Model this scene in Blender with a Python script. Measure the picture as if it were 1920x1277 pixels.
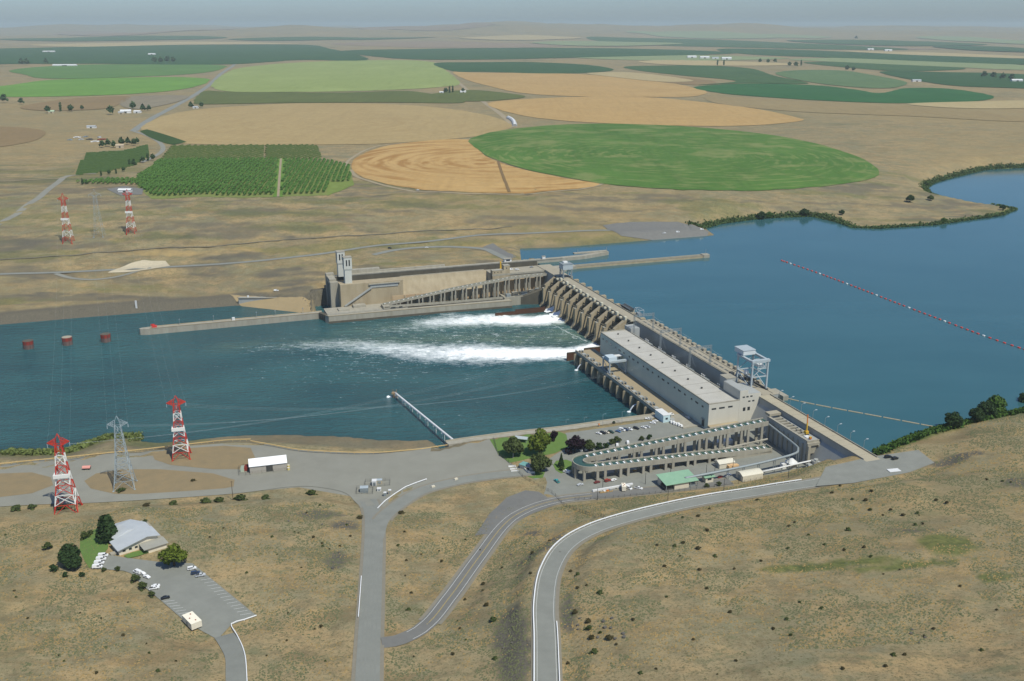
import bpy, math, random
import numpy as np
from mathutils import Vector, Matrix
random.seed(7); RNG=np.random.RandomState(11)
for o in list(bpy.data.objects): bpy.data.objects.remove(o,do_unlink=True)
scene=bpy.context.scene
COL=scene.collection
# ---------------------------------------------------------------- camera
F=1870.; PITCH=math.radians(17.55); CZ=311.
cam_d=bpy.data.cameras.new('camera'); cam=bpy.data.objects.new('camera',cam_d); COL.objects.link(cam)
cam.location=(0,0,CZ); cam.rotation_euler=(math.pi/2-PITCH,0,0)
cam_d.sensor_fit='HORIZONTAL'; cam_d.sensor_width=36; cam_d.lens=36*F/1920
cam_d.clip_start=1; cam_d.clip_end=150000
scene.camera=cam
# ---------------------------------------------------------------- sky and sun
SUN_EL=math.radians(57); SUN_AZ=math.radians(140)   # azimuth from +Y towards +X
W=bpy.data.worlds.new('World'); scene.world=W; W.use_nodes=True
nt=W.node_tree; nt.nodes.clear()
sky=nt.nodes.new('ShaderNodeTexSky'); sky.sky_type='NISHITA'; sky.sun_disc=False
sky.sun_elevation=SUN_EL; sky.sun_rotation=SUN_AZ; sky.altitude=0
sky.air_density=.9; sky.dust_density=0.8; sky.ozone_density=10.0
bg=nt.nodes.new('ShaderNodeBackground'); bg.inputs['Strength'].default_value=0.116
wo=nt.nodes.new('ShaderNodeOutputWorld')
nt.links.new(sky.outputs[0],bg.inputs[0]); nt.links.new(bg.outputs[0],wo.inputs[0])
L=Vector((math.sin(SUN_AZ)*math.cos(SUN_EL),math.cos(SUN_AZ)*math.cos(SUN_EL),math.sin(SUN_EL)))
sl=bpy.data.lights.new('sun','SUN'); sl.energy=4.1; sl.angle=math.radians(0.53); sl.color=(1,.97,.85)
so=bpy.data.objects.new('sun',sl); COL.objects.link(so); so.rotation_euler=L.to_track_quat('Z','Y').to_euler(); so.location=(300,-300,900)
vs=scene.view_settings; vs.view_transform='Standard'; vs.look='None'; vs.gamma=1; vs.exposure=0.0
vs.use_curve_mapping=False
scene.render.engine='CYCLES'
scene.cycles.volume_bounces=0; scene.cycles.max_bounces=6
# ---------------------------------------------------------------- projection helpers
sp,cp=math.sin(PITCH),math.cos(PITCH)
def P(px,py,z=0.):
    xv=(px-960)/F; yv=(py-638.5)/F
    d=(CZ-z)/max(sp+yv*cp,1e-4)
    return np.array([d*xv,d*(cp-yv*sp),z])
A=math.radians(19.6)                              # dam axis: local x = upstream, local y = north along the dam
UX,UY=-math.sin(A),math.cos(A); VX,VY=math.cos(A),math.sin(A)
OX,OY=244.73,618.7
def D(s,t,z=0.): return (OX+s*UX+t*VX, OY+s*UY+t*VY, z)
def ST(x,y): return (x-OX)*UX+(y-OY)*UY,(x-OX)*VX+(y-OY)*VY
# ---------------------------------------------------------------- mesh builder
class MB:
    def __init__(s): s.v=[]; s.f=[]
    def add(s,vs,fs):
        n=len(s.v); s.v+=[tuple(map(float,p)) for p in vs]; s.f+=[tuple(i+n for i in f) for f in fs]; return s
    def box(s,x0,x1,y0,y1,z0,z1):
        return s.add([(x0,y0,z0),(x1,y0,z0),(x1,y1,z0),(x0,y1,z0),(x0,y0,z1),(x1,y0,z1),(x1,y1,z1),(x0,y1,z1)],
          [(0,3,2,1),(4,5,6,7),(0,1,5,4),(1,2,6,5),(2,3,7,6),(3,0,4,7)])
    def hexa(s,p): # 4 bottom, 4 top
        return s.add(p,[(0,3,2,1),(4,5,6,7),(0,1,5,4),(1,2,6,5),(2,3,7,6),(3,0,4,7)])
    def prism(s,poly,z0,z1):
        n=len(poly); z0=[z0]*n if np.isscalar(z0) else z0; z1=[z1]*n if np.isscalar(z1) else z1
        a=sum(poly[i][0]*poly[(i+1)%n][1]-poly[(i+1)%n][0]*poly[i][1] for i in range(n))
        if a<0: poly=poly[::-1]; z0=z0[::-1]; z1=z1[::-1]
        return s.add([(p[0],p[1],z) for p,z in zip(poly,z0)]+[(p[0],p[1],z) for p,z in zip(poly,z1)],
          [tuple(range(n-1,-1,-1)),tuple(range(n,2*n))]+[(i,(i+1)%n,n+(i+1)%n,n+i) for i in range(n)])
    def ext(s,prof,a0,a1,axis='y'):
        # profile of (p,z) points extruded along axis: y -> p is x ; x -> p is y
        n=len(prof); f=(lambda p,a:(p[0],a,p[1])) if axis=='y' else (lambda p,a:(a,p[0],p[1]))
        return s.add([f(p,a0) for p in prof]+[f(p,a1) for p in prof],
          [tuple(range(n)),tuple(range(2*n-1,n-1,-1))]+[(i,n+i,n+(i+1)%n,(i+1)%n) for i in range(n)])
    def cyl(s,x,y,z0,z1,r,n=10,r1=None):
        r1=r if r1 is None else r1
        c=[(math.cos(2*math.pi*i/n),math.sin(2*math.pi*i/n)) for i in range(n)]
        return s.add([(x+r*a,y+r*b,z0) for a,b in c]+[(x+r1*a,y+r1*b,z1) for a,b in c],
          [tuple(range(n-1,-1,-1)),tuple(range(n,2*n))]+[(i,(i+1)%n,n+(i+1)%n,n+i) for i in range(n)])
    def bar(s,a,b,w,n=4,w1=None):
        a=Vector(a); b=Vector(b); d=b-a
        if d.length<1e-6: return s
        d.normalize(); up=Vector((0,0,1)) if abs(d.z)<.9 else Vector((1,0,0))
        e=d.cross(up).normalized(); g=d.cross(e); w1=w if w1 is None else w1
        vs=[]
        for q,ww in ((a,w),(b,w1)):
            for i in range(n):
                t=2*math.pi*(i+.5)/n; vs.append(q+(e*math.cos(t)+g*math.sin(t))*ww*.7071)
        return s.add(vs,[tuple(range(n)),tuple(range(2*n-1,n-1,-1))]+[(i,n+i,n+(i+1)%n,(i+1)%n) for i in range(n)])
    def tube(s,pts,r,n=8):
        pts=[Vector(p) for p in pts]; vs=[]
        for i,p in enumerate(pts):
            d=(pts[min(i+1,len(pts)-1)]-pts[max(i-1,0)]).normalized()
            up=Vector((0,0,1)) if abs(d.z)<.9 else Vector((1,0,0))
            e=d.cross(up).normalized(); g=d.cross(e)
            vs+=[p+(e*math.cos(2*math.pi*k/n)+g*math.sin(2*math.pi*k/n))*r for k in range(n)]
        fs=[(i*n+k,(i+1)*n+k,(i+1)*n+(k+1)%n,i*n+(k+1)%n) for i in range(len(pts)-1) for k in range(n)]
        m=len(pts)-1; fs+=[tuple(range(n)),tuple(m*n+k for k in range(n-1,-1,-1))]
        return s.add(vs,fs)
    def mesh(s,name,mat,smooth=False):
        me=bpy.data.meshes.new(name); me.from_pydata(s.v,[],s.f); me.update()
        if mat: me.materials.append(mat)
        if smooth: me.polygons.foreach_set('use_smooth',[True]*len(me.polygons))
        return me
    def build(s,name,mat,parent=None,smooth=False):
        return link(name,s.mesh(name,mat,smooth),parent)
def link(name,me,parent=None,loc=None,rz=0):
    o=bpy.data.objects.new(name,me); COL.objects.link(o)
    if parent: o.parent=parent
    if loc is not None: o.location=loc
    if rz: o.rotation_euler=(0,0,rz)
    return o
def tag(o,label=None,cat=None,group=None,kind=None):
    if label: o['label']=label
    if cat: o['category']=cat
    if group: o['group']=group
    if kind: o['kind']=kind
    return o
def thing(name,label,cat,loc=(0,0,0),rz=0,group=None):
    o=bpy.data.objects.new(name,None); o.empty_display_size=1; COL.objects.link(o)
    o.location=loc; o.rotation_euler=(0,0,rz); return tag(o,label,cat,group)
def dam_thing(name,label,cat,s,t,z,group=None): return thing(name,label,cat,D(s,t,z),A,group)
KIDS={}
def copy_tree(o,loc=None,rz=None,label=None,parent=None,scale=None):
    c=o.copy(); COL.objects.link(c); c.parent=parent
    if loc is not None: c.location=loc
    if rz is not None: c.rotation_euler=(0,0,rz)
    if scale is not None: c.scale=(scale,)*3 if np.isscalar(scale) else scale
    if label: c['label']=label
    for ch in KIDS.get(o.name,[]) or list(o.children): copy_tree(ch,parent=c)
    return c
# ---------------------------------------------------------------- materials
MATS={}
def srgb(r,g,b):
    f=lambda c:(c/255/12.92 if c/255<=.04045 else ((c/255+.055)/1.055)**2.4)
    return (f(r),f(g),f(b))
def N(nt,t,**kw):
    n=nt.nodes.new(t)
    for k,v in kw.items():
        if k in n.inputs: n.inputs[k].default_value=v
        else: setattr(n,k,v)
    return n
def mat(name,c,c2=None,rough=.85,scale=.15,detail=5,bump=0.,bscale=None,spec=.3,metal=0,stretch=(1,1,1),amt=.5,obj=False,dist=.3):
    if name in MATS: return MATS[name]
    m=bpy.data.materials.new(name); m.use_nodes=True; nt=m.node_tree; b=nt.nodes['Principled BSDF']
    b.inputs['Base Color'].default_value=(*c,1); b.inputs['Roughness'].default_value=rough
    b.inputs['Specular IOR Level'].default_value=spec; b.inputs['Metallic'].default_value=metal
    if c2 or bump:
        if obj: tc=N(nt,'ShaderNodeTexCoord').outputs['Object']
        else: tc=N(nt,'ShaderNodeNewGeometry').outputs['Position']
        mp=N(nt,'ShaderNodeMapping'); mp.inputs['Scale'].default_value=stretch; nt.links.new(tc,mp.inputs[0])
    if c2:
        n=N(nt,'ShaderNodeTexNoise',Scale=scale,Detail=detail,Roughness=.62); nt.links.new(mp.outputs[0],n.inputs['Vector'])
        r=N(nt,'ShaderNodeMapRange'); r.inputs[1].default_value=.5-amt*.5; r.inputs[2].default_value=.5+amt*.5; nt.links.new(n.outputs[0],r.inputs[0])
        x=N(nt,'ShaderNodeMix',data_type='RGBA'); x.inputs[6].default_value=(*c,1); x.inputs[7].default_value=(*c2,1)
        nt.links.new(r.outputs[0],x.inputs[0]); nt.links.new(x.outputs[2],b.inputs['Base Color'])
    if bump:
        n=N(nt,'ShaderNodeTexNoise',Scale=bscale or scale*4,Detail=6); nt.links.new(mp.outputs[0],n.inputs['Vector'])
        bp=N(nt,'ShaderNodeBump',Strength=bump,Distance=dist); nt.links.new(n.outputs[0],bp.inputs['Height']); nt.links.new(bp.outputs[0],b.inputs['Normal'])
    MATS[name]=m; return m
# ---------------------------------------------------------------- numpy noise
def vnoise(x,y,seed=0):
    xi=np.floor(x).astype(np.int64); yi=np.floor(y).astype(np.int64); fx=x-xi; fy=y-yi
    fx=fx*fx*(3-2*fx); fy=fy*fy*(3-2*fy)
    def h(a,b):
        n=(a*374761393+b*668265263+seed*1274126177)&0xffffffff
        n=((n^(n>>13))*1274126177)&0xffffffff
        return ((n^(n>>16))&0xffff)/65535.
    return (h(xi,yi)*(1-fx)+h(xi+1,yi)*fx)*(1-fy)+(h(xi,yi+1)*(1-fx)+h(xi+1,yi+1)*fx)*fy
def fbm(x,y,seed=0,oct=4):
    r=0;a=.5;t=0
    for i in range(oct): r=r+a*vnoise(x,y,seed+i*17); t+=a; x=x*2.03+13.1; y=y*2.03+7.7; a*=.5
    return r/t-.5
def sstep(a,b,x): x=np.clip((x-a)/(b-a),0,1); return x*x*(3-2*x)
def sdist(poly,X,Y):
    # signed distance, negative inside
    poly=np.asarray(poly)[:,:2]; d2=np.full(X.shape,1e18); ins=np.zeros(X.shape,bool); n=len(poly)
    for i in range(n):
        ax,ay=poly[i]; bx,by=poly[(i+1)%n]; ex,ey=bx-ax,by-ay
        wx,wy=X-ax,Y-ay; t=np.clip((wx*ex+wy*ey)/(ex*ex+ey*ey+1e-12),0,1)
        d2=np.minimum(d2,(wx-t*ex)**2+(wy-t*ey)**2)
        c=((ay>Y)!=(by>Y))
        if ey!=0: ins^=c&(X<(bx-ax)*(Y-ay)/ey+ax)
    d=np.sqrt(d2); return np.where(ins,-d,d)
def ldist(line,X,Y):
    # distance to polyline and index-parameter of nearest point
    line=np.asarray(line); d2=np.full(X.shape,1e18); zz=np.zeros(X.shape)
    for i in range(len(line)-1):
        ax,ay=line[i][:2]; bx,by=line[i+1][:2]; ex,ey=bx-ax,by-ay
        t=np.clip(((X-ax)*ex+(Y-ay)*ey)/(ex*ex+ey*ey+1e-12),0,1)
        q=(X-ax-t*ex)**2+(Y-ay-t*ey)**2; k=q<d2; d2=np.where(k,q,d2); zz=np.where(k,line[i][2]*(1-t)+line[i+1][2]*t,zz)
    return np.sqrt(d2),zz
def smooth_line(pts,step=3.,closed=False):
    # Catmull-Rom through points, resampled
    pts=[np.asarray(p,float) for p in pts]; n=len(pts); out=[]
    if n==2:
        k=max(2,int(np.linalg.norm(pts[1]-pts[0])/step)+1); return [pts[0]+(pts[1]-pts[0])*i/(k-1) for i in range(k)]
    for i in range(n if closed else n-1):
        g=(lambda j:pts[j%n]) if closed else (lambda j:pts[min(max(j,0),n-1)])
        a,b,c,d=g(i-1),g(i),g(i+1),g(i+2); k=max(1,int(np.linalg.norm(c-b)/step))
        for j in range(k):
            t=j/k; out.append(.5*((2*b)+(c-a)*t+(2*a-5*b+4*c-d)*t*t+(-a+3*b-3*c+d)*t**3))
    if not closed: out.append(pts[-1])
    return out
# ================================================================= TERRAIN
CP=[(0,870,9),(0,930,9.5),(200,930,9.5),(480,920,9.5),(690,930,10.5),(900,880,12),(1000,910,12),(1080,880,12),(1250,860,12),(1250,910,12.5),(1100,925,12.5),(1350,905,13),(1450,885,14),
(0,965,11),(150,965,11.5),(300,950,12),(450,945,12.5),(600,945,13),(-150,980,12),(-200,1277,36),(-200,1100,24),
(0,1050,19),(220,1010,18),(300,1060,20),(100,1000,16),(420,1000,17),(400,1120,22),(450,1180,24),(200,1200,26),(0,1277,32),(430,1277,28),(550,1100,21),(600,1000,17),(560,1277,30),
(690,1000,16),(690,1100,22),(695,1200,27),(690,1277,30),(690,1380,33),(300,1400,34),
(800,1000,16),(800,1100,20),(760,1190,27),(870,1100,20),(940,1010,15),(1010,945,12.5),
(850,1230,32),(930,1150,31),(950,1060,25),(1050,990,23),(1120,960,23),(1025,1277,44),(1020,1180,42),(1010,1100,40),(1050,1040,38),(1150,990,36.5),(1300,955,35),(1500,910,33.5),(1640,870,33.5),(1720,870,34),(1025,1400,47),
(1200,945,24),(1350,925,22),(1480,893,24),(1200,1050,44),(1150,1150,48),(1150,1277,52),(1400,1000,42),(1400,1150,54),(1400,1277,62),(1600,950,42),(1600,1100,56),(1650,1277,68),(1800,880,42),(1900,820,44),(1900,1000,58),(1900,1150,68),(1900,1277,76),(1850,800,36),(2100,1277,84),(2150,900,60),(2150,760,40),(1500,1420,74),
(1700,830,31),(1800,800,32),
(0,585,8),(440,553,8),(250,570,8),(0,550,13),(250,530,15),(450,530,15),(560,545,16),(600,520,20),(-200,610,8),(-300,560,16),
(0,512,22),(430,495,25),(620,475,31),(750,470,33),(860,470,33),(900,480,33.5),(700,495,32),(560,500,26),
(0,480,30),(200,470,32),(400,460,35),(700,440,40),(900,430,40),(1000,445,37),(960,470,34),
(0,430,42),(130,455,36),(300,420,46),(550,420,46),(800,410,47),(1000,410,45),(1200,400,44),
(0,370,54),(200,360,57),(400,365,58),(650,355,58),(900,365,56),(1100,360,55),(1300,375,50),(1500,370,46),(1650,400,33),(1800,400,31.5),
(0,300,62),(300,310,60),(600,310,60),(800,310,60),(1100,300,60),(1300,300,60),(1500,310,58),(1650,320,52),(1750,330,42),(1900,295,46),(2200,280,48),
(0,240,63),(400,240,62),(800,240,62),(1200,225,62),(1600,230,66),(1900,240,68),(-300,300,62),(-300,400,54),(2300,240,66)]
cw=np.array([P(*c) for c in CP]); cx=cw[:,:2]/1000.; cz=cw[:,2]
def tps_k(r2): return .5*r2*np.log(r2+1e-9)
n=len(cx); K=tps_k(((cx[:,None]-cx[None])**2).sum(2))+np.eye(n)*2e-4
Q=np.hstack([np.ones((n,1)),cx]); Mx=np.block([[K,Q],[Q.T,np.zeros((3,3))]])
wts=np.linalg.solve(Mx,np.concatenate([cz,np.zeros(3)]))
def tps(X,Y):
    out=np.zeros(X.shape); Xf=X/1000.;Yf=Y/1000.
    for i in range(n): out+=wts[i]*tps_k((Xf-cx[i,0])**2+(Yf-cx[i,1])**2)
    return out+wts[n]+wts[n+1]*Xf+wts[n+2]*Yf
def geo(a,b,g,s0):
    r=[a]; s=s0
    while r[-1]<b: r.append(r[-1]+s); s*=g
    return r
ys=list(np.arange(250,330,10))+list(np.arange(330,1300,3.2))+list(np.arange(1300,2700,9))+geo(2700,60000,1.045,20)
xr=list(np.arange(-580,740,3.2))
xp=geo(xr[-1]+8,45000,1.07,10); xn=[-580-(q-xr[-1]) for q in xp][::-1]
xs=xn+xr+xp
XS=np.array(xs); YS=np.array(ys); X,Y=np.meshgrid(XS,YS)
# far plateau and hills
xq=X/np.maximum(Y,3000)
hill=sstep(11000,26000,Y)*(150+420*fbm(X/4200,Y/6000,3)+160*fbm(X/1500,Y/2600,5)-170*np.clip(np.abs(xq-.02)-.06,0,1))
zf=62+sstep(3500,14000,Y)*16+8*fbm(X/1100,Y/1100,9)*sstep(2200,4200,Y)+np.maximum(hill,-20)
kloc=(1-sstep(1900,2700,Y))*(1-sstep(1100,2000,np.abs(X)))
Zt=np.where(kloc>0,tps(np.clip(X,-2000,2000),np.clip(Y,200,2800)),0)
Zt=np.clip(Zt,4,110)
far_side=np.where(Y<1200,40,60)+0*X
Z=kloc*Zt+(1-kloc)*np.where(Y<1900,62+0*X,zf)
S_,T_=ST(X,Y)
rdg=1-2*np.abs(fbm(X/70+.3*fbm(X/30,Y/30,2),Y/95,41))*2
hilln=(fbm(X/60,Y/60,21)*9+fbm(X/17,Y/17,25)*2.6-6*np.clip(rdg-.55,0,1)+fbm(X/6,Y/6,27)*.8)
Z=Z+hilln*sstep(11,24,Z)*(1-sstep(1500,1900,Y))*.55
# ---- flat shelves and lots
def W2(pts,z): return [P(a,b,z)[:2] for a,b in pts]
bench=W2([(-400,905),(0,862),(120,850),(260,838),(420,826),(530,828),(640,838),(750,845),(871,826),(1060,802),(1245,776),(1335,800),(1445,790),(1450,850),(1520,872),(1480,886),(1380,905),(1250,915),(1100,925),(1030,930),(1000,905),(900,890),(820,905),(700,930),(600,915),(480,925),(200,940),(0,945),(-400,980)],12)
benchz=9.5+2.5*sstep(-340,-220,T_)
def flatten(poly,zc,m0=1.,m1=14.):
    global Z
    d=sdist(poly,X,Y); k=1-sstep(m0,m1,d); Z=Z*(1-k)+zc*k
flatten(bench,benchz)
lotS_px=[(1530,912),(1548,876),(1632,857),(1722,844),(1752,868),(1705,886),(1600,906)]
lotS=W2(lotS_px,33.5); flatten(lotS,33.45,2,22)
vc_px=[(169,1066),(201,1040),(232,1046),(296,1054),(361,1057),(481,1155),(433,1173),(408,1200),(386,1188),(347,1166),(302,1127),(268,1099),(246,1076),(232,1071)]
vcpad=W2([(165,1070),(195,1000),(240,960),(300,985),(365,1050),(490,1155),(430,1180),(386,1192)],20); flatten(vcpad,20.,2,25)
nabut=W2([(660,500),(900,470),(960,478),(985,470),(1010,482),(1050,480),(1050,500),(840,508),(660,520)],33.5); flatten(nabut,33.0,2,20)
# ---- water bodies
river=[P(*q,0)[:2] for q in [(-700,900),(0,846),(60,848),(125,846),(175,828),(200,818),(262,816),(267,828),(300,830),(425,821),(530,822),(633,826),(716,835),(771,837),(815,835)]]
sw=[P(*q,12)[:2] for q in [(838,831),(868,826),(960,814),(1060,803),(1150,790),(1243,778)]]
river+=sw+[D(150,-40)[:2],D(322,-30)[:2],D(330,0)[:2],D(560,0)[:2],D(556,-60)[:2],D(560,-278)[:2],D(600,-270)[:2],D(628,-270)[:2]]+[P(*q,0)[:2] for q in [(600,590),(445,573),(300,584),(150,596),(0,609),(-300,628),(-800,650)]]
pool_n=[P(*q,29.5)[:2] for q in [(975,466),(1050,464),(1200,452),(1340,441),(1322,428),(1350,420),(1400,413),(1442,409),(1522,406),(1570,417),(1600,427),(1643,429),(1751,422),(1879,404),(1906,392),(1870,387),(1832,382),(1765,371),(1742,362),(1738,351),(1751,343),(1790,332),(1852,318),(1920,315),(2300,300)]]
pool_s=[P(*q,29.5)[:2] for q in [(2600,620),(2100,735),(1920,772),(1830,790),(1760,806),(1700,826),(1645,850)]]
pool=[D(0,-4)[:2],D(638,-4)[:2],D(638,-20)[:2]]+pool_n+pool_s
dr=sdist(river,X,Y); dp=sdist(pool,X,Y)
wallish=((S_<330)&(T_>-262))|((S_>540)&(T_>-285)&(S_<640))
slope=np.where(wallish&(S_>500),5.,np.where(S_<420,.22+.8*sstep(-470,-330,T_)+4.*sstep(-262,-240,T_),.5))*(1+.5*fbm(X/14,Y/14,31))
rel=np.minimum(np.maximum(Z,2.5),slope*np.maximum(dr,0))
dnside=((T_<10)|(S_<0)&(T_<30))&~((S_>641)&(T_>-80))
Z=np.where(dnside&(dr<90),np.where(dr<0,np.maximum(-6,dr*.6),np.minimum(Z,np.maximum(rel,0))),Z)
upside=(T_>np.where(S_>641,-80,-2))&(dp<160)
Z=np.where(upside,np.where(dp<0,29.5+np.maximum(-6,dp*.5),np.maximum(np.minimum(Z,29.5+.4*dp+8*sstep(25,150,dp)*4),29.5+np.minimum(.35*dp,1.6))),Z)
# ground kept low under the lock, ladder and powerhouse works
Z=np.where((S_>541)&(S_<627)&(T_>-284)&(T_<2),np.minimum(Z,-4),Z)
Z=np.where((S_>200)&(S_<541)&(T_>-60)&(T_<2),np.minimum(Z,-4),Z)
Z=np.where((S_>627)&(S_<640)&(T_>-262)&(T_<-10),np.minimum(Z,24),Z)
# bilinear lookups
def bil(Zg,x,y):
    i=np.clip(np.searchsorted(XS,x)-1,0,len(XS)-2); j=np.clip(np.searchsorted(YS,y)-1,0,len(YS)-2)
    a=(x-XS[i])/(XS[i+1]-XS[i]); b=(y-YS[j])/(YS[j+1]-YS[j])
    return (Zg[j,i]*(1-a)+Zg[j,i+1]*a)*(1-b)+(Zg[j+1,i]*(1-a)+Zg[j+1,i+1]*a)*b
def gz(x,y): return float(bil(Z,np.float64(x),np.float64(y)))
def G(px,py):
    # where the sight line of a pixel meets the land
    lo,hi=-20.,CZ-5; prev=CZ-5
    for z in np.arange(130,-8,-1.5):
        q=P(px,py,z)
        if q[1]<1 or q[1]>59000: continue
        if gz(q[0],q[1])>=z:
            lo,hi=z,z+1.5; break
    for _ in range(18):
        m=(lo+hi)/2; q=P(px,py,m)
        if gz(q[0],q[1])>=m: lo=m
        else: hi=m
    q=P(px,py,(lo+hi)/2); return np.array([q[0],q[1],gz(q[0],q[1])])
# ---- roads carved into the land
ROADS=[('road','straight',[(688,1300),(692,1200),(697,1100),(701,1000),(699,960),(690,937)],11.),
('road','branch',[(704,1010),(716,975),(745,948),(790,922),(850,904),(920,892),(1000,884)],10.),
('road','west',[(690,950),(660,922),(600,908),(540,908),(430,921),(200,936),(60,941),(-80,950)],9.5),
('road','striped',[(716,1206),(738,1203),(765,1194),(800,1172),(840,1125),(900,1042),(945,985),(985,957),(1040,939),(1110,930),(1200,922),(1300,911),(1370,903)],9.),
('road','upper',[(1026,1300),(1024,1200),(1022,1130),(1032,1070),(1062,1024),(1120,990),(1220,960),(1330,938),(1450,918),(1540,902),(1600,888)],10.),
('road','north',[(-80,520),(0,514),(110,511),(250,504),(430,494),(560,481),(640,471),(700,461),(800,453),(900,441),(1000,437),(1120,432),(1200,432)],9.),
('road','northloop',[(105,513),(135,522),(180,525),(230,517),(268,504)],7.),
('road','northaccess',[(700,478),(740,469),(790,464),(850,463),(905,467),(930,476),(950,486)],10.),
('road','visitor',[(420,1192),(440,1225),(443,1260),(444,1310)],9.5)]
RD={}
for nm,key,px,w in ROADS:
    pts=[G(*q) for q in px]; ln=smooth_line(pts,4.)
    zz=np.array([q[2] for q in ln])
    for _ in range(30): zz[1:-1]=.25*zz[:-2]+.5*zz[1:-1]+.25*zz[2:]
    ln=[np.array([q[0],q[1],h]) for q,h in zip(ln,zz)]
    if key in ('branch','west','striped'):
        la=np.array(ln); d_,zs_=ldist(RD['straight'],la[:,0],la[:,1]); k_=1-sstep(6,34,d_); la[:,2]=la[:,2]*(1-k_)+zs_*k_; ln=list(la)
    RD[key]=ln
    lo=np.min(np.array(ln),0)-40; hi=np.max(np.array(ln),0)+40
    ii=np.where((XS>lo[0])&(XS<hi[0]))[0]; jj=np.where((YS>lo[1])&(YS<hi[1]))[0]
    sl_=np.ix_(jj,ii); dd,zl=ldist(ln,X[sl_],Y[sl_]); k=1-sstep(w/2+2.5,w/2+14,dd)
    Z[sl_]=Z[sl_]*(1-k)+(zl-.12)*k
for key in ('straight','upper'):
    ln=RD[key]; w=[r[3] for r in ROADS if r[1]==key][0]; lo=np.min(np.array(ln),0)-20; hi=np.max(np.array(ln),0)+20
    ii=np.where((XS>lo[0])&(XS<hi[0]))[0]; jj=np.where((YS>lo[1])&(YS<hi[1]))[0]; sl_=np.ix_(jj,ii); dd,zl=ldist(ln,X[sl_],Y[sl_]); k=1-sstep(w/2+2.5,w/2+7,dd); Z[sl_]=Z[sl_]*(1-k)+(zl-.15)*k
# keep water edges after carving
# ---------------------------------------------------------------- paint masks of the land (real soil, gravel and plant cover)
def blob(c,rx,ry,rot=0,sd=1):
    q=G(*c); dx,dy=X-q[0],Y-q[1]; a=math.radians(rot); ex=(dx*math.cos(a)+dy*math.sin(a))/rx; ey=(-dx*math.sin(a)+dy*math.cos(a))/ry
    r=np.sqrt(ex*ex+ey*ey)+.9*fbm(X/(.6*min(rx,ry)+2),Y/(.6*min(rx,ry)+2),sd,3); return 1-sstep(.75,1.1,r)
grav=np.zeros(X.shape); green=np.zeros(X.shape); gold=np.zeros(X.shape)
for i,(c,rx,ry,rot) in enumerate([((958,1185),8.5,26,0),((966,1245),9.5,26,0),((1010,1032),15,8,25),((1060,1010),14,6,20),((1000,1000),6,6,0),((632,1050),6,14,0),((600,965),16,8,0),((1710,995),12,3.5,-20),((1790,862),22,7,10),((1915,905),12,9,0),((1065,1150),4,16,0),((1500,1065),5,3,0),((640,985),10,8,0)]):
    grav=np.maximum(grav,blob(c,rx,ry,rot,40+i))
for i,(c,rx,ry,rot) in enumerate([((1780,1020),16,14,0),((1870,1082),8,6,0),((1700,1060),30,4,0),((1560,1060),40,6,0)]):
    green=np.maximum(green,.8*blob(c,rx,ry,rot,60+i))
for i,(c,rx,ry,rot) in enumerate([((420,560),60,16,10),((320,475),60,9,0),((500,470),60,8,0),((900,460),40,7,0)]):
    gold=np.maximum(gold,.7*blob(c,rx,ry,rot,80+i))
grav=np.maximum(grav,(1-sstep(20,32,dr+6*fbm(X/9,Y/9,5)))*(dr<50)*(S_>600)*.95)
nb_=((S_>590)&(Y<1900)).astype(float)
grav=np.maximum(grav,nb_*(.62*sstep(.02,.2,fbm(X/120,Y/26,51)+.5*fbm(X/30,Y/12,52))+.3*sstep(.0,.2,fbm(X/40,Y/40,53))*(Y<1330)))
green=np.maximum(green,nb_*(dr>48)*.38*sstep(.02,.2,fbm(X/150,Y/40,55)+.4*fbm(X/22,Y/14,56)))
grav=np.maximum(grav,(1-sstep(20,34,dr))*(dr<50)*(S_<420)*(T_<-240)*.55)
grav=np.maximum(grav,(1-sstep(5,10,dp))*(dp<16)*(S_>640)*(T_>0)*.5)
green=np.maximum(green,(1-sstep(5,11,dp+4*fbm(X/6,Y/6,8)))*(dp<20)*(T_>15)*np.where((S_>640)&(T_<330),0,1))
green=np.maximum(green,.5*(1-sstep(10,26,dr+14*fbm(X/8,Y/8,12)))*(dr<35)*(S_<420)*(T_<-420))
me=bpy.data.meshes.new('ground')
nv=X.size; ny,nx=X.shape
me.vertices.add(nv); me.vertices.foreach_set('co',np.stack([X,Y,Z],-1).ravel().astype(np.float32))
idx=np.arange(nv).reshape(ny,nx); qd=np.stack([idx[:-1,:-1],idx[:-1,1:],idx[1:,1:],idx[1:,:-1]],-1).reshape(-1,4)
me.loops.add(qd.size); me.loops.foreach_set('vertex_index',qd.ravel().astype(np.int32))
me.polygons.add(len(qd)); me.polygons.foreach_set('loop_start',np.arange(0,qd.size,4,dtype=np.int32))
me.polygons.foreach_set('use_smooth',np.ones(len(qd),bool))
ca=me.color_attributes.new('cover','FLOAT_COLOR','POINT')
ca.data.foreach_set('color',np.stack([grav,green,gold,np.ones_like(grav)],-1).ravel().astype(np.float32))
me.update(calc_edges=True); me.validate()
ground=link('ground',me); tag(ground,kind='structure')
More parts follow.
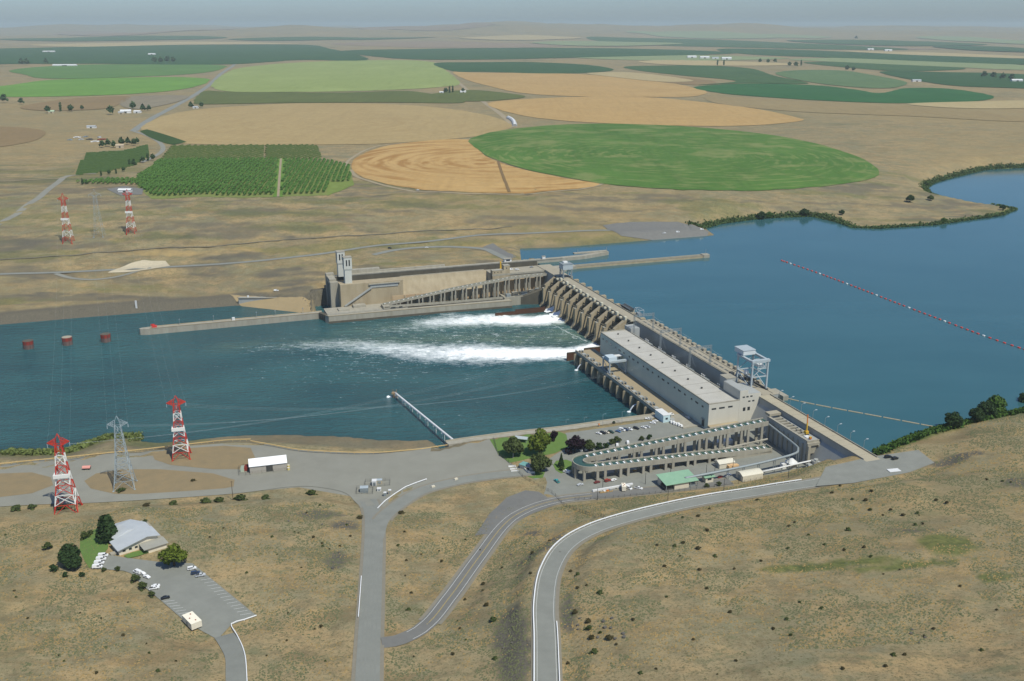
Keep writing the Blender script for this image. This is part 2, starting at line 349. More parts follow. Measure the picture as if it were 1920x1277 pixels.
# ---- ground material
def ground_mat():
    m=bpy.data.materials.new('dry grassland'); m.use_nodes=True; nt=m.node_tree; b=nt.nodes['Principled BSDF']; lk=nt.links.new
    b.inputs['Roughness'].default_value=.95; b.inputs['Specular IOR Level'].default_value=.1
    pos=N(nt,'ShaderNodeNewGeometry').outputs['Position']
    def noise(sc,det=4,rough=.6,st=(1,1,.3)):
        mp=N(nt,'ShaderNodeMapping'); mp.inputs['Scale'].default_value=st; lk(pos,mp.inputs[0])
        x=N(nt,'ShaderNodeTexNoise',Scale=sc,Detail=det,Roughness=rough); lk(mp.outputs[0],x.inputs['Vector']); return x.outputs[0]
    def rng(v,a,b_,c=0,d=1):
        r=N(nt,'ShaderNodeMapRange'); lk(v,r.inputs[0]); r.inputs[1].default_value=a; r.inputs[2].default_value=b_; r.inputs[3].default_value=c; r.inputs[4].default_value=d; return r.outputs[0]
    def mix(f,a,b_,bt='MIX'):
        x=N(nt,'ShaderNodeMix',data_type='RGBA',blend_type=bt); 
        for s_,v in ((0,f),(6,a),(7,b_)):
            if hasattr(v,'type') or hasattr(v,'is_linked'): lk(v,x.inputs[s_])
            elif s_==0: x.inputs[0].default_value=v
            else: x.inputs[s_].default_value=(*v,1)
        return x.outputs[2]
    tan=srgb(160,142,106); drk=srgb(124,112,84); gry=srgb(130,126,100); gld=srgb(168,144,104)
    c=mix(rng(noise(.011,5),.36,.6),tan,gry)
    c=mix(rng(noise(.035,5,st=(1,1.3,.3)),.45,.64,0,.95),c,gld)
    c=mix(rng(noise(.022,6,.68,(1,2.2,.3)),.5,.64,0,.75),c,srgb(124,106,76))
    c=mix(rng(noise(.09,6,.7),.49,.66),c,drk)
    c=mix(rng(noise(.05,6,.75,(1,1.8,.3)),.54,.66,0,.8),c,srgb(116,116,86))
    c=mix(rng(noise(.45,5,.75),.5,.64,0,.8),c,srgb(108,106,78))
    c=mix(rng(noise(.9,3,.6),.57,.66,0,.6),c,srgb(88,82,56))
    c=mix(rng(noise(1.6,4,.7),.54,.7,0,.6),c,srgb(98,86,60))
    c=mix(rng(noise(.00055,5,.65,(1,.6,.3)),.47,.62,0,.75),c,srgb(132,122,92))
    c=mix(rng(noise(.0021,6,.7,(1,.5,.3)),.55,.68,0,.7),c,srgb(98,100,72))
    c=mix(rng(noise(1.1,4,.7),.6,.75,0,.55),c,srgb(172,154,112))
    c=mix(rng(noise(.0011,4),.45,.62,0,.5),c,srgb(150,130,90))
    at=N(nt,'ShaderNodeVertexColor',layer_name='cover'); sc=N(nt,'ShaderNodeSeparateColor'); lk(at.outputs[0],sc.inputs[0])
    gv=mix(rng(noise(.9,5,.7),.35,.65),srgb(78,76,68),srgb(110,104,90))
    gr=mix(rng(noise(.25,5,.7),.35,.65),srgb(58,76,36),srgb(110,116,62))
    c=mix(sc.outputs[2],c,mix(rng(noise(.1,4),.4,.6),srgb(168,144,96),srgb(150,130,90)))
    c=mix(sc.outputs[0],c,gv); c=mix(sc.outputs[1],c,gr)
    lk(c,b.inputs['Base Color'])
    bp=N(nt,'ShaderNodeBump',Strength=.6,Distance=.5); lk(noise(.6,6,.7,(1,1,1)),bp.inputs['Height']); lk(bp.outputs[0],b.inputs['Normal'])
    return m
me.materials.append(ground_mat())
# ================================================================= sheets that follow the land
def sheet(name,poly,mat_,off=.05,step=None,kind=None,label=None,cat=None,group=None,zconst=None,thick=0.):
    # polygon in world xy, triangulated through a grid of cells so that it follows the land
    import bmesh
    poly=np.asarray([p[:2] for p in poly]); lo=poly.min(0); hi=poly.max(0)
    bm=bmesh.new(); vs=[bm.verts.new((p[0],p[1],0)) for p in poly]
    try: bm.faces.new(vs)
    except Exception: pass
    if zconst is None:
        step=step or max(3.,max(hi-lo)/60)
        for ax,st in ((0,step),(1,step)):
            for c in np.arange(lo[ax]+st,hi[ax],st):
                no=[0,0,0]; no[ax]=1; co=[0,0,0]; co[ax]=c
                bmesh.ops.bisect_plane(bm,geom=bm.verts[:]+bm.edges[:]+bm.faces[:],plane_co=co,plane_no=no)
    o0=np.append(poly.mean(0),0)
    z0=gz(*o0[:2]) if zconst is None else zconst; o0[2]=z0
    for v in bm.verts:
        z=(gz(v.co.x,v.co.y) if zconst is None else zconst)+off
        v.co=(v.co.x-o0[0],v.co.y-o0[1],z-z0)
    bmesh.ops.recalc_face_normals(bm,faces=bm.faces[:])
    for f in bm.faces:
        if f.normal.z<0: f.normal_flip()
    me=bpy.data.meshes.new(name); bm.to_mesh(me); bm.free(); me.materials.append(mat_)
    o=link(name,me,loc=tuple(o0)); tag(o,label,cat,group,kind); return o
def strip(name,ln,w,mat_,off=.0,shift=0.,parent=None,kind=None,loc0=None):
    # ribbon along a centre line of 3D points
    ln=np.asarray(ln); mb=MB(); n_=len(ln); o0=ln[n_//2] if loc0 is None else np.asarray(loc0)
    tg=np.gradient(ln[:,:2],axis=0); tg/=np.linalg.norm(tg,axis=1)[:,None]+1e-9; nr=np.stack([-tg[:,1],tg[:,0]],1)
    for sgn in (1,-1):
        mb.v+=[tuple((p[0]+q[0]*(shift+sgn*w/2)-o0[0],p[1]+q[1]*(shift+sgn*w/2)-o0[1],p[2]+off-o0[2])) for p,q in zip(ln,nr)]
    mb.f=[(i,n_+i,n_+i+1,i+1) for i in range(n_-1)]
    o=mb.build(name,mat_,parent)
    if parent is None: o.location=tuple(o0)
    else: o.location=tuple(o0-np.array(parent.location))
    return tag(o,kind=kind)
asph=mat('asphalt',srgb(138,139,130),srgb(120,121,113),rough=.9,scale=.12,bump=.15,bscale=3,stretch=(1,1,1),amt=.7)
asph_d=mat('dark asphalt',srgb(120,119,113),srgb(106,105,101),rough=.9,scale=.2,bump=.1,bscale=3,amt=.7)
asph_l=mat('pale gravel asphalt',srgb(144,143,131),srgb(124,122,111),rough=.95,scale=.05,bump=.2,bscale=2,amt=.8)
grav_m=mat('road gravel shoulder',srgb(140,133,117),srgb(122,117,103),rough=1,scale=.5,bump=.3,bscale=2,amt=.8)
white_p=mat('white road paint',(.62,.62,.58),rough=.7)
yellow_p=mat('yellow road paint',(.5,.36,.08),rough=.7)
dirt_m=mat('dry dirt',srgb(144,125,92),srgb(124,112,86),rough=1,scale=.12,bump=.4,bscale=1.5,amt=.7)
grass_m=mat('watered lawn',srgb(84,112,52),srgb(102,126,64),rough=1,scale=.3,bump=.4,bscale=4,amt=.8)
# road surfaces
wid={k:w for _,k,_,w in ROADS}
for i,(key,m_,sh) in enumerate([('straight',asph,1),('branch',asph,1),('west',asph_l,0),('striped',asph_d,1),('upper',asph,1),('north',asph,0),('northloop',asph_l,0),('northaccess',asph,0),('visitor',asph,0)]):
    ln=np.array(RD[key])
    if sh: strip('road_shoulder',ln[7:] if key in('striped','branch') else ln,wid[key]+3.6,grav_m,off=.05+.012*i,kind='structure')
    rd=strip('road',ln,wid[key],m_,off=.17+.012*i,kind='structure')
    if key=='straight':
        mm=mat('tyre track',srgb(126,127,119),srgb(132,133,125),rough=.9,scale=.4)
        for q in (-3.3,-1.2,1.3,3.2): strip('tyre_track',ln,.7,mm,off=.186+.012*i,shift=q,parent=rd)
    if key=='striped':
        for q in (-3.4,3.4): strip('edge_line',ln[4:-60] if False else ln[3:int(len(ln)*.72)],.22,white_p,off=.186+.012*i,shift=q,parent=rd)
        for q in (-.16,.16): strip('centre_line',ln[6:int(len(ln)*.72)],.14,yellow_p,off=.186+.012*i,shift=q,parent=rd)
    if key=='upper':
        for q in (-4.2,4.2): strip('edge_line',ln[:int(len(ln)*.95)],.16,white_p,off=.186+.012*i,shift=q,parent=rd)
# railway line on the far bank
rl=smooth_line([G(*q) for q in [(-60,492),(0,487),(110,480),(230,471),(330,464),(430,459),(560,448),(700,440),(830,432),(960,425)]],8.)
rw=strip('railway_bed',[np.array([p[0],p[1],gz(p[0],p[1])]) for p in rl],5,mat('rail ballast',srgb(112,106,90),srgb(124,116,96),scale=.3),off=.35,kind='structure')
for q in (-.75,.75): strip('rail',[np.array([p[0],p[1],gz(p[0],p[1])]) for p in rl],.14,mat('rail steel',(.08,.07,.06),rough=.5),off=.5,shift=q,parent=rw)
# far tracks
def far_road(px,w,m_,name='road',off=.4):
    ln=smooth_line([G(*q) for q in px],20.); ln=[np.array([p[0],p[1],gz(p[0],p[1])]) for p in ln]
    return strip(name,ln,w,m_,off=off,kind='structure')
farm_rd=mat('farm road gravel',srgb(160,146,118),srgb(146,132,106),scale=.05)
far_road([(-30,437),(10,413),(55,382),(105,345),(128,330),(180,325)],11,asph_l)
far_road([(250,246),(285,222),(330,198),(385,165),(415,138),(432,127),(442,118)],20,asph)
far_road([(250,246),(275,254),(300,268),(305,282),(285,296),(265,305)],10,asph_l)
far_road([(660,318),(668,331),(720,348),(800,360),(900,364),(1000,364),(1090,355),(1130,345)],7,farm_rd)
far_road([(648,312),(655,300),(690,280),(740,270),(880,261)],6,farm_rd)
far_road([(815,117),(835,135),(860,155),(875,168),(905,190),(940,215),(965,238)],16,farm_rd)
far_road([(880,261),(930,249),(962,238),(1000,236)],8,farm_rd)
far_road([(0,340),(60,337),(130,331),(200,300)],6,farm_rd)
# paved and dirt sheets
def px_sheet(name,px,z,m_,off=.05,**kw): return sheet(name,[P(a,b,z)[:2] for a,b in px],m_,off,**kw)
px_sheet('pavement',[(-120,880),(0,866),(120,854),(260,842),(420,830),(490,830),(540,840),(640,847),(730,849),(871,832),(920,824),(935,858),(965,878),(985,884),(900,892),(850,906),(800,918),(745,945),(700,985),(660,930),(560,912),(430,924),(200,938),(0,948),(-120,956)],10,asph_l,.04,kind='structure')
px_sheet('dirt_patch',[(158,902),(180,888),(230,880),(300,880),(400,888),(440,900),(438,912),(400,920),(300,926),(215,926),(170,916)],9.5,dirt_m,.13,kind='structure')
px_sheet('dirt_patch',[(285,850),(330,842),(420,836),(470,840),(480,862),(455,880),(400,880),(320,872),(290,862)],9.5,dirt_m,.13,kind='structure')
px_sheet('dirt_patch',[(-60,898),(0,888),(60,886),(95,895),(100,910),(60,925),(0,932),(-60,936)],9.5,dirt_m,.13,kind='structure')
px_sheet('pavement',[(1030,862),(1075,852),(1110,846),(1250,828),(1335,812),(1440,785),(1452,790),(1500,840),(1545,868),(1500,878),(1420,892),(1350,905),(1200,918),(1100,926),(1050,935),(1020,925),(1030,905),(1035,885)],12,asph,.035,kind='structure')
px_sheet('parking_lot',[(1060,812),(1120,804),(1243,786),(1325,800),(1335,812),(1250,828),(1180,838),(1110,846),(1085,852),(1065,862),(1062,880),(1066,892),(1100,915),(1250,898),(1400,875),(1450,862),(1500,868),(1480,884),(1350,905),(1200,918),(1100,926),(1050,935),(1020,925),(1030,905),(1035,885),(1030,860),(1045,850),(1066,838),(1062,822)],12,asph,.06,kind='structure')
sheet('parking_lot',lotS,asph,.16,kind='structure',zconst=33.5)
sheet('parking_lot',[P(a,b,20)[:2] for a,b in vc_px],asph,.32,kind='structure',zconst=20.)
px_sheet('parking_lot',[(1130,430),(1180,425),(1270,423),(1330,431),(1325,437),(1250,443),(1165,443),(1140,436)],35,asph_d,.5,kind='structure')
px_sheet('pavement',[(905,462),(925,458),(968,480),(950,490),(935,482)],33.2,asph_d,.15,kind='structure')
px_sheet('lawn',[(918,824),(1000,813),(1040,806),(1062,815),(1066,838),(1040,850),(1000,858),(975,864),(955,868),(935,852)],12,grass_m,.1,kind='structure')
px_sheet('lawn',[(1037,872),(1043,864),(1062,862),(1072,866),(1074,880),(1052,888),(1042,882)],12,grass_m,.13,kind='structure')
px_sheet('lawn',[(978,881),(1000,880),(1022,884),(1018,896),(1000,897),(985,892)],12,grass_m,.13,kind='structure')
px_sheet('lawn',[(150,1008),(178,992),(205,1000),(203,1030),(192,1045),(168,1068),(158,1052),(150,1032)],19.5,grass_m,.3,kind='structure')
px_sheet('lawn',[(232,1043),(250,1036),(272,1032),(280,1037),(258,1044),(240,1048)],20,grass_m,.45,kind='structure')
px_sheet('pavement',[(985,885),(1000,880),(1030,864),(1060,842),(1068,838),(1066,862),(1064,884),(1050,905),(1040,925),(1020,928),(1026,905),(1022,894),(1003,899)],12,asph,.045,kind='structure')
px_sheet('pavement',[(890,1010),(918,962),(950,930),(985,917),(1010,920),(1045,944),(1030,950),(1000,962),(965,980),(925,1005)],13,asph_d,.235,kind='structure')
# white stall lines at the visitor car park
lot2=None
# ================================================================= CROPS
def crop_mat(name,c,c2,ring=None,rc=None,ringscale=.02,amt=.55,scale=.006,ringamt=.5,patch=None,dist=3.,thr=(.45,.6)):
    m=bpy.data.materials.new(name); m.use_nodes=True; nt=m.node_tree; b=nt.nodes['Principled BSDF']; lk=nt.links.new
    b.inputs['Roughness'].default_value=.95; b.inputs['Specular IOR Level'].default_value=.1
    pos=N(nt,'ShaderNodeNewGeometry').outputs['Position']
    def mixn(fac,a,bb):
        x=N(nt,'ShaderNodeMix',data_type='RGBA')
        lk(fac,x.inputs[0])
        for i,v in ((6,a),(7,bb)):
            if isinstance(v,tuple): x.inputs[i].default_value=(*v,1)
            else: lk(v,x.inputs[i])
        return x.outputs[2]
    def ns(sc,d=5,st=(1,1,1)):
        mp=N(nt,'ShaderNodeMapping'); mp.inputs['Scale'].default_value=st; lk(pos,mp.inputs[0])
        x=N(nt,'ShaderNodeTexNoise',Scale=sc,Detail=d,Roughness=.65); lk(mp.outputs[0],x.inputs['Vector']); return x.outputs[0]
    def rg(v,a,bb,hi=1.):
        r=N(nt,'ShaderNodeMapRange'); lk(v,r.inputs[0]); r.inputs[1].default_value=a; r.inputs[2].default_value=bb; r.inputs[4].default_value=hi; return r.outputs[0]
    col=mixn(rg(ns(scale),.5-amt/2,.5+amt/2),c,c2)
    col=mixn(rg(ns(scale*14,4),.45,.7,.5),col,tuple(.7*q for q in c2))
    col=mixn(rg(ns(.06,4,(1,.06,1)),.5,.68,.4),col,tuple(.72*q for q in c))
    col=mixn(rg(ns(.0045,6,(1,.7,1)),.5,.66,.35),col,tuple(min(1,1.22*q) for q in c2))
    if ring is not None:
        mp=N(nt,'ShaderNodeMapping'); mp.inputs['Location'].default_value=(-ring[0],-ring[1],0); lk(pos,mp.inputs[0])
        sx_=N(nt,'ShaderNodeSeparateXYZ'); lk(mp.outputs[0],sx_.inputs[0])
        at2=N(nt,'ShaderNodeMath',operation='ARCTAN2'); lk(sx_.outputs[1],at2.inputs[0]); lk(sx_.outputs[0],at2.inputs[1])
        ln_=N(nt,'ShaderNodeVectorMath',operation='LENGTH'); lk(mp.outputs[0],ln_.inputs[0])
        cb=N(nt,'ShaderNodeCombineXYZ'); r1=N(nt,'ShaderNodeMath',operation='MULTIPLY'); r1.inputs[1].default_value=1./ringscale; lk(ln_.outputs['Value'],r1.inputs[0]); lk(r1.outputs[0],cb.inputs[0])
        r2=N(nt,'ShaderNodeMath',operation='MULTIPLY'); r2.inputs[1].default_value=dist; lk(at2.outputs[0],r2.inputs[0]); lk(r2.outputs[0],cb.inputs[1])
        w=N(nt,'ShaderNodeTexNoise',Scale=1.,Detail=2,Roughness=.5); lk(cb.outputs[0],w.inputs['Vector'])
        mk=N(nt,'ShaderNodeMath',operation='MULTIPLY'); lk(rg(w.outputs[0],thr[0],thr[1],ringamt),mk.inputs[0]); lk(rg(ns(.005,4),.36,.58),mk.inputs[1])
        col=mixn(mk.outputs[0],col,rc)
    if patch: 
        col=mixn(rg(ns(.009,8,(1,1.2,1)),.51,.62,.5),col,patch)
    lk(col,b.inputs['Base Color']); return m
gold=srgb(182,150,98); gold2=srgb(170,142,94); tanf=srgb(170,148,104)
def field(px,m_,label,off=.6,step=None):
    pts=[G(*q) for q in px]; pts=[np.append(q[:2],0) for q in pts]; pts=smooth_line(pts,30.,closed=True); pa_=np.array(pts); sz_=np.ptp(pa_[:,0]); pts=[p+np.array([fbm(p[0:1]/60,p[1:2]/60,3,3)[0],fbm(p[0:1]/60,p[1:2]/60,8,3)[0],0])*sz_*.012 for p in pts]
    return sheet('crop_field',pts,m_,off,step=step,label=label,cat='field',group='crop fields on the plain')
gq=G(930,303); gc=G(1264,292)
field([(880,262),(800,264),(720,275),(670,295),(660,312),(672,328),(720,345),(800,357),(900,362),(1000,362),(1080,355),(1128,345),(1060,335),(980,318),(925,300),(895,280)],crop_mat('cut wheat rings',srgb(188,152,96),srgb(176,146,96),ring=gq,rc=srgb(150,112,62),ringscale=20,ringamt=.85,dist=1.6),'golden half circle of cut wheat with brown arcs nearest the river',off=.5)
field([(880,262),(940,245),(1040,235),(1150,232),(1280,237),(1420,250),(1530,270),(1610,295),(1648,318),(1640,333),(1580,345),(1480,355),(1380,358),(1280,357),(1180,350),(1090,338),(1000,322),(930,300),(895,280)],crop_mat('alfalfa circle',srgb(70,104,44),srgb(84,116,52),ring=gc,rc=srgb(146,146,92),ringscale=11,ringamt=.4,dist=4.5,thr=(.5,.64),patch=srgb(136,136,88)),'large round green field with pale streaks beside the reservoir bay',off=.8)
field([(265,240),(300,220),(360,207),(450,199),(560,194),(680,194),(800,200),(880,210),(935,223),(958,237),(930,248),(880,258),(800,264),(700,270),(560,272),(430,272),(330,268),(280,255)],crop_mat('tan stubble',tanf,srgb(160,140,98),ring=G(630,232),rc=srgb(150,126,84),ringscale=22,ringamt=.4,dist=2),'wide tan stubble circle just behind the orchard',off=.6)
field([(850,135),(900,137),(1000,137),(1100,140),(1200,148),(1280,160),(1325,173),(1290,182),(1180,182),(1080,181),(980,175),(910,160),(870,148)],crop_mat('gold stubble far',gold,gold2,ring=G(1090,160),rc=srgb(160,128,80),ringscale=45,ringamt=.45,dist=2),'farther of the two golden fields right of centre',off=1.2)
field([(915,195),(960,188),(1080,182),(1200,182),(1320,192),(1420,205),(1490,220),(1505,226),(1450,233),(1350,237),(1200,234),(1050,226),(960,213)],crop_mat('gold stubble near',gold,gold2,ring=G(1210,207),rc=srgb(165,132,82),ringscale=40,ringamt=.4,dist=2),'golden stubble field directly above the large green circle',off=.9)
pale=crop_mat('pale green crop',srgb(132,146,84),srgb(142,152,92))
field([(420,140),(450,128),(520,120),(640,114),(760,113),(815,118),(840,135),(862,157),(830,163),(760,168),(640,172),(520,173),(430,172),(400,165),(400,155)],pale,'pale yellow green field right of the plain road',off=1.2)
olive=crop_mat('olive crop',srgb(86,96,50),srgb(96,102,56))
field([(385,171),(440,173),(640,174),(760,171),(830,181),(870,193),(760,193),(640,193),(500,194),(380,196),(365,190)],olive,'dark olive strip between pale green field and tan circle',off=1.5)
brt=crop_mat('bright green crop',srgb(96,134,56),srgb(106,142,62))
field([(0,162),(100,150),(290,145),(380,147),(388,155),(340,168),(240,177),(120,181),(0,182),(-120,180),(-120,165)],brt,'bright green field at the left edge, nearer half',off=1.2)
field([(20,132),(100,124),(200,121),(400,122),(420,128),(380,137),(290,143),(100,148),(45,140)],crop_mat('mid green crop',srgb(84,116,60),srgb(94,124,66)),'mid green field left of the plain road, farther half',off=1.4)
dk=crop_mat('dark green crop',srgb(48,78,44),srgb(58,88,50)); dk2=crop_mat('dark green crop two',srgb(58,86,48),srgb(70,94,54))
field([(-60,95),(100,89),(300,85),(560,84),(620,92),(690,112),(560,113),(430,121),(200,120),(60,120),(-60,118)],dk,'dark green belt across the left below the far hills',off=2)
field([(815,119),(900,117),(1000,117),(1100,122),(1150,131),(1100,137),(1000,138),(900,135),(850,134)],dk,'dark green lens shaped field touching the golden field',off=1.6)
field([(1175,125),(1300,123),(1400,128),(1450,142),(1515,157),(1400,156),(1310,160),(1380,152),(1280,142),(1200,133)],dk2,'dark green crop beyond the dry draw right of centre',off=1.6)
field([(1305,163),(1400,157),(1520,160),(1600,168),(1650,175),(1700,166),(1780,167),(1860,180),(1830,190),(1700,194),(1560,190),(1400,180),(1330,172)],crop_mat('deep green crop',srgb(44,88,46),srgb(54,98,54)),'deep green crescent at the right above the dry slopes',off=1.4)
field([(1455,137),(1500,132),(1580,133),(1640,142),(1700,155),(1660,166),(1560,160),(1480,147)],crop_mat('grey green crop',srgb(84,108,70),srgb(96,116,76)),'grey green circle in the middle of the right fields',off=1.8)
field([(1510,117),(1700,118),(1810,129),(1700,134),(1600,128)],dk2,'narrow green strip behind the right farm trees',off=2)
field([(1650,135),(1780,136),(1920,140),(1990,150),(1990,166),(1880,165),(1760,158)],dk,'dark green field cut by tracks at the right edge',off=2.)
field([(1100,70),(1220,72),(1420,78),(1700,92),(1500,92),(1200,84)],dk2,'faint green band under the distant hills',off=3.)
field([(1350,92),(1500,94),(1700,103),(1940,112),(1940,122),(1650,112),(1400,102)],dk,'long dark green band at the far right',off=2.6)
field([(640,96),(800,92),(1000,90),(1200,92),(1380,100),(1100,108),(900,112),(740,110)],dk,'dark green band at the far centre',off=2.4)
field([(795,182),(840,172),(900,170),(985,181),(930,189),(860,190)],olive,'small olive wedge around the farmhouse',off=1.5)
br=crop_mat('ploughed soil',srgb(142,120,84),srgb(128,110,80))
field([(40,200),(130,186),(240,181),(225,195),(190,205),(80,208)],br,'brown fallow field at the left of the plain',off=1.3)
field([(225,196),(250,181),(350,180),(330,192),(260,205)],crop_mat('grey fallow',srgb(126,118,100),srgb(136,126,104)),'grey fallow wedge beside the plain road',off=1.3)
field([(-80,250),(0,238),(80,245),(70,262),(0,276),(-80,280)],br,'brown bare field at the left edge beside the scrap yard',off=.8)
field([(1330,180),(1500,190),(1700,196),(1930,205),(1930,228),(1700,218),(1500,210),(1350,195)],crop_mat('brown range',srgb(150,130,92),srgb(138,124,90)),'brown rangeland strip below the deep green crescent',off=1.)
field([(1180,136),(1250,142),(1340,153),(1310,160),(1225,152)],br,'grey brown dry draw between the right fields',off=1.5)
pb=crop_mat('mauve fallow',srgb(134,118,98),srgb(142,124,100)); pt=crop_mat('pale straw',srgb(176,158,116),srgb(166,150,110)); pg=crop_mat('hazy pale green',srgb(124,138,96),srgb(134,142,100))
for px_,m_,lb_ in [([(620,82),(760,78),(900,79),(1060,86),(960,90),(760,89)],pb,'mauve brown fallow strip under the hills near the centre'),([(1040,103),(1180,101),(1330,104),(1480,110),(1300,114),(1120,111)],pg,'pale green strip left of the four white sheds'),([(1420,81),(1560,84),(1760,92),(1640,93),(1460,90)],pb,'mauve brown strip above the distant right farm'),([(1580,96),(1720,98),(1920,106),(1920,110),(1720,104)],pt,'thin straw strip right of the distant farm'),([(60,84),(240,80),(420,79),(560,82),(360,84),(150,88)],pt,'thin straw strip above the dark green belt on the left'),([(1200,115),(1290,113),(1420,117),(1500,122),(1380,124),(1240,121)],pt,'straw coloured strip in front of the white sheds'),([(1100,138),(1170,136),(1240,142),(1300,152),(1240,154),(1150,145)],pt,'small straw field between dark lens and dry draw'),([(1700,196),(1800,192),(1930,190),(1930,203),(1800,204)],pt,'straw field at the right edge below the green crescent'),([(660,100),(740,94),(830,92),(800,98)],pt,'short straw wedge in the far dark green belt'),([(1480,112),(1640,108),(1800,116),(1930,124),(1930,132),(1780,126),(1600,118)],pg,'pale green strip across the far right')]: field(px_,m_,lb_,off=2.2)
field([(262,246),(275,243),(350,267),(325,272),(290,262)],crop_mat('dark orchard strip',srgb(50,72,34),srgb(66,86,42)),'thin dark green wedge between road and tan circle',off=.8)
pvt=smooth_line([G(*q) for q in [(934,303),(943,330),(955,361)]],8.); pl_=strip('pivot_track',[np.array([p[0],p[1],gz(p[0],p[1])]) for p in pvt],5,mat('pivot wheel track',srgb(112,90,58),srgb(130,106,66),scale=.3),off=1.,kind='structure')
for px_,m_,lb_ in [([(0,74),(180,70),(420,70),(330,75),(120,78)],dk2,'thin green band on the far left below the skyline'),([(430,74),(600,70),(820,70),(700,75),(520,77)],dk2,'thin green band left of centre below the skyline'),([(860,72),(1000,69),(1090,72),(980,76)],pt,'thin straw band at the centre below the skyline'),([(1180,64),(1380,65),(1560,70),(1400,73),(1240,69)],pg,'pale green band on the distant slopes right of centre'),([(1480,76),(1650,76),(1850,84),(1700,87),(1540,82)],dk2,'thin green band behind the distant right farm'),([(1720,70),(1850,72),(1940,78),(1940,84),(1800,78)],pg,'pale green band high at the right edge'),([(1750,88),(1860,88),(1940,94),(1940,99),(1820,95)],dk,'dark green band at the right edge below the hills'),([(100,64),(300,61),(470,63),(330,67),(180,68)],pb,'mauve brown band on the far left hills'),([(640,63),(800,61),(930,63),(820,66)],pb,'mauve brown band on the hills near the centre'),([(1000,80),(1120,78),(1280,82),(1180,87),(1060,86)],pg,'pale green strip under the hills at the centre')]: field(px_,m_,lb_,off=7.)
# small round hay field by the road and vineyard blocks
vine_s=mat('vineyard soil',srgb(136,120,82),srgb(118,108,72),scale=.05)
VB=[([(300,300),(322,274),(494,273),(490,300)],'striped vineyard block behind the orchard'),([(497,299),(498,273),(592,273),(602,298)],'smaller yellowish vineyard block behind the orchard'),([(135,330),(160,288),(230,284),(275,272),(278,290),(250,310),(200,322)],'dark green vineyard by the farmhouse grove')]
vmat=mat('vine leaves',srgb(88,100,42),srgb(60,80,34),scale=.4,rough=.9); vmat2=mat('vine leaves dark',srgb(70,92,40),srgb(48,70,30),scale=.4,rough=.9)
def inside(poly,x,y): return sdist(poly,np.array([x]),np.array([y]))[0]<0
for k,(px,lab) in enumerate(VB):
    pts=[G(*q)[:2] for q in px]; t=thing('vineyard',lab,'vineyard',tuple(G(*px[0])))
    o0=np.array(t.location)
    so_=sheet('vineyard_soil',pts,vine_s,.5); so_.parent=t; so_.location=tuple(np.array(so_.location)-o0)
    pa=np.array(pts); c=pa.mean(0); ang=math.radians([78,80,20][k]); dx,dy=math.cos(ang),math.sin(ang); ex,ey=-dy,dx; sp_=[14,12,11][k]
    R_=np.abs((pa-c)@np.array([ex,ey])).max(); Ln=np.abs((pa-c)@np.array([dx,dy])).max()
    for q in np.arange(-R_,R_,sp_):
        run=[];mb=MB(); a_=None
        for w in np.arange(-Ln,Ln+6,6.):
            x,y=c[0]+ex*q+dx*w,c[1]+ey*q+dy*w; ok=inside(pts,x,y)
            if ok:
                z=gz(x,y)+.4; wd=2.1+random.random()*1.2; h=2.+random.random()*1.1
                x2,y2=x+dx*6.2,y+dy*6.2; z2=gz(x2,y2)+.4
                mb.hexa([(x-ex*wd-o0[0],y-ey*wd-o0[1],z-o0[2]),(x2-ex*wd-o0[0],y2-ey*wd-o0[1],z2-o0[2]),(x2+ex*wd-o0[0],y2+ey*wd-o0[1],z2-o0[2]),(x+ex*wd-o0[0],y+ey*wd-o0[1],z-o0[2]),
                 (x-ex*wd*.4-o0[0],y-ey*wd*.4-o0[1],z+h-o0[2]),(x2-ex*wd*.4-o0[0],y2-ey*wd*.4-o0[1],z2+h-o0[2]),(x2+ex*wd*.4-o0[0],y2+ey*wd*.4-o0[1],z2+h-o0[2]),(x+ex*wd*.4-o0[0],y+ey*wd*.4-o0[1],z+h-o0[2])])
        if mb.v: mb.build('vine_row',vmat if k<2 else vmat2,t)
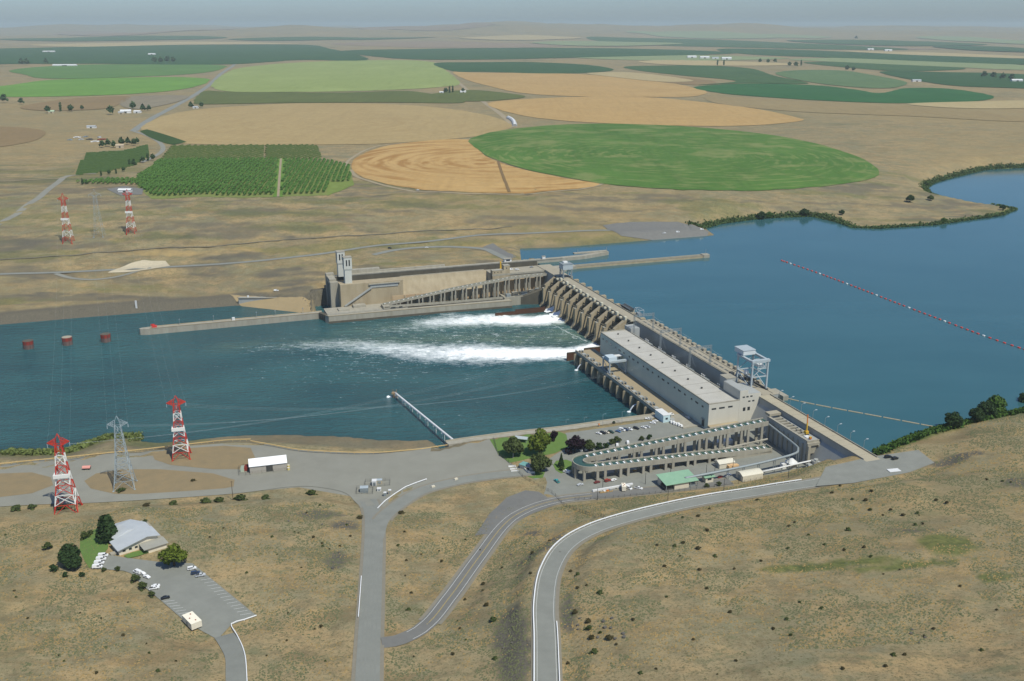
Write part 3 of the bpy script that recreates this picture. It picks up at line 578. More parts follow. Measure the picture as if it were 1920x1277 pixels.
# ================================================================= WATER
def water_mat(name,deep,tint,foam=False):
    m=bpy.data.materials.new(name); m.use_nodes=True; nt=m.node_tree; b=nt.nodes['Principled BSDF']; lk=nt.links.new
    b.inputs['Roughness'].default_value=.12; b.inputs['IOR'].default_value=1.33; b.inputs['Specular IOR Level'].default_value=.5
    pos=N(nt,'ShaderNodeNewGeometry').outputs['Position']
    def ns(sc,d=4,st=(1,1,1),ro=.6,rot=A):
        mp=N(nt,'ShaderNodeMapping'); mp.inputs['Scale'].default_value=st; mp.inputs['Rotation'].default_value=(0,0,-rot); lk(pos,mp.inputs[0])
        x=N(nt,'ShaderNodeTexNoise',Scale=sc,Detail=d,Roughness=ro); lk(mp.outputs[0],x.inputs['Vector']); return x.outputs[0]
    def rg(v,a,bb,lo=0,hi=1.):
        r=N(nt,'ShaderNodeMapRange'); lk(v,r.inputs[0]); r.inputs[1].default_value=a; r.inputs[2].default_value=bb; r.inputs[3].default_value=lo; r.inputs[4].default_value=hi; return r.outputs[0]
    def mx(f,a,bb):
        x=N(nt,'ShaderNodeMix',data_type='RGBA'); lk(f,x.inputs[0])
        for i,v in ((6,a),(7,bb)):
            if isinstance(v,tuple): x.inputs[i].default_value=(*v,1)
            else: lk(v,x.inputs[i])
        return x.outputs[2]
    def mth(op,a,bb):
        x=N(nt,'ShaderNodeMath',operation=op)
        for i,v in ((0,a),(1,bb)):
            if isinstance(v,(int,float)): x.inputs[i].default_value=v
            else: lk(v,x.inputs[i])
        return x.outputs[0]
    col=mx(rg(ns(.006,4,(1,2.5,1)),.4,.65),deep,tint)
    if foam:
        at=N(nt,'ShaderNodeVertexColor',layer_name='foam'); sc=N(nt,'ShaderNodeSeparateColor'); lk(at.outputs[0],sc.inputs[0])
        col=mx(mth('MULTIPLY',sc.outputs[1],rg(ns(.05,5,(1,2.4,1)),.34,.66,.25,1)),col,srgb(124,148,126))
        n1=ns(.09,6,(1,2.6,1),.72); n2=ns(.5,5,(1,1.8,1),.7)
        mixn=mth('ADD',mth('MULTIPLY',n1,.6),mth('MULTIPLY',n2,.4))
        v=mth('ADD',sc.outputs[0],mth('MULTIPLY',mth('SUBTRACT',mixn,.5),2.8))
        f=rg(v,.32,1.3)
        fl=rg(mth('ADD',mixn,mth('MULTIPLY',sc.outputs[2],.16)),.655,.72,0,.75)
        fo=mth('MAXIMUM',f,mth('MULTIPLY',fl,rg(sc.outputs[2],0,.25)))
        col=mx(fo,col,(.93,.94,.92)); foam_fac=fo; lk(rg(fo,0,1,.14,.9),b.inputs['Roughness'])
    lk(col,b.inputs['Base Color'])
    h=mth('ADD',mth('MULTIPLY',ns(.07,4,(1,2.6,1),.6),2.4),mth('MULTIPLY',ns(.16,5,(1,3.6,1),.68),1.5)) if foam else mth('ADD',ns(.3,4,(1.6,1,1)),mth('MULTIPLY',ns(.02,3),2.))
    bp=N(nt,'ShaderNodeBump',Strength=1. if foam else .12,Distance=3.6 if foam else .3); lk(h,bp.inputs['Height'])
    if foam: lk(rg(foam_fac,0,.8,1.,.25),bp.inputs['Strength'])
    lk(bp.outputs[0],b.inputs['Normal'])
    return m
# tailwater: tensor grid in dam axes, finer in the turbulent reach
tg=sorted(set(list(np.arange(-1600,-440,20))+list(np.arange(-440,-14,1.6)))); sg=sorted(set(list(np.arange(60,300,6))+list(np.arange(300,562,1.5))+list(np.arange(562,760,10))))
TG,SG=np.meshgrid(np.array(tg),np.array(sg))
def stp(px,py): q=P(px,py,0); return ST(q[0],q[1])
foam=np.zeros(TG.shape); aer=np.zeros(TG.shape); fleck=np.zeros(TG.shape)
def jet(path,w0,w1,amp0,amp1):
    pts=[stp(*q) for q in path]; ln=smooth_line([np.array([b,a,0.]) for a,b in pts],6.)
    L_=len(ln); ln=[np.array([q[0],q[1],i/(L_-1)]) for i,q in enumerate(ln)]
    d,u_=ldist(ln,TG,SG); w=w0+(w1-w0)*u_; a=amp0+(amp1-amp0)*u_
    return a*np.exp(-(d/w)**2), u_
wob=1+.35*fbm(TG/22,SG/9,4)
for path,w0,w1,a0,a1 in [([(1046,597),(1000,602),(940,600),(870,602),(810,606)],17,27,1.9,.85),([(950,603),(870,606),(800,612),(700,622)],24,26,.85,.3),([(940,592),(890,596),(840,592)],12,16,1.2,.6),
  ([(1118,652),(1070,662),(1000,664),(920,664),(850,662)],13,32,2.,1.2),([(900,663),(820,662),(740,655),(650,647),(560,648)],34,20,1.25,.5),([(620,646),(540,650),(470,655)],20,22,.5,.25),([(1100,640),(1060,621),(1040,610)],1.4,1.2,.9,.7)]:
    f,u_=jet(path,w0,w1,a0,a1); foam=np.maximum(foam,f*wob)
for path,w0,w1 in [([(1060,630),(960,635),(840,635),(700,640),(560,645),(420,650)],34,18),([(1040,600),(900,606),(760,612),(640,622)],30,26)]:
    f,_=jet(path,w0,w1,1.,.45); aer=np.maximum(aer,f)
fleck=.16+.5*np.exp(-((SG-440)/110)**2)*sstep(-480,-250,TG)+.25*fbm(TG/40,SG/30,6)
fleck=np.where((SG<300)&(TG>-240),fleck*.7+.12,fleck)
hz=foam.clip(0,1)*(fbm(TG/6,SG/4,1)*3.0+fbm(TG/2.2,SG/2.,2)*1.2+.5)+aer*fbm(TG/10,SG/8,3)*1.2
hz*= (SG>306)&(SG<556)
wx=OX+SG*UX+TG*VX; wy=OY+SG*UY+TG*VY
me=bpy.data.meshes.new('river_water'); ny,nx=TG.shape; nv=TG.size
me.vertices.add(nv); me.vertices.foreach_set('co',np.stack([wx,wy,hz],-1).ravel().astype(np.float32))
idx=np.arange(nv).reshape(ny,nx); qd=np.stack([idx[:-1,:-1],idx[:-1,1:],idx[1:,1:],idx[1:,:-1]],-1).reshape(-1,4)
me.loops.add(qd.size); me.loops.foreach_set('vertex_index',qd.ravel().astype(np.int32)); me.polygons.add(len(qd)); me.polygons.foreach_set('loop_start',np.arange(0,qd.size,4,dtype=np.int32)); me.polygons.foreach_set('use_smooth',np.ones(len(qd),bool))
ca=me.color_attributes.new('foam','FLOAT_COLOR','POINT'); ca.data.foreach_set('color',np.stack([foam,aer,fleck,np.ones_like(foam)],-1).clip(0,2).ravel().astype(np.float32))
me.update(calc_edges=True); me.materials.append(water_mat('tailwater',srgb(44,96,104),srgb(58,114,119),True))
tag(link('river_water',me),kind='structure')
mb=MB(); mb.add([D(-500,-3,29.5),D(-500,5000,29.5),D(2600,5000,29.5),D(2600,-60,29.5),D(637,-60,29.5),D(637,-3,29.5)],[(0,1,2,3,4,5)])
tag(mb.build('reservoir_water',water_mat('reservoir',srgb(50,90,95),srgb(55,95,100))),kind='structure')
# ================================================================= DAM COMPLEX  (dam axes: x=t upstream, y=s north)
conc=mat('concrete',srgb(172,167,152),srgb(136,130,114),scale=.22,stretch=(1,1,.16),amt=.7,bump=.1,bscale=1.5)
conc_t=mat('tan concrete',srgb(178,165,138),srgb(142,127,100),scale=.16,stretch=(1,1,.2),amt=.7,bump=.1,bscale=1.5)
conc_r=mat('iron stained concrete',srgb(168,140,110),srgb(186,164,128),scale=.12,stretch=(1,1,.15),amt=.6)
conc_g=mat('grey concrete',srgb(166,168,164),srgb(150,152,148),scale=.12,stretch=(1,1,.2),amt=.7)
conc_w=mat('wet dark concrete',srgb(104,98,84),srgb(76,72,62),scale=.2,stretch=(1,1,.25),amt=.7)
roof_m=mat('roof gravel',srgb(190,187,176),srgb(164,160,150),scale=.09,amt=.7,stretch=(1,1,1))
deck_m=mat('deck concrete',srgb(166,158,138),srgb(148,140,122),scale=.08,amt=.7)
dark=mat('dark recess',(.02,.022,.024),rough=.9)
glass=mat('window glass',(.03,.035,.04),rough=.15,spec=.5)
steel=mat('galvanised steel',srgb(150,158,158),srgb(130,138,140),rough=.55,scale=.8,metal=.2)
steel_d=mat('dark painted steel',(.045,.05,.05),(.08,.075,.065),rough=.6,scale=.5)
steel_b=mat('blue grey steel',srgb(176,184,186),srgb(158,168,171),rough=.5,scale=.6)
rust=mat('rusty sheet pile',srgb(96,60,38),srgb(66,52,44),rough=.9,scale=.25,stretch=(1,1,.2),amt=.6)
white=mat('white paint',(.72,.72,.7),(.62,.62,.6),rough=.6,scale=.4)
whitewater=mat('white water',(.92,.93,.92),(.76,.8,.8),rough=.9,scale=.5,stretch=(.3,1,.3),amt=.6,bump=.8,bscale=.9)
yellow=mat('yellow machine paint',(.62,.38,.04),rough=.5)
orange=mat('orange paint',(.55,.16,.03),rough=.6)
red=mat('red oxide paint',srgb(150,58,44),srgb(120,50,42),rough=.7,scale=.5)
class DB(MB):
    def __init__(s,th=None): super().__init__(); s.th=th
    def dbox(s,t0,t1,s0,s1,z0,z1): return s.box(t0,t1,s0,s1,z0,z1)
    def out(s,name,mat_,parent,smooth=False):
        o=ORI.get(parent.name) or ORI[parent.parent.name]
        s.v=[(a-o[0],b-o[1],c-o[2]) for a,b,c in s.v]; return s.build(name,mat_,parent,smooth)
ORI={}
def dt(name,label,cat,t,s,z,group=None):
    o=dam_thing(name,label,cat,s,t,z,group); ORI[o.name]=(t,s,z); return o
def q(th,name,mat_,*boxes):
    b=DB()
    for x in boxes: b.dbox(*x)
    return b.out(name,mat_,th)
# ---------------- spillway
sp_th=dt('spillway','long concrete spillway with ten bays between lock and powerhouse','spillway',-12,447,0)
PS=[540.6-18.6*k for k in range(11)]
pb=DB(); prof=[(7,0),(7,32.8),(-13.1,32.8),(-15.5,32.9),(-27,24.6),(-27.3,21.4),(-29.6,21.),(-29.6,6),(-32,1),(-36,-3),(7,-3)]
for k,s in enumerate(PS):
    w=2.1
    b=DB(); b.ext([(p[0],p[1]) for p in prof][::-1],s-w,s+w,'y'); b.out('pier',conc_t,sp_th)
    b=DB()
    b.box(-30.,-29.6,s-.5,s+.5,3,20.8); b.out('pier_rib',conc_t,sp_th)
    q(sp_th,'pier_cap',conc,(-29.9,-27.4,s-2.25,s+2.25,21.02,21.5),(-26.8,-22,s-2.3,s+2.3,18.2,18.9))
for k in range(10):
    a,b_=PS[k+1]+2.1,PS[k]-2.1; m=(a+b_)/2
    opened=k in (1,2,9)
    # ogee chute
    pr=[(4,-3),(4,15)]+[(2-1.6*i,15-.018*i*i*1.2-.25*i) for i in range(0,14)]+[(-24,4),(-30,0.4),(-40,-3)]
    d=DB(); d.ext(pr[::-1],a+.01,b_-.01,'y'); d.out('chute',conc_w,sp_th)
    # radial gate skin
    g=DB(); R=15.; zc=23.; tc=-22.; lift=2.2 if opened else 0
    ar=[math.radians(x) for x in np.linspace(-36,30,9)]; off=math.radians(8) if opened else 0
    pts=[(tc+R*math.cos(x+off),zc+R*math.sin(x+off)) for x in ar]
    inn=[(tc+(R-.5)*math.cos(x+off),zc+(R-.5)*math.sin(x+off)) for x in ar]
    for i in range(8): g.ext([pts[i],inn[i],inn[i+1],pts[i+1]],a+.15,b_-.15,'y')
    go=g.out('gate',steel_d,sp_th)
    h=DB()
    for yy in (a+1.2,b_-1.2):
        for i in (1,4,7): h.bar((tc-2,yy,zc),(inn[i][0],yy,inn[i][1]),.7)
    for i in (1,4,7): h.box(inn[i][0]-.9,inn[i][0]-.1,a+.4,b_-.4,inn[i][1]-.4,inn[i][1]+.4)
    h.out('gate_arm',steel_d,go)
    q(sp_th,'trunnion_beam',conc_w,(-25.2,-23.8,a,b_,19.4,20.6))
    q(sp_th,'catwalk',steel_d,(-20.5,-19.3,a,b_,26.6,26.9),(-20.5,-20.4,a,b_,26.9,27.9))
    q(sp_th,'hoist_deck',steel_d,(-17,-13.2,a,b_,31.6,32.2))
    hcp=mat('hoist cream paint',(.62,.58,.44),(.5,.47,.36),scale=.5); q(sp_th,'hoist_house',hcp,(-15.6,-13.25,PS[k+1]-1.9,PS[k+1]+1.9,32.95,36.)); q(sp_th,'hoist_motor',hcp,(-16.4,-13.8,m-1.2,m+1.2,32.22,33.8))
q(sp_th,'bridge_deck',deck_m,(-13,-1,PS[10]-9,541,32.9,33.6))
q(sp_th,'parapet',conc,(-1.02,-.6,PS[10]-9,541,33.61,34.6),(-13.2,-12.9,PS[10]-9,541,33.61,34.5))
# white water sheets falling through the open bays
for k in (1,2,9):
    a,b_=PS[k+1]+2.4,PS[k]-2.4
    th=dt('water_chute',{1:'foaming chute in the bay beside the rusty divider wall',2:'foaming chute in the second open bay, nearer the powerhouse than the rusty wall',9:'foaming chute in the bay beside the powerhouse'}[k],'white water',-30,(a+b_)/2,0)
    mb=DB(); n1,n2=15,10
    for i in range(n1):
        u_=i/(n1-1); t_=-8-30*u_; z_=13.2*(1-u_)**1.7*1.0+1.2
        for j in range(n2):
            vv=j/(n2-1); mb.v.append((t_+random.uniform(-.4,.4),a+(b_-a)*vv,z_+random.uniform(-.5,.6)*(.3+u_)))
    mb.f=[(i*n2+j,i*n2+j+1,(i+1)*n2+j+1,(i+1)*n2+j) for i in range(n1-1) for j in range(n2-1)]
    mb.out('foam_sheet',whitewater,th,True)
# divider walls in the tailrace
th=dt('divider_wall','rust brown sheet pile wall standing in the white water','wall',-66,516,-2)
q(th,'low_wall',rust,(-96,-72,515.2,516.8,-3,3.6)); q(th,'high_wall',rust,(-72,-36,515.2,516.8,-3,5.4)); q(th,'wall_cap',mat('rust cap',srgb(70,46,34)),(-96,-72,515,517,3.6,3.8),(-71.9,-36,515,517,5.4,5.6))
th=dt('divider_wall','dark brown divider wall at the spillway end of the tailrace deck','wall',-66,346,-2)
q(th,'low_wall',rust,(-80,-62,345.2,346.8,-3,8)); q(th,'high_wall',rust,(-62,-34,345.2,346.8,-3,10.5)); q(th,'wall_cap',conc_w,(-80,-62,345,347,8,8.3),(-61.9,-34,345,347,10.5,10.8))
# ---------------- north non-overflow block
th=dt('abutment_block','grey concrete abutment between spillway and navigation lock','dam section',-8,560,0)
b=DB(); b.ext([(3,-3),(3,33.4),(-14.5,33.4),(-14.5,24),(-17,5),(-17,-3)][::-1],542.8,572.9,'y'); b.out('wall',conc_g,th)
q(th,'deck',deck_m,(-14.4,2.9,541.2,600,33.41,33.7)); q(th,'parapet',conc,(-14.8,-14.4,543,572.9,33.3,34.7))
b=DB(); b.prism([(-17.2,542.9),(-30,545.5),(-42,550),(-52,553),(-52,556),(-17.2,556)],-3,[24,17,12,9,9,20]); b.out('training_wall',conc_w,th)
q(th,'platform',conc,(-72,-20,553.2,572,-3,10)); 
def railing(th,pts,h=1.1,mat_=steel,name='railing',post=3.):
    b=DB(); 
    for p0,p1 in zip(pts[:-1],pts[1:]):
        b.bar((p0[0],p0[1],p0[2]+h),(p1[0],p1[1],p1[2]+h),.09); b.bar((p0[0],p0[1],p0[2]+h*.5),(p1[0],p1[1],p1[2]+h*.5),.07)
        L_=math.dist(p0,p1); k=max(1,int(L_/post))
        for i in range(k+1):
            c=[p0[j]+(p1[j]-p0[j])*i/k for j in range(3)]; b.bar(c,(c[0],c[1],c[2]+h),.09)
    return b.out(name,mat_,th)
railing(th,[(-70,553.4,10),(-50,553.4,10),(-22,556.2,20)])
for i,(t,s,w,h) in enumerate([(-66,558,5,3),(-57,560,7,4),(-46,560,8,3.4),(-36,561,6,4.6),(-28,563,5,5.2)]):
    q(th,'machinery',conc if i%2 else steel,(t-w/2,t+w/2,s-2.5,s+2.5,10,10+h))
b=DB(); b.bar((-62,555.5,14),(-24,557,16),.9,6); b.bar((-58,554.5,11),(-26,556,11.5),.7,6); b.out('pipe',steel_d,th)
# ---------------- navigation lock
lk=dt('navigation_lock','concrete navigation lock with lift gate across its downstream end','lock',-120,612,0)
q(lk,'near_wall_block',conc_t,(-256,-184,584,600,-3,33.5))
b=DB(); b.ext([(600,-3),(600,33.5),(595.5,33.5),(594,30),(581,8),(580,-3)],-184,-80,'x'); b.out('near_wall',conc_t,lk)
q(lk,'near_deck',deck_m,(-80,-14.9,573,600,8,33.4)); q(lk,'near_deck_face',conc_r,(-79.5,-15.2,572.6,573,8,26))
q(lk,'deck_coping',conc,(-80.4,-14.9,572.4,573.2,31.8,33.9))
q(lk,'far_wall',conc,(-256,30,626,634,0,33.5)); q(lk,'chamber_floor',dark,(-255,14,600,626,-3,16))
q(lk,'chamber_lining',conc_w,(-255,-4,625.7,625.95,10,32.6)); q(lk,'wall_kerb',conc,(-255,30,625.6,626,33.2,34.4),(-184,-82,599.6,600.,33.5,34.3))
q(lk,'recess_shadow_box',conc_g,(-222,-190,583.3,584,27.5,31.2)); q(lk,'gallery_lip',conc,(-224,-188,582.2,584,31.2,32.2))
b=DB(); b.bar((-252,583,9),(-221,583,28),1.6); b.out('stair_flight',conc_g,lk)
q(lk,'platform',conc,(-276,-186,556.2,583.9,-3,8.2)); q(lk,'platform_box',conc,(-262,-250,566,576,8.2,9.6),(-244,-230,574,582,8.2,11))
q(lk,'shed',white,(-240,-235,577,581,8.2,10.8))
railing(lk,[(-276,556.4,8.2),(-186,556.4,8.2)])
mat('pale tower concrete',srgb(200,200,190),srgb(184,184,174),scale=.2,stretch=(1,1,.2),amt=.6)
# gate portal
q(lk,'gate_pillar',conc,(-265,-256,596,603,-3,34)); q(lk,'gate_pillar',conc,(-265,-256,623,630,-3,38))
q(lk,'gate_beam',conc,(-264.5,-257,603,623,30,36)); q(lk,'lift_gate',steel_d,(-262,-258,603,623,5,30))
for (t0,s0,zt,nm) in ((-250,587.5,63.2,'near'),(-251.5,622,62.6,'far')):
    tw=q(lk,'gate_tower',MATS['pale tower concrete'],(t0+.6,t0+8.4,s0+.6,s0+8.4,33.5,zt-13))
    b=DB(); b.box(t0,t0+9,s0,s0+9,zt-12.9,zt); b.hexa([(t0+.6,s0+.6,zt-15),(t0+8.4,s0+.6,zt-15),(t0+8.4,s0+8.4,zt-15),(t0+.6,s0+8.4,zt-15),(t0,s0,zt-12.9),(t0+9,s0,zt-12.9),(t0+9,s0+9,zt-12.9),(t0,s0+9,zt-12.9)]); b.out('tower_head',MATS['pale tower concrete'],lk)
    for a in (2.2,5.3):
        q(lk,'tower_slot',dark,(t0+a,t0+a+1.5,s0-.03,s0+.4,zt-9.5,zt-2.6))
    for a in (2.2,5.3): q(lk,'tower_slot',dark,(t0-.03,t0+.4,s0+a,s0+a+1.5,zt-9.5,zt-2.6))
    q(lk,'tower_cap',conc,(t0-.3,t0+9.3,s0-.3,s0+9.3,zt+.02,zt+.5))
q(lk,'wall_building',conc,(-238,-200,634.1,641,20,37.5)); q(lk,'wall_building',conc,(-200,-120,634.1,637,24,35.2))
# control building
cb=dt('control_building','stepped tan control building on the lock wall','building',-70,576,33.4)
q(cb,'wall',conc_t,(-80,-66,572.5,580,27,38)); q(cb,'stair_tower',conc_t,(-66,-58.5,572.5,580,27,43))
for i in range(3): q(cb,'window',glass,(-78+4*i,-76.8+4*i,572.42,572.6,35.4,36.6))
q(cb,'window',glass,(-63.4,-62,572.42,572.6,39.5,40.8)); q(cb,'roof',conc,(-80.2,-66.1,572.3,580.2,38,38.3),(-66,-58.3,572.3,580.2,43,43.3))
# deck clutter on lock
for i,(t,s,h,w,m_,nm,lab,cat) in enumerate([(-50,590,2.2,4,white,'parked_van','white van parked on the lock deck beside the control building','van')]): pass
th=dt('control_cabin','small white cabin on the far lock wall','cabin',-42,630,33.5); q(th,'wall',white,(-46,-37,627.5,632.5,33.5,37.5)); q(th,'window',glass,(-44,-39,627.4,627.6,35,36.8)); q(th,'roof',conc,(-46.6,-36.4,627,633,37.5,37.9))
th=dt('control_cabin','tiny white cabin at the bend of the far lock wall','cabin',8,630,33.5); q(th,'wall',white,(4,8,628,631,33.5,37)); q(th,'roof',conc,(3.7,8.3,627.7,631.3,37,37.3))
th=dt('yellow_davit','yellow upright machine beside the lock slot','machine',-62,601.5,33.5); 
b=DB(); b.cyl(-61.5,597.5,33.5,34.3,1.6,10); b.cyl(-61.5,597.5,34.3,41,1.1,10,.8); b.out('mast',yellow,th); q(th,'head',yellow,(-62.3,-60.7,596.7,598.3,41,42.4))
# upstream guide walls
gw=dt('guide_wall','long straight guide wall running out into the reservoir','wall',110,586,29)
q(gw,'wall',conc_t,(30,213,583.2,589.8,24,32.4)); q(gw,'groove',dark,(31,212,587.2,588.2,32.38,32.5)); q(gw,'kerb',conc,(30,213,583,583.6,32.4,33),(30,213,589.4,590,32.4,33)); q(gw,'abutment',conc,(3,30,581,592,24,33.2),(3,14,574,581,24,32.6)); q(gw,'end_block',conc,(205,214,582.4,590.6,24,33.6))
b=DB(); b.bar((210,586,33.6),(210,586,40),.3); b.out('mast',steel,gw)
gw=dt('guide_wall','short bent guide wall at the far side of the lock entrance','wall',60,634,29)
b=DB(); b.prism([(30,626),(62,628),(100,640),(100,646),(60,636),(30,634)],24,33.6); b.out('wall',conc,gw)
q(gw,'upper_deck',conc,(52,98,640.,645,33.6,35.2)); b=DB(); b.bar((98,643,35),(98,643,39),.5); b.bar((58,643,35),(58,643,39),.5); b.out('post',steel,gw)
# downstream guide walls
gw=dt('guide_wall','long downstream guide wall with a red marker on its end','wall',-370,576,-2)
b=DB(); b.prism([(-279,572.5),(-462,572.5),(-470,574.5),(-471,577),(-468,579.5),(-460,580),(-279,580)],-3,6.6); b.out('wall',conc,gw); q(gw,'kerb',conc_t,(-460,-279,572.3,573,6.6,7.2),(-460,-279,579.4,580.2,6.6,7.2))
b=DB(); b.box(-458,-453,575,578,6.6,8.6); b.prism([(-459,576),(-457,575.2),(-455,576),(-457,576.8)],8.6,10.4); b.out('marker',mat('marker red',srgb(196,60,54)),gw)
for t in (-430,-395,-350,-330,-300): b=DB(); b.bar((t,576,6.6),(t,576,13),.25); b.box(t-.6,t+.6,575.6,576.4,12.6,13.4); b.out('light_post',steel,gw)
q(gw,'deck_box',white,(-376,-373,575,578,6.6,9.4))
b=DB()
for i in range(4): b.cyl(-281+1.5*i,571.5-3.6*i,-3,7.4,2.3,12)
b.out('fender_pile',conc_w,gw)
gw=dt('wing_wall','short grey wing wall on the land side of the lock approach','wall',-315,645,-2)
b=DB(); b.prism([(-362,661),(-268,630),(-268,636),(-360,667)],-3,8.4); b.out('wall',conc_g,gw); b=DB(); b.prism([(-363,662),(-362,660),(-267,629),(-266.5,630.4)],8.4,9.2); b.out('kerb',conc,gw); q(gw,'box',white,(-352,-350,660,662,8.4,10.4),(-318,-316,650,652,8.4,10.2))
# tailrace wall under the ladder
tw=dt('tailrace_wall','low concrete wall along the river under the long fish ladder','wall',-170,552,-2)
b=DB(); b.prism([(-279,556),(-276,550),(-150,548.4),(-66,544),(-66,553),(-186,556)],-3,8); b.out('wall',conc,tw)
b=DB(); b.prism([(-279.2,556),(-276.2,549.8),(-150,548.2),(-66,543.8),(-66,544.4),(-150,548.9),(-275.5,550.4),(-278.6,556)],8,8.7); b.out('kerb',conc_t,tw)
b=DB(); b.prism([(-276.4,549.7),(-150,548.1),(-66,543.7),(-66,543.98),(-150,548.38),(-276,549.98)],-3,2.4); b.out('wet_band',conc_w,tw)
# ---------------- north fish ladder
green_w=mat('ladder pool water',(.03,.075,.06),(.05,.1,.08),rough=.1,scale=.5)
def ladder_leg(th,pts,s0,s1,depth=2.6,colz=8.,npitch=13.5,colw=1.3,weirs=True,face=conc,cols=True):
    # pts (t,z) along; channel between s0 and s1; returns
    for (t0,z0),(t1,z1) in zip(pts[:-1],pts[1:]):
        for a,b_,zz0,zz1 in ((s0,s0+.6,-depth,0),(s1-.6,s1,-depth,0),(s0+.6,s1-.6,-depth,-depth+.5)):
            b=DB(); b.hexa([(t0,a,z0+zz0),(t1,a,z1+zz0),(t1,b_,z1+zz0),(t0,b_,z0+zz0),(t0,a,z0+zz1),(t1,a,z1+zz1),(t1,b_,z1+zz1),(t0,b_,z0+zz1)])
            b.out('channel_floor' if zz1<0 else 'channel_wall',face,th)
        b=DB(); b.add([(t0,s0+.6,z0-.9),(t1,s0+.6,z1-.9),(t1,s1-.6,z1-.9),(t0,s1-.6,z0-.9)],[(0,1,2,3)]); b.out('pool_water',green_w,th)
    L_=pts[-1][0]-pts[0][0]
    zf=lambda t:np.interp(t,[p[0] for p in pts],[p[1] for p in pts])
    if weirs:
        for t in np.arange(pts[0][0]+3,pts[-1][0],5.4):
            q(th,'weir',conc,(t-.35,t+.35,s0+.6,s1-.6,zf(t)-1.4,zf(t)-.25)); q(th,'weir_foam',whitewater,(t-1.5,t-.36,s0+(s1-s0)*.35,s0+(s1-s0)*.68,zf(t)-.95,zf(t)-.6))
    if cols:
        k=0
        for t in np.arange(pts[0][0]+2,pts[-1][0]+.1,npitch/2):
            k+=1
            if k%2==0: t-=npitch*.17
            if zf(t)-depth-colz<.8: continue
            for s in (s0+.65,s1-.65):
                q(th,'column',face,(t-colw/2,t+colw/2,s-.66,s+.66,colz-.5,zf(t)-depth+.02)) if s<s0+2 else q(th,'column',face,(t-colw/2,t+colw/2,s-.6,s+.6,colz-.5,zf(t)-depth+.02))
            q(th,'cross_beam',face,(t-colw/2+.1,t+colw/2-.1,s0-.12,s0,zf(t)-depth,zf(t)-.1))
nl=dt('fish_ladder','long fish ladder climbing on columns beside the navigation lock','fish ladder',-110,566,8)
ladder_leg(nl,[(-212,12.5),(-128,24.),(-60,31.),(-15,32.)],563.5,569,colz=8.2,npitch=13.,weirs=True)
ladder_leg(nl,[(-212,11.5),(-140,9.9),(-72,9.4)],557,561.5,depth=1.8,cols=False,weirs=False)
q(nl,'lower_house',conc,(-213.5,-206,557,571,8.1,11.4)); q(nl,'gate_opening',dark,(-205,-200,556.8,557.2,8.4,10.2),(-196,-192,556.8,557.2,8.4,10.2))
q(nl,'back_wall',conc_r,(-200,-74,571.4,572.3,8,19)); 
for t in np.arange(-186,-76,13.): b=DB(); b.ext([(571.4,8),(571.4,19),(570.6,19),(569.6,8)],t,t+1.2,'x'); b.out('buttress',conc_t,nl)
# ---------------- north gantry crane on deck
def lattice_leg(b,p0,p1,w,n,bw,db=None):
    p0=Vector(p0);p1=Vector(p1)
    for i in range(n):
        a=p0.lerp(p1,i/n); c=p0.lerp(p1,(i+1)/n)
        for dx,dy in ((-1,-1),(1,-1),(1,1),(-1,1)): b.bar((a.x+dx*w,a.y+dy*w,a.z),(c.x+dx*w,c.y+dy*w,c.z),bw)
        for (dx,dy),(ex,ey) in (((-1,-1),(1,-1)),((1,-1),(1,1)),((1,1),(-1,1)),((-1,1),(-1,-1))): b.bar((a.x+dx*w,a.y+dy*w,a.z),(c.x+ex*w,c.y+ey*w,c.z),bw*.7)
cr=dt('gantry_crane','pale grey gantry crane with boxed machinery house at the lock end of the spillway','crane',-5,532,33.6)
for t in (-9.5,0.5):
    for s in (527,537): q(cr,'leg',steel,(t-.6,t+.6,s-.6,s+.6,33.6,44))
q(cr,'sill_beam',steel,(-10,-9,526,538,34.2,35.2),(0,1,526,538,34.2,35.2)); b=DB(); b.bar((-9.5,527,35),(-9.5,537,44),.4); b.bar((.5,527,35),(.5,537,44),.4); b.out('brace',steel,cr)
q(cr,'machinery_house',steel_b,(-10.5,1.5,526,538,44,50)); q(cr,'roof',steel,(-10.8,1.8,525.7,538.3,50,50.4)); q(cr,'hoist_box',white,(-7,-2,533,537.5,50.4,52))
# ---------------- powerhouse
phw=mat('powerhouse grey concrete',srgb(192,200,186),srgb(178,186,174),scale=.12,stretch=(1,1,.2),amt=.7)
ph=dt('powerhouse','long flat roofed grey powerhouse below the intake deck','powerhouse',-42,222,13)
q(ph,'wall',phw,(-56,-29,122,322,-3,33)); q(ph,'north_block',conc_g,(-29,-20,312,326,12,37))
q(ph,'south_facing',mat('cream concrete',srgb(204,200,186),srgb(188,184,170),scale=.1,stretch=(1,1,.2),amt=.6),(-55.9,-29.1,121.6,121.99,12,33.3))
rf=q(ph,'roof',roof_m,(-55.4,-29.6,122.6,321.4,33,33.25))
q(ph,'parapet',conc,(-56.1,-55.4,121.7,322.1,33,34),(-29.6,-28.9,121.7,322.1,33,34),(-55.4,-29.6,121.6,122.6,33.25,34.01),(-55.4,-29.6,321.4,322.2,33.25,34.01))
for i in range(1,9):
    s=322-i*22.2; q(ph,'roof_joint',mat('roof joint',srgb(128,124,116)),(-55.3,-29.7,s-.16,s+.16,33.25,33.32))
    b=DB(); b.cyl(-43,s+11,33.25,34.2,.7,10); b.cyl(-43,s+11,34.2,34.5,1.,10,.5); b.out('roof_vent',steel_d,ph)
wf=mat('window frame grey',srgb(96,100,98))
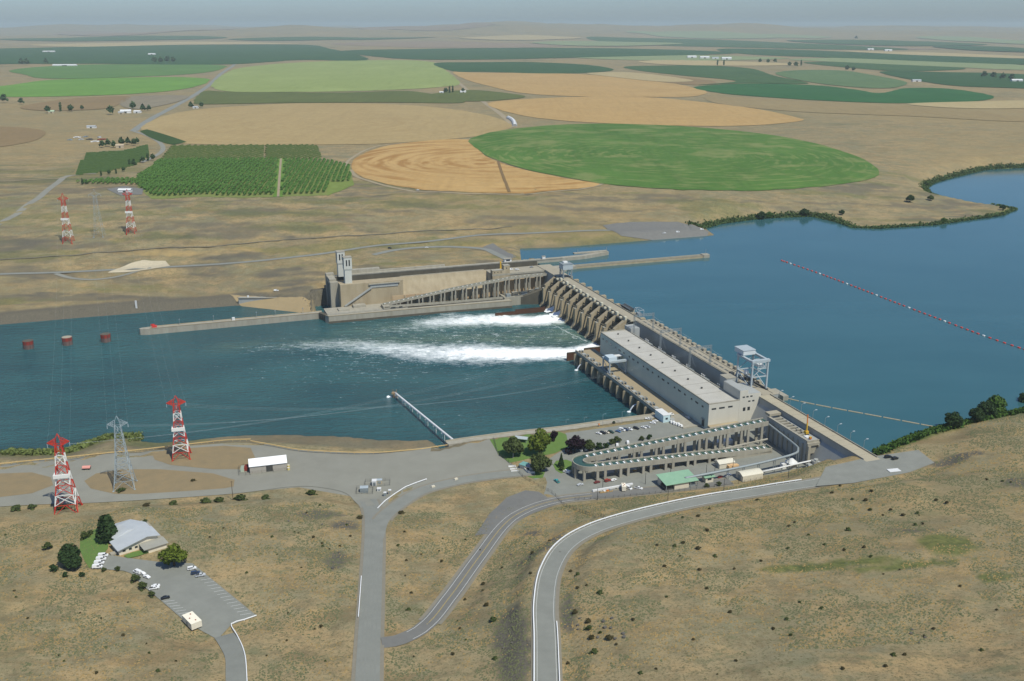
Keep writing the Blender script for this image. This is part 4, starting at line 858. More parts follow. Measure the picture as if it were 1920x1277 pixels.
def window(t0,t1,s0,s1,z0,z1,ax):
    if ax=='t':  # on downstream wall facing -t
        f=q(ph,'window',wf,(t0-.04,t0+.1,s0,s1,z0,z1)); k=max(1,int((s1-s0)/1.2))
        for i in range(k):
            a=s0+.12+(s1-s0-.12)*i/k; q(f,'pane',glass,(t0-.07,t0-.03,a,a+(s1-s0-.12)/k-.12,z0+.12,z1-.12))
    else:
        f=q(ph,'window',wf,(t0,t1,s0-.04,s0+.1,z0,z1)); k=max(1,int((t1-t0)/1.2))
        for i in range(k):
            a=t0+.12+(t1-t0-.12)*i/k; q(f,'pane',glass,(a,a+(t1-t0-.12)/k-.12,s0-.07,s0-.03,z0+.12,z1-.12))
for g in range(7):
    s=316-g*28.
    for ds,w in ((0,2.4),(-8,4.6),(-17,2.8)): window(-56,0,s+ds-w/2,s+ds+w/2,27.8,29.3,'t')
for t0,t1 in ((-53.5,-49.5),(-47,-42),(-39,-35)): window(t0,t1,121.6,0,28.6,30,'s')
q(ph,'door',steel_d,(-56.2,-55.95,127,130.5,13,19)); q(ph,'door_canopy',conc,(-57.5,-56.2,126.5,131,19.1,19.4))
# annex
q(ph,'annex',MATS['cream concrete'],(-28.95,-21.6,121.7,146,8,41)); q(ph,'annex_low',MATS['cream concrete'],(-21.55,-10,121.8,146,8,37.4))
q(ph,'annex_roof',conc_g,(-28.7,-21.8,122,146,41,41.25),(-21.4,-10.2,122,146,37.4,37.65))
for t in (-26.5,-23.2,-19.6): window(t,t+2.1,121.7 if t<-21.7 else 121.8,0,35.,36.2,'s')
for t in (-21.2,-17.6): window(t,t+2.1,121.8,0,31,32.2,'s')
for t in (-25.5,-21.4): window(t,t+2.3,121.7 if t<-21.7 else 121.8,0,24,27,'s')
q(ph,'elevator_tower',conc_g,(-24,-14,150,160,20,41)); q(ph,'elevator_roof',conc,(-24.2,-13.8,149.8,160.2,41,41.3))
q(ph,'loading_dock',conc,(-56.5,-36,115,121.5,11.8,14)); q(ph,'dock_canopy',conc_t,(-56.5,-30,114,121.4,16.,16.4))
# transformer trench floor
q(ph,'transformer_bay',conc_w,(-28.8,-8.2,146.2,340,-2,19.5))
for i in range(6):
    s=300-i*26
    tr=dt('transformer',f'grey power transformer with white bushings in the trench, {["first","second","third","fourth","fifth","sixth"][i]} from the spillway end','transformer',-18,s,19.5,'transformers in the trench')
    q(tr,'tank',steel,(-21,-15,s-4,s+4,19.6,25)); q(tr,'radiator',steel,(-22.6,-21.1,s-3.4,s+3.4,20.2,24.6),(-14.9,-13.4,s-3.4,s+3.4,20.2,24.6))
    for k in (-2.4,0,2.4): b=DB(); b.cyl(-18,s+k,25,28.4,.45,8,.25); b.cyl(-18,s+k,28.4,28.8,.5,8); b.out('bushing',white,tr)
# take-off towers
for i,s in enumerate((312,259,206,)):
    tt=dt('takeoff_tower',['lattice take off portal nearest the spillway behind the powerhouse roof','middle lattice take off portal behind the powerhouse roof','lattice take off portal nearest the intake crane behind the powerhouse roof'][i],'tower',-12,s,20)
    for t,z0 in ((-26,19.6),(-6,33.5)):
        b=DB(); lattice_leg(b,(t,s,z0),(t,s,51),.6,9 if z0<25 else 5,.14); b.out('lattice_column',steel,tt)
    b=DB()
    for k in range(8):
        a=-26+20*k/8; c=-26+20*(k+1)/8
        for dy in (-.8,.8):
            for dz in (0,1.8): b.bar((a,s+dy,48.5+dz),(c,s+dy,48.5+dz),.2)
            b.bar((a,s+dy,48.5),(c,s+dy,50.3),.15)
    b.out('cross_girder',steel,tt)
# ---------------- intake deck
ik=dt('intake_deck','concrete intake deck along the reservoir with slots and edge blocks','dam section',0,235,20)
q(ik,'wall',conc_g,(-8,8,124,345.2,-3,33.2)); q(ik,'deck',deck_m,(-8.2,8.2,123.9,345.3,33.2,33.55))
q(ik,'kerb',conc,(-8.2,-7.8,146.2,345.3,33.55,34.4))
for i in range(22):
    s=338-i*8.9
    if s<150: break
    q(ik,'edge_block',deck_m,(6.2,9.2,s-2.3,s+2.3,33.56,35.3+.3*(i%3)))
    q(ik,'slot',dark,(-1.6,-.5,s-3.2,s+3.2,33.54,33.6)); 
    q(ik,'slot_frame',steel,(-1.9,-1.6,s-3.5,s+3.5,33.55,33.8))
q(ik,'crane_rail',steel_d,(-6.1,-5.8,126,345,33.55,33.75),(3.7,4.,126,345,33.55,33.75))
q(ik,'side_pier',conc,(8.2,13,118,136,26,33.3))
th=dt('barge_platform','dark steel rack lying on the upstream edge of the deck','rack',9.,388,30)
q(th,'frame',steel_d,(2,7,379,400,33.8,35.2)); q(th,'rail',steel,(1.6,2,378,402,35.2,35.9),(7,7.4,378,402,35.2,35.9)); q(th,'support',conc,(0,8.4,380,382,28,33.8),(0,8.4,396,398,28,33.8))
th=dt('trash_rake','silver trash rake frame on the upstream edge beside the dark rack','machine',6,362,33.6)
b=DB()
for s in (357,368):
    for t in (2.5,7): b.bar((t,s,33.6),(t,s,40),.4)
    b.bar((2.5,s,40),(7,s,40),.4)
b.bar((2.5,357,40),(2.5,368,40),.4); b.bar((7,357,40),(7,368,40),.4); b.bar((2.5,357,34),(2.5,368,40),.3); b.out('frame',steel_b,th); q(th,'hopper',steel,(3,6.6,359,366,33.8,36))
# intake gantry crane
cr=dt('gantry_crane','tall pale gantry crane with cantilevered trolley on the intake deck','crane',-2,147,33.6)
for t in (-10,4):
    for s in (136,157): q(cr,'leg',steel_b,(t-.6,t+.6,s-.6,s+.6,33.8,57))
q(cr,'bogie',steel_d,(-10.8,-9.2,134,159,33.6,34.6),(3.2,4.8,134,159,33.6,34.6))
b=DB()
for t in (-10,4): b.bar((t,136,45),(t,157,45),.8); b.bar((t,136,35),(t,157,45),.5)
for s in (136,157): b.bar((-10,s,45),(4,s,45),.8); b.bar((-10,s,45),(4,s,56),.4)
b.out('brace',steel_b,cr)
q(cr,'top_girder',steel_b,(-11,5.4,135,138,57,59),(-11,5.4,155,158,57,59),(-11,-9,138,155,57,58.6),(3,5,138,155,57,58.6))
q(cr,'machinery_house',mat('crane house white',srgb(200,206,206)),(-10,1,150,163,59,62.6)); q(cr,'house_roof',steel_b,(-10.3,1.3,149.7,163.3,62.6,63))
b=DB()
for s in (150,159):
    b.bar((4,s,46),(13,s,46),.8); b.bar((4,s,51),(11,s,51),.6); b.bar((11,s,51),(13,s,46),.6)
    for k in range(3): b.bar((4+3*k,s,46),(6+3*k,s,51),.35)
b.bar((13,150,46),(13,159,46),.8); b.bar((11,150,51),(11,159,51),.6); b.out('cantilever',steel_b,cr)
q(cr,'trolley',white,(6,11,152,157,46.6,49)); q(cr,'cab',white,(-13,-10.6,140,143,47,50))
b=DB(); b.bar((-2,147,57),(-2,147,40),.2); b.box(-3,-1,146,148,38,40); b.out('hook',steel_d,cr)
for i,(t,s,h) in enumerate([(-3,176,2.2),(0,171,1.8),(1.5,160,2.6),(-1,150,2.4)]):
    q(ik,'hatch_cover',steel if i%2 else steel_d,(t-1.6,t+1.6,s-1.8,s+1.8,33.56,33.56+h))
# ---------------- tailrace deck
td=dt('tailrace_deck','low tailrace deck with piers along the front of the powerhouse','deck',-66,247,11)
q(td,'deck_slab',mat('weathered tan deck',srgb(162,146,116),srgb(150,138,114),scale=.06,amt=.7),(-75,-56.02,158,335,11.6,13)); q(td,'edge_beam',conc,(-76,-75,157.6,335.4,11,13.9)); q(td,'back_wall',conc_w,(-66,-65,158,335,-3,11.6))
q(td,'deck_slab',conc,(-72,-56.02,131,158,9,12.98))
for i in range(14):
    s=332-i*13.4
    b=DB(); b.prism([(-66,s-1.3),(-76.5,s-1.3),(-78.6,s),(-76.5,s+1.3),(-66,s+1.3)],-3,11.02); b.out('pier',conc_t,td)
    b=DB(); b.prism([(-66,s-4.9),(-73.5,s-4.9),(-74.6,s-4.2),(-73.5,s-3.5),(-66,s-3.5)],-3,11.); b.out('minor_pier',conc_t,td)
    q(td,'hoist_frame',steel,(-74.2,-73.8,s-4.6,s-1.4,13,15),(-71.2,-70.8,s-4.6,s-1.4,13,15),(-74.2,-70.8,s-4.6,s-4.2,15,15.3),(-74.2,-70.8,s-1.8,s-1.4,15,15.3)); q(td,'hatch',conc_g,(-74,-70.5,s-11,s-6.5,13,13.5))
railing(td,[(-75.6,158,13.9),(-75.6,335,13.9)],h=1.)
for i,s in enumerate((318,205,172)):
    w=dt('water_jet',['white water jet pouring from under the tailrace deck near the spillway','white water jet pouring from under the middle of the tailrace deck','white water jet pouring from under the tailrace deck beside the parking area'][i],'white water',-79,s,0)
    b=DB(); 
    for k in range(7):
        u_=k/6; z=6*(1-u_*u_)
        for j in (-1,0,1): b.v.append((-75.5-6*u_,s+j*(.6+.5*u_),z+(.3 if j==0 else 0)))
    b.f=[(k*3+j,k*3+j+1,k*3+j+4,k*3+j+3) for k in range(6) for j in range(2)]
    b.out('jet_sheet',whitewater,w,True); b=DB(); b.cyl(-82,s,-.3,.35,2.6,9,1.2); b.out('splash',whitewater,w,True)
cr=dt('gantry_crane','small blue grey gantry crane on the tailrace deck','crane',-66,268,13)
for t in (-74,-58):
    for s in (262,276): q(cr,'leg',steel_b,(t-.5,t+.5,s-.5,s+.5,13,24))
b=DB(); b.bar((-74,262,15),(-74,276,23),.4); b.bar((-58,262,15),(-58,276,23),.4); b.bar((-74,262,14),(-74,276,14),.7); b.bar((-58,262,14),(-58,276,14),.7); b.out('brace',steel_b,cr)
q(cr,'girder',steel_b,(-75,-57,261,264,24,25.6),(-75,-57,274,277,24,25.6)); q(cr,'trolley_house',mat('pale blue panel',srgb(186,198,203)),(-74,-66,264.1,273.9,24.2,28)); q(cr,'walkway',white,(-66,-57,272,276.8,25.6,26))
# ---------------- south non-overflow dam
sd=dt('dam_section','plain concrete dam section with lamp posts at the near bank','dam section',-6,60,20)
b=DB(); b.ext([(0,-3),(0,33.3),(-11,33.3),(-11,29),(-13,27),(-26,-3)],-3,123.9,'y'); b.out('wall',conc_g,sd)
q(sd,'deck',mat('dam road concrete',srgb(176,166,142),srgb(160,152,130),scale=.1,amt=.6),(-11.2,.2,-6,123.8,33.3,33.68)); q(sd,'parapet',conc,(-.4,.2,-3,123.8,33.68,34.6),(-11.3,-10.8,-3,123.8,33.3,34.5))
for i in range(14): q(sd,'expansion_joint',mat('joint dark',srgb(110,104,92)),(-10.7,-.5,4+i*8.6,4.15+i*8.6,33.68,33.7))
for i in range(8):
    s=12+i*14.4
    lp=dt('lamp_post',f'slim lamp post on the reservoir parapet of the near dam section, {["first","second","third","fourth","fifth","sixth","seventh","eighth"][i]} from the bank','lamp post',.5,s,33.6,'lamp posts on the dam road')
    b=DB(); b.bar((.5,s,33.6),(.5,s,40),.2); b.bar((.5,s,40),(3.3,s+.6,40.5),.16); b.out('post',steel,lp); q(lp,'lamp_head',steel_b,(2.6,4.2,s+.2,s+1.,40.3,40.7))
# ================================================================= SOUTH FISH LADDER, BYPASS PIPE, YARD
fl=dt('fish_ladder','horseshoe fish ladder on concrete columns between parking and powerhouse','fish ladder',-100,79.5,12)
ZU=23.5
ladder_leg(fl,[(-175,ZU),(-100,27.2),(-28,30.8)],83.,91.,depth=3.5,colz=12.,npitch=17.5,colw=1.9)
ladder_leg(fl,[(-175,ZU-.6),(-100,19.8),(-34,16.2)],68.,76.,depth=3.5,colz=12.,npitch=17.5,colw=1.9)
# the bend
b1=DB();b2=DB();b3=DB();b4=DB(); n_=16
for i in range(n_):
    a0=math.pi/2+math.pi*i/n_; a1=math.pi/2+math.pi*(i+1)/n_
    def pt(r,a): return (-175+r*math.cos(a)*1.0,79.5+r*math.sin(a))
    for bb,r0,r1,z0,z1 in ((b1,11.5,10.9,-3.5,0),(b2,4.1,3.5,-3.5,0),(b3,10.9,4.1,-3.5,-3.)):
        z0+=ZU-.3; z1+=ZU-.3
        bb.hexa([(*pt(r1,a0),z0),(*pt(r0,a0),z0),(*pt(r0,a1),z0),(*pt(r1,a1),z0),(*pt(r1,a0),z1),(*pt(r0,a0),z1),(*pt(r0,a1),z1),(*pt(r1,a1),z1)])
    b4.add([(*pt(4.1,a0),ZU-1.2),(*pt(10.9,a0),ZU-1.2),(*pt(10.9,a1),ZU-1.2),(*pt(4.1,a1),ZU-1.2)],[(0,1,2,3)])
b1.out('bend_outer_wall',conc,fl); b2.out('bend_inner_wall',conc,fl); b3.out('bend_floor',conc,fl); b4.out('pool_water',green_w,fl)
for a in (110,150,190,230): 
    a=math.radians(a); q(fl,'column',conc,(-175+10.6*math.cos(a)-.9,-175+10.6*math.cos(a)+.9,79.5+10.6*math.sin(a)-.9,79.5+10.6*math.sin(a)+.9,11.5,ZU-3.7))
q(fl,'ground_wall',conc,(-72,-34,68,68.5,11.8,14)); q(fl,'end_wall',conc,(-34,-33.5,68,76,11.8,16.4))
q(fl,'inner_slab',conc_g,(-170,-60,76.5,82.5,11.9,12.3)); 
for i,(t,w,h) in enumerate([(-74,10,4),(-58,14,3),(-46,8,5)]): q(fl,'pump_box',conc if i!=1 else white,(t-w/2,t+w/2,92.5,98,11.9,12+h))
b=DB(); b.bar((-70,77,17),(-32,77,19.5),1.,6); b.out('cross_channel',conc,fl)
# exit box along the dam
eb=dt('ladder_exit_box','ribbed concrete box with open bays where the fish ladder meets the dam','structure',-16,70,12)
q(eb,'wall',conc_g,(-22.5,-21,44,93,11,30)); q(eb,'wall',conc_g,(-13.2,-12,44,93,24,29.8)); q(eb,'end_wall',conc,(-22.5,-12,43,44,20,30)); q(eb,'floor',conc_w,(-21,-13.2,44,93,24,25.5))
for i in range(8): q(eb,'rib',conc,(-23.4,-22.5,47+i*6.,48+i*6.,11,27))
for i in range(8): q(eb,'cross_beam',conc,(-21,-13.2,55+i*4.6,56.6+i*4.6,28.8,30))
q(eb,'top_kerb',conc,(-22.9,-21.,43,93.2,30,30.5)); q(eb,'hood',deck_m,(-22,-12,91,97,30.6,32.4)); q(eb,'bracket',conc,(-22.8,-12,41.6,43,26.6,28.6)); q(eb,'support_pillar',conc,(-22.4,-20.4,41,43,11,26.6),(-14,-12.4,41,43,14,26.6)); q(eb,'slab',conc_g,(-21,-13.3,44.2,53,29.2,29.8)); q(eb,'tank_lid',white,(-19.5,-16,48,52,29.8,30.4))
th=dt('derrick_crane','orange derrick crane standing at the end of the exit box','crane',-14.4,56,30)
q(th,'base',yellow,(-15.6,-13.2,54.4,57,29.9,32)); b=DB(); b.bar((-14.4,55.6,32),(-14.4,55.6,38),.8); b.out('mast',yellow,th); b=DB(); b.bar((-14.4,55.6,38),(-13.6,57.2,44),.6); b.bar((-14.4,55.6,35),(-13.8,56.8,41),.3); b.out('boom',orange,th)
th=dt('warning_barrel','small orange box on the corner of the exit box','box',-18,46,30); q(th,'body',orange,(-19,-17.4,45,46.4,30.2,31.6)); q(th,'lid',yellow,(-19.1,-17.3,44.9,46.5,31.6,31.8))
# bypass pipe
bp=dt('bypass_pipe','silver bypass pipe on posts curving past the fish ladder','pipe',-60,44,12)
path=[(-25,88,26.5),(-25.2,70,25.2),(-25.4,56,24.2),(-26,48,23.4),(-29,44,22.8),(-36,42,22),(-60,41,20.3),(-90,41.5,18.6),(-120,42.5,17.2)]
path=smooth_line(path,3.)
b=DB(); b.tube(path,.85,10); b.out('pipe',steel,bp,True)
b=DB()
for sh in (-1.4,1.4): b.tube([(p[0],p[1]+sh*.7,p[2]+.1) for p in path[10:]],.14,5)
b.out('walkway_rail',steel,bp)
for i in range(12,len(path),4):
    p=path[i]; b=DB(); b.bar((p[0],p[1]-1,11.5),(p[0],p[1]-1,p[2]-.7),.35); b.bar((p[0],p[1]+1,11.5),(p[0],p[1]+1,p[2]-.7),.35); b.bar((p[0],p[1]-1.4,p[2]-.8),(p[0],p[1]+1.4,p[2]-.8),.35); b.out('support_bent',steel,bp)
th=dt('flume_pipe','thin white flume below the silver bypass pipe','pipe',-40,37,14)
b=DB(); b.tube([(-12,38,17.5),(-30,37.5,17),(-50,37,16),(-66,37,15.2)],.6,8); b.out('pipe',white,th,True)
for t in (-18,-32,-46,-60): b=DB(); b.bar((t,37.4,11.5),(t,37.4,16),.4); b.out('post',steel,th)
th=dt('white_elbow_pipe','white bent pipe rising against the dam face beside the powerhouse','pipe',-13,112,16)
b=DB(); b.tube(smooth_line([(-12,104,16),(-14,108,16.6),(-15,113,17.2),(-14.6,115,19),(-13.4,114,24)],1.),.7,8); b.out('pipe',white,th,True); b=DB(); b.tube([(-15.5,102,15.4),(-17,107,15.8),(-17.6,111,16.2)],.4,6); b.out('return_pipe',white,th,True)
# small buildings on the yard (dam axes are also the yard axes)
def gable(th,t0,t1,s0,s1,z0,ze,zr,wall,roof,over=.4,axis='t'):
    q(th,'wall',wall,(t0,t1,s0,s1,z0,ze))
    b=DB(); g=DB()
    if axis=='t':
        m=(s0+s1)/2
        b.ext([(s0-over,ze-.1),(m,zr),(s1+over,ze-.1),(s1+over,ze+.15),(m,zr+.25),(s0-over,ze+.15)],t0-over,t1+over,'x')
        g.ext([(s0,ze),(m,zr-.05),(s1,ze)],t0+.02,t1-.02,'x')
    else:
        m=(t0+t1)/2
        b.ext([(t0-over,ze-.1),(m,zr),(t1+over,ze-.1),(t1+over,ze+.15),(m,zr+.25),(t0-over,ze+.15)][::-1],s0-over,s1+over,'y')
        g.ext([(t0,ze),(m,zr-.05),(t1,ze)][::-1],s0+.02,s1-.02,'y')
    g.out('gable',wall,th); return b.out('roof',roof,th)
cream=mat('cream metal wall',srgb(214,206,186),srgb(198,190,170),scale=.5); greenr=mat('pale green metal roof',srgb(142,176,146),srgb(128,164,136),scale=.3,rough=.5); creamr=mat('cream metal roof',srgb(216,210,190),srgb(204,198,180),scale=.4,rough=.5)
th=dt('monitoring_building','low building with a long pale green roof beside the yard road','building',-126,43,12)
b=DB(); b.hexa([(-137,37,16.6),(-112,37,16.6),(-112,52,18.2),(-137,52,18.2),(-137,37,16.9),(-112,37,16.9),(-112,52,18.5),(-137,52,18.5)]); b.out('roof',greenr,th)
q(th,'wall',cream,(-130,-119,38,46,12,16.7)); q(th,'rear_wall',cream,(-136,-113,46,51,12,17.5)); 
for t,s in ((-136.4,37.6),(-112.6,37.6),(-118,37.6)): q(th,'post',steel,(t-.2,t+.2,s-.2,s+.2,12,16.7))
q(th,'machinery',steel_d,(-137,-131,39,45,12,15)); q(th,'tank',steel,(-118,-113.5,39,44,12,14.4))
th=dt('pump_shed','small shed with a pale green roof by the bypass pipe','shed',-101,43,12)
q(th,'wall',cream,(-105,-99,40,45,12,16)); b=DB(); b.hexa([(-106,39.4,16),(-97.6,39.4,16),(-97.6,45.6,16.6),(-106,45.6,16.6),(-106,39.4,16.3),(-97.6,39.4,16.3),(-97.6,45.6,16.9),(-106,45.6,16.9)]); b.out('roof',greenr,th); q(th,'window',glass,(-103.5,-100.5,39.93,40.05,14,15.4))
th=dt('quonset_shed','cream round roofed storage shed below the upper road','shed',-72,38,13)
b=DB(); pr=[(33.2+9*i/8,12.8+(3.2+1.5*math.sin(math.pi*i/8))) for i in range(9)]; b.ext([(33.2,12)]+pr+[(42.2,12)],-80,-64,'x'); b.out('shell',cream,th)
b=DB()
for i in range(8): b.hexa([(-80.3,pr[i][0],pr[i][1]),(-63.7,pr[i][0],pr[i][1]),(-63.7,pr[i+1][0],pr[i+1][1]),(-80.3,pr[i+1][0],pr[i+1][1]),(-80.3,pr[i][0],pr[i][1]+.2),(-63.7,pr[i][0],pr[i][1]+.2),(-63.7,pr[i+1][0],pr[i+1][1]+.2),(-80.3,pr[i+1][0],pr[i+1][1]+.2)])
b.out('roof',creamr,th); q(th,'door',steel,(-80.1,-79.95,36,39.5,12,15.4))
th=dt('storage_shed','cream gabled shed in front of the lower fish ladder leg','shed',-77,60,12); gable(th,-84,-72,57,64,12,15.6,17,cream,creamr); q(th,'lean_to',mat('tan lean to',srgb(206,170,124)),(-78,-70,54,56.9,12,14.4)); q(th,'door',steel,(-84.1,-83.9,59,62,12,15))
th=dt('surge_tank','white cone topped tank under the bypass pipe','tank',-35,40,12)
b=DB(); b.cyl(-34.5,43.,11.6,16,4.2,16); b.out('shell',conc_g,th,False); b=DB(); b.cyl(-34.5,43.,16,18.6,4.4,16,1.2); b.out('cone_roof',white,th); q(th,'hatch_box',white,(-42,-39,42,45.5,12,15.5))
th=dt('rock_pile','pale rock heap at the foot of the dam section','rocks',-20,33,14)
b=DB()
for i in range(28):
    t,s=random.uniform(-27,-14),random.uniform(27,39); r=random.uniform(.8,2.2); z=13+max(0,4-abs(t+20)*.5)+random.random()
    vs=[(t+r*random.uniform(.6,1)*math.cos(a),s+r*random.uniform(.6,1)*math.sin(a),z-1) for a in np.arange(0,6.2,1.05)]; b.prism([(v[0],v[1]) for v in vs],z-2,z+r*.7)
b.out('rocks',conc_g,th); 
# white office trailer at the shore end of tailrace deck
th=dt('office_trailer','pale blue box building at the shore end of the tailrace deck','building',-78,156,12)
q(th,'wall',mat('pale blue siding',srgb(190,212,214)),(-81,-75,147,161,12,18)); q(th,'roof',white,(-81.2,-74.8,146.8,161.2,18,18.3)); q(th,'window',glass,(-79,-77,146.94,147.1,14.4,16)); q(th,'door',steel_d,(-74.98,-74.8,150,152,12,15))
# seawall along the parking area
swp=[np.array([*a_,12.]) for a_ in sw]
cw_=smooth_line(swp,6.); so_=thing('seawall','pale concrete seawall with coping along the parking area shore','wall',tuple(cw_[len(cw_)//2]))
o0=np.array(so_.location); 
def ribbon(parent,name,m_,ln,w,z0,z1,shift=0.):
    ln=np.asarray(ln); tg=np.gradient(ln[:,:2],axis=0); tg/=np.linalg.norm(tg,axis=1)[:,None]+1e-9; nr=np.stack([-tg[:,1],tg[:,0]],1); b=MB(); n_=len(ln); o=np.array(parent.location)
    for zz in (z0,z1):
        for sg in (1,-1):
            b.v+=[(p[0]+r[0]*(shift+sg*w/2)-o[0],p[1]+r[1]*(shift+sg*w/2)-o[1],p[2]+zz-o[2]) for p,r in zip(ln,nr)]
    for i in range(n_-1):
        j=i+1; b.f+=[(2*n_+i,3*n_+i,3*n_+j,2*n_+j),(n_+i,i,j,n_+j),(i,2*n_+i,2*n_+j,j),(n_+i,n_+j,3*n_+j,3*n_+i)]
    b.f+=[(0,n_,3*n_,2*n_),(n_-1,3*n_-1,4*n_-1,2*n_-1)]
    return b.build(name,m_,parent)
ribbon(so_,'wall',conc,cw_,7,-14,.25); ribbon(so_,'coping',deck_m,cw_,1.,.25,.9,3.)
# ================================================================= FOLIAGE
def leaf_mesh(name,n,lobes,size,mat_,seed=1,squash=1.):
    # leaf cards spread through overlapping lobes (x,y,z,rx,ry,rz), denser near the surface
    r=np.random.RandomState(seed); vols=np.array([l[3]*l[4]*l[5] for l in lobes])**.67; pick=r.choice(len(lobes),n,p=vols/vols.sum())
    d=r.normal(size=(n,3)); d/=np.linalg.norm(d,axis=1)[:,None]; rad=r.uniform(.55,1.06,n)**.6
    L_=np.array(lobes)[pick]; c=L_[:,:3]+d*L_[:,3:]*rad[:,None]
    nrm=d+r.normal(size=(n,3))*.55; nrm/=np.linalg.norm(nrm,axis=1)[:,None]
    a=np.cross(nrm,r.normal(size=(n,3))); a/=np.linalg.norm(a,axis=1)[:,None]+1e-9; b=np.cross(nrm,a)
    s=size*r.uniform(.6,1.3,n)[:,None]; a=a*s; b=b*s*.75
    v=np.stack([c-a-b*.4,c+a*.2-b,c+a+b*.3,c-a*.3+b],1).reshape(-1,3)
    me=bpy.data.meshes.new(name); me.vertices.add(4*n); me.vertices.foreach_set('co',v.ravel().astype(np.float32))
    me.loops.add(4*n); me.loops.foreach_set('vertex_index',np.arange(4*n,dtype=np.int32)); me.polygons.add(n); me.polygons.foreach_set('loop_start',np.arange(0,4*n,4,dtype=np.int32))
    me.update(calc_edges=True); me.materials.append(mat_); return me
def leaf_mat(name,c1,c2,sc=.8):
    m=mat(name,c1,c2,rough=.8,scale=sc,amt=.7,spec=.15); b=m.node_tree.nodes['Principled BSDF']
    return m
lf_g=leaf_mat('leaf mid green',srgb(76,102,40),srgb(50,76,30)); lf_d=leaf_mat('leaf dark green',srgb(56,76,40),srgb(38,56,30)); lf_y=leaf_mat('leaf yellow green',srgb(104,114,40),srgb(70,88,30)); lf_p=leaf_mat('leaf purple',srgb(48,30,40),srgb(28,18,28)); lf_o=leaf_mat('leaf olive',srgb(82,92,50),srgb(56,68,36)); lf_s=leaf_mat('sage leaf',srgb(112,114,84),srgb(76,80,54)); lf_b=leaf_mat('brush brown',srgb(82,74,46),srgb(58,56,34)); lf_far=leaf_mat('far tree leaf',srgb(74,96,58),srgb(54,76,46),.3); lf_or=leaf_mat('orchard leaf',srgb(98,132,62),srgb(72,110,46),.5)
bark=mat('bark',srgb(92,76,58),srgb(66,54,42),scale=2)
def round_lobes(r,h,k=9,seed=0,base=.28):
    rr=np.random.RandomState(seed); ls=[(0,0,h*.58,r*.6,r*.6,h*.3)]
    for i in range(k):
        a=2*math.pi*i/k+rr.uniform(-.3,.3); q_=rr.uniform(.4,.72)*r; ls.append((q_*math.cos(a),q_*math.sin(a),h*rr.uniform(base+.14,.72),r*rr.uniform(.26,.46),r*rr.uniform(.26,.46),h*rr.uniform(.11,.21)))
    ls.append((r*.1,0,h*.82,r*.42,r*.42,h*.18)); return ls
def trunk_mesh(h,r,limbs=5,seed=0,top=.6):
    rr=random.Random(seed); b=MB(); b.bar((0,0,-.3),(0,0,h*top),r*2,8,r*.9)
    for i in range(limbs):
        a=2*math.pi*i/limbs+rr.uniform(-.4,.4); z=h*rr.uniform(.25,.45); L_=h*rr.uniform(.22,.32); b.bar((0,0,z),(L_*math.cos(a),L_*math.sin(a),z+L_*.9),r*.9,6,r*.3)
    return b.mesh('trunk',bark)
PROTO={}
def tree_meshes(kind):
    if kind in PROTO: return PROTO[kind]
    # unit-ish trees: height 10
    if kind in ('round_g','round_y','round_d','round_o','round_p'):
        m_={'g':lf_g,'y':lf_y,'d':lf_d,'o':lf_o,'p':lf_p}[kind[-1]]
        sd={'g':1,'y':2,'d':3,'o':4,'p':5}[kind[-1]]
        v=(leaf_mesh('crown',2300,round_lobes(5.2,10,15,sd,.2 if kind!='round_p' else .05),.52,m_,sd),trunk_mesh(10,.32,5,sd))
    elif kind=='conifer':
        v=(leaf_mesh('crown',900,[(0,0,1.2+1.1*i,3.0*(1-i/8.6),3.0*(1-i/8.6),.75) for i in range(8)]+[(0,0,9.6,.3,.3,.6)],.5,lf_d,7),trunk_mesh(10,.25,0,7,.8))
    elif kind=='bigcone':
        v=(leaf_mesh('crown',1500,[(0,0,2.2+1.1*i,4.2*(1-i/9.5)**.7,4.2*(1-i/9.5)**.7,1.1) for i in range(7)],.62,lf_d,8),trunk_mesh(10,.3,3,8,.8))
    elif kind=='shrub':
        v=(leaf_mesh('crown',420,round_lobes(5.4,8,6,9,-.1),.85,lf_d,9),None)
    elif kind=='shrub_o':
        v=(leaf_mesh('crown',420,round_lobes(5.4,8,6,10,-.1),.85,lf_o,10),None)
    elif kind=='brush':
        v=(leaf_mesh('crown',200,round_lobes(5.4,7,5,11,-.1),1.1,lf_b,11),None)
    elif kind=='brush_g':
        v=(leaf_mesh('crown',200,round_lobes(5.4,7,5,12,-.1),1.1,lf_o,12),None)
    elif kind=='far':
        v=(leaf_mesh('crown',150,round_lobes(4.2,10,6,13,.0),1.3,lf_far,13),None)
    elif kind=='poplar':
        v=(leaf_mesh('crown',150,[(0,0,2+1.5*i,1.8-.1*abs(i-2),1.8-.1*abs(i-2),1.4) for i in range(6)],.9,lf_far,14),None)
    elif kind=='orchard':
        v=(leaf_mesh('crown',46,[(0,0,6,4.2,4.2,3.6)],1.9,lf_or,15),None)
    PROTO[kind]=v; return v
def tree(name,label,cat,loc,h,kind,group=None,wx=1.,rz=None):
    cr,tr=tree_meshes(kind); t=thing(name,label,cat,tuple(loc),random.uniform(0,6.3) if rz is None else rz,group); s=h/10.
    t.scale=(s*wx,s*wx,s)
    link('crown',cr,t)
    if tr: link('trunk',tr,t)
    return t
def Gt(px,py): return tuple(G(px,py))
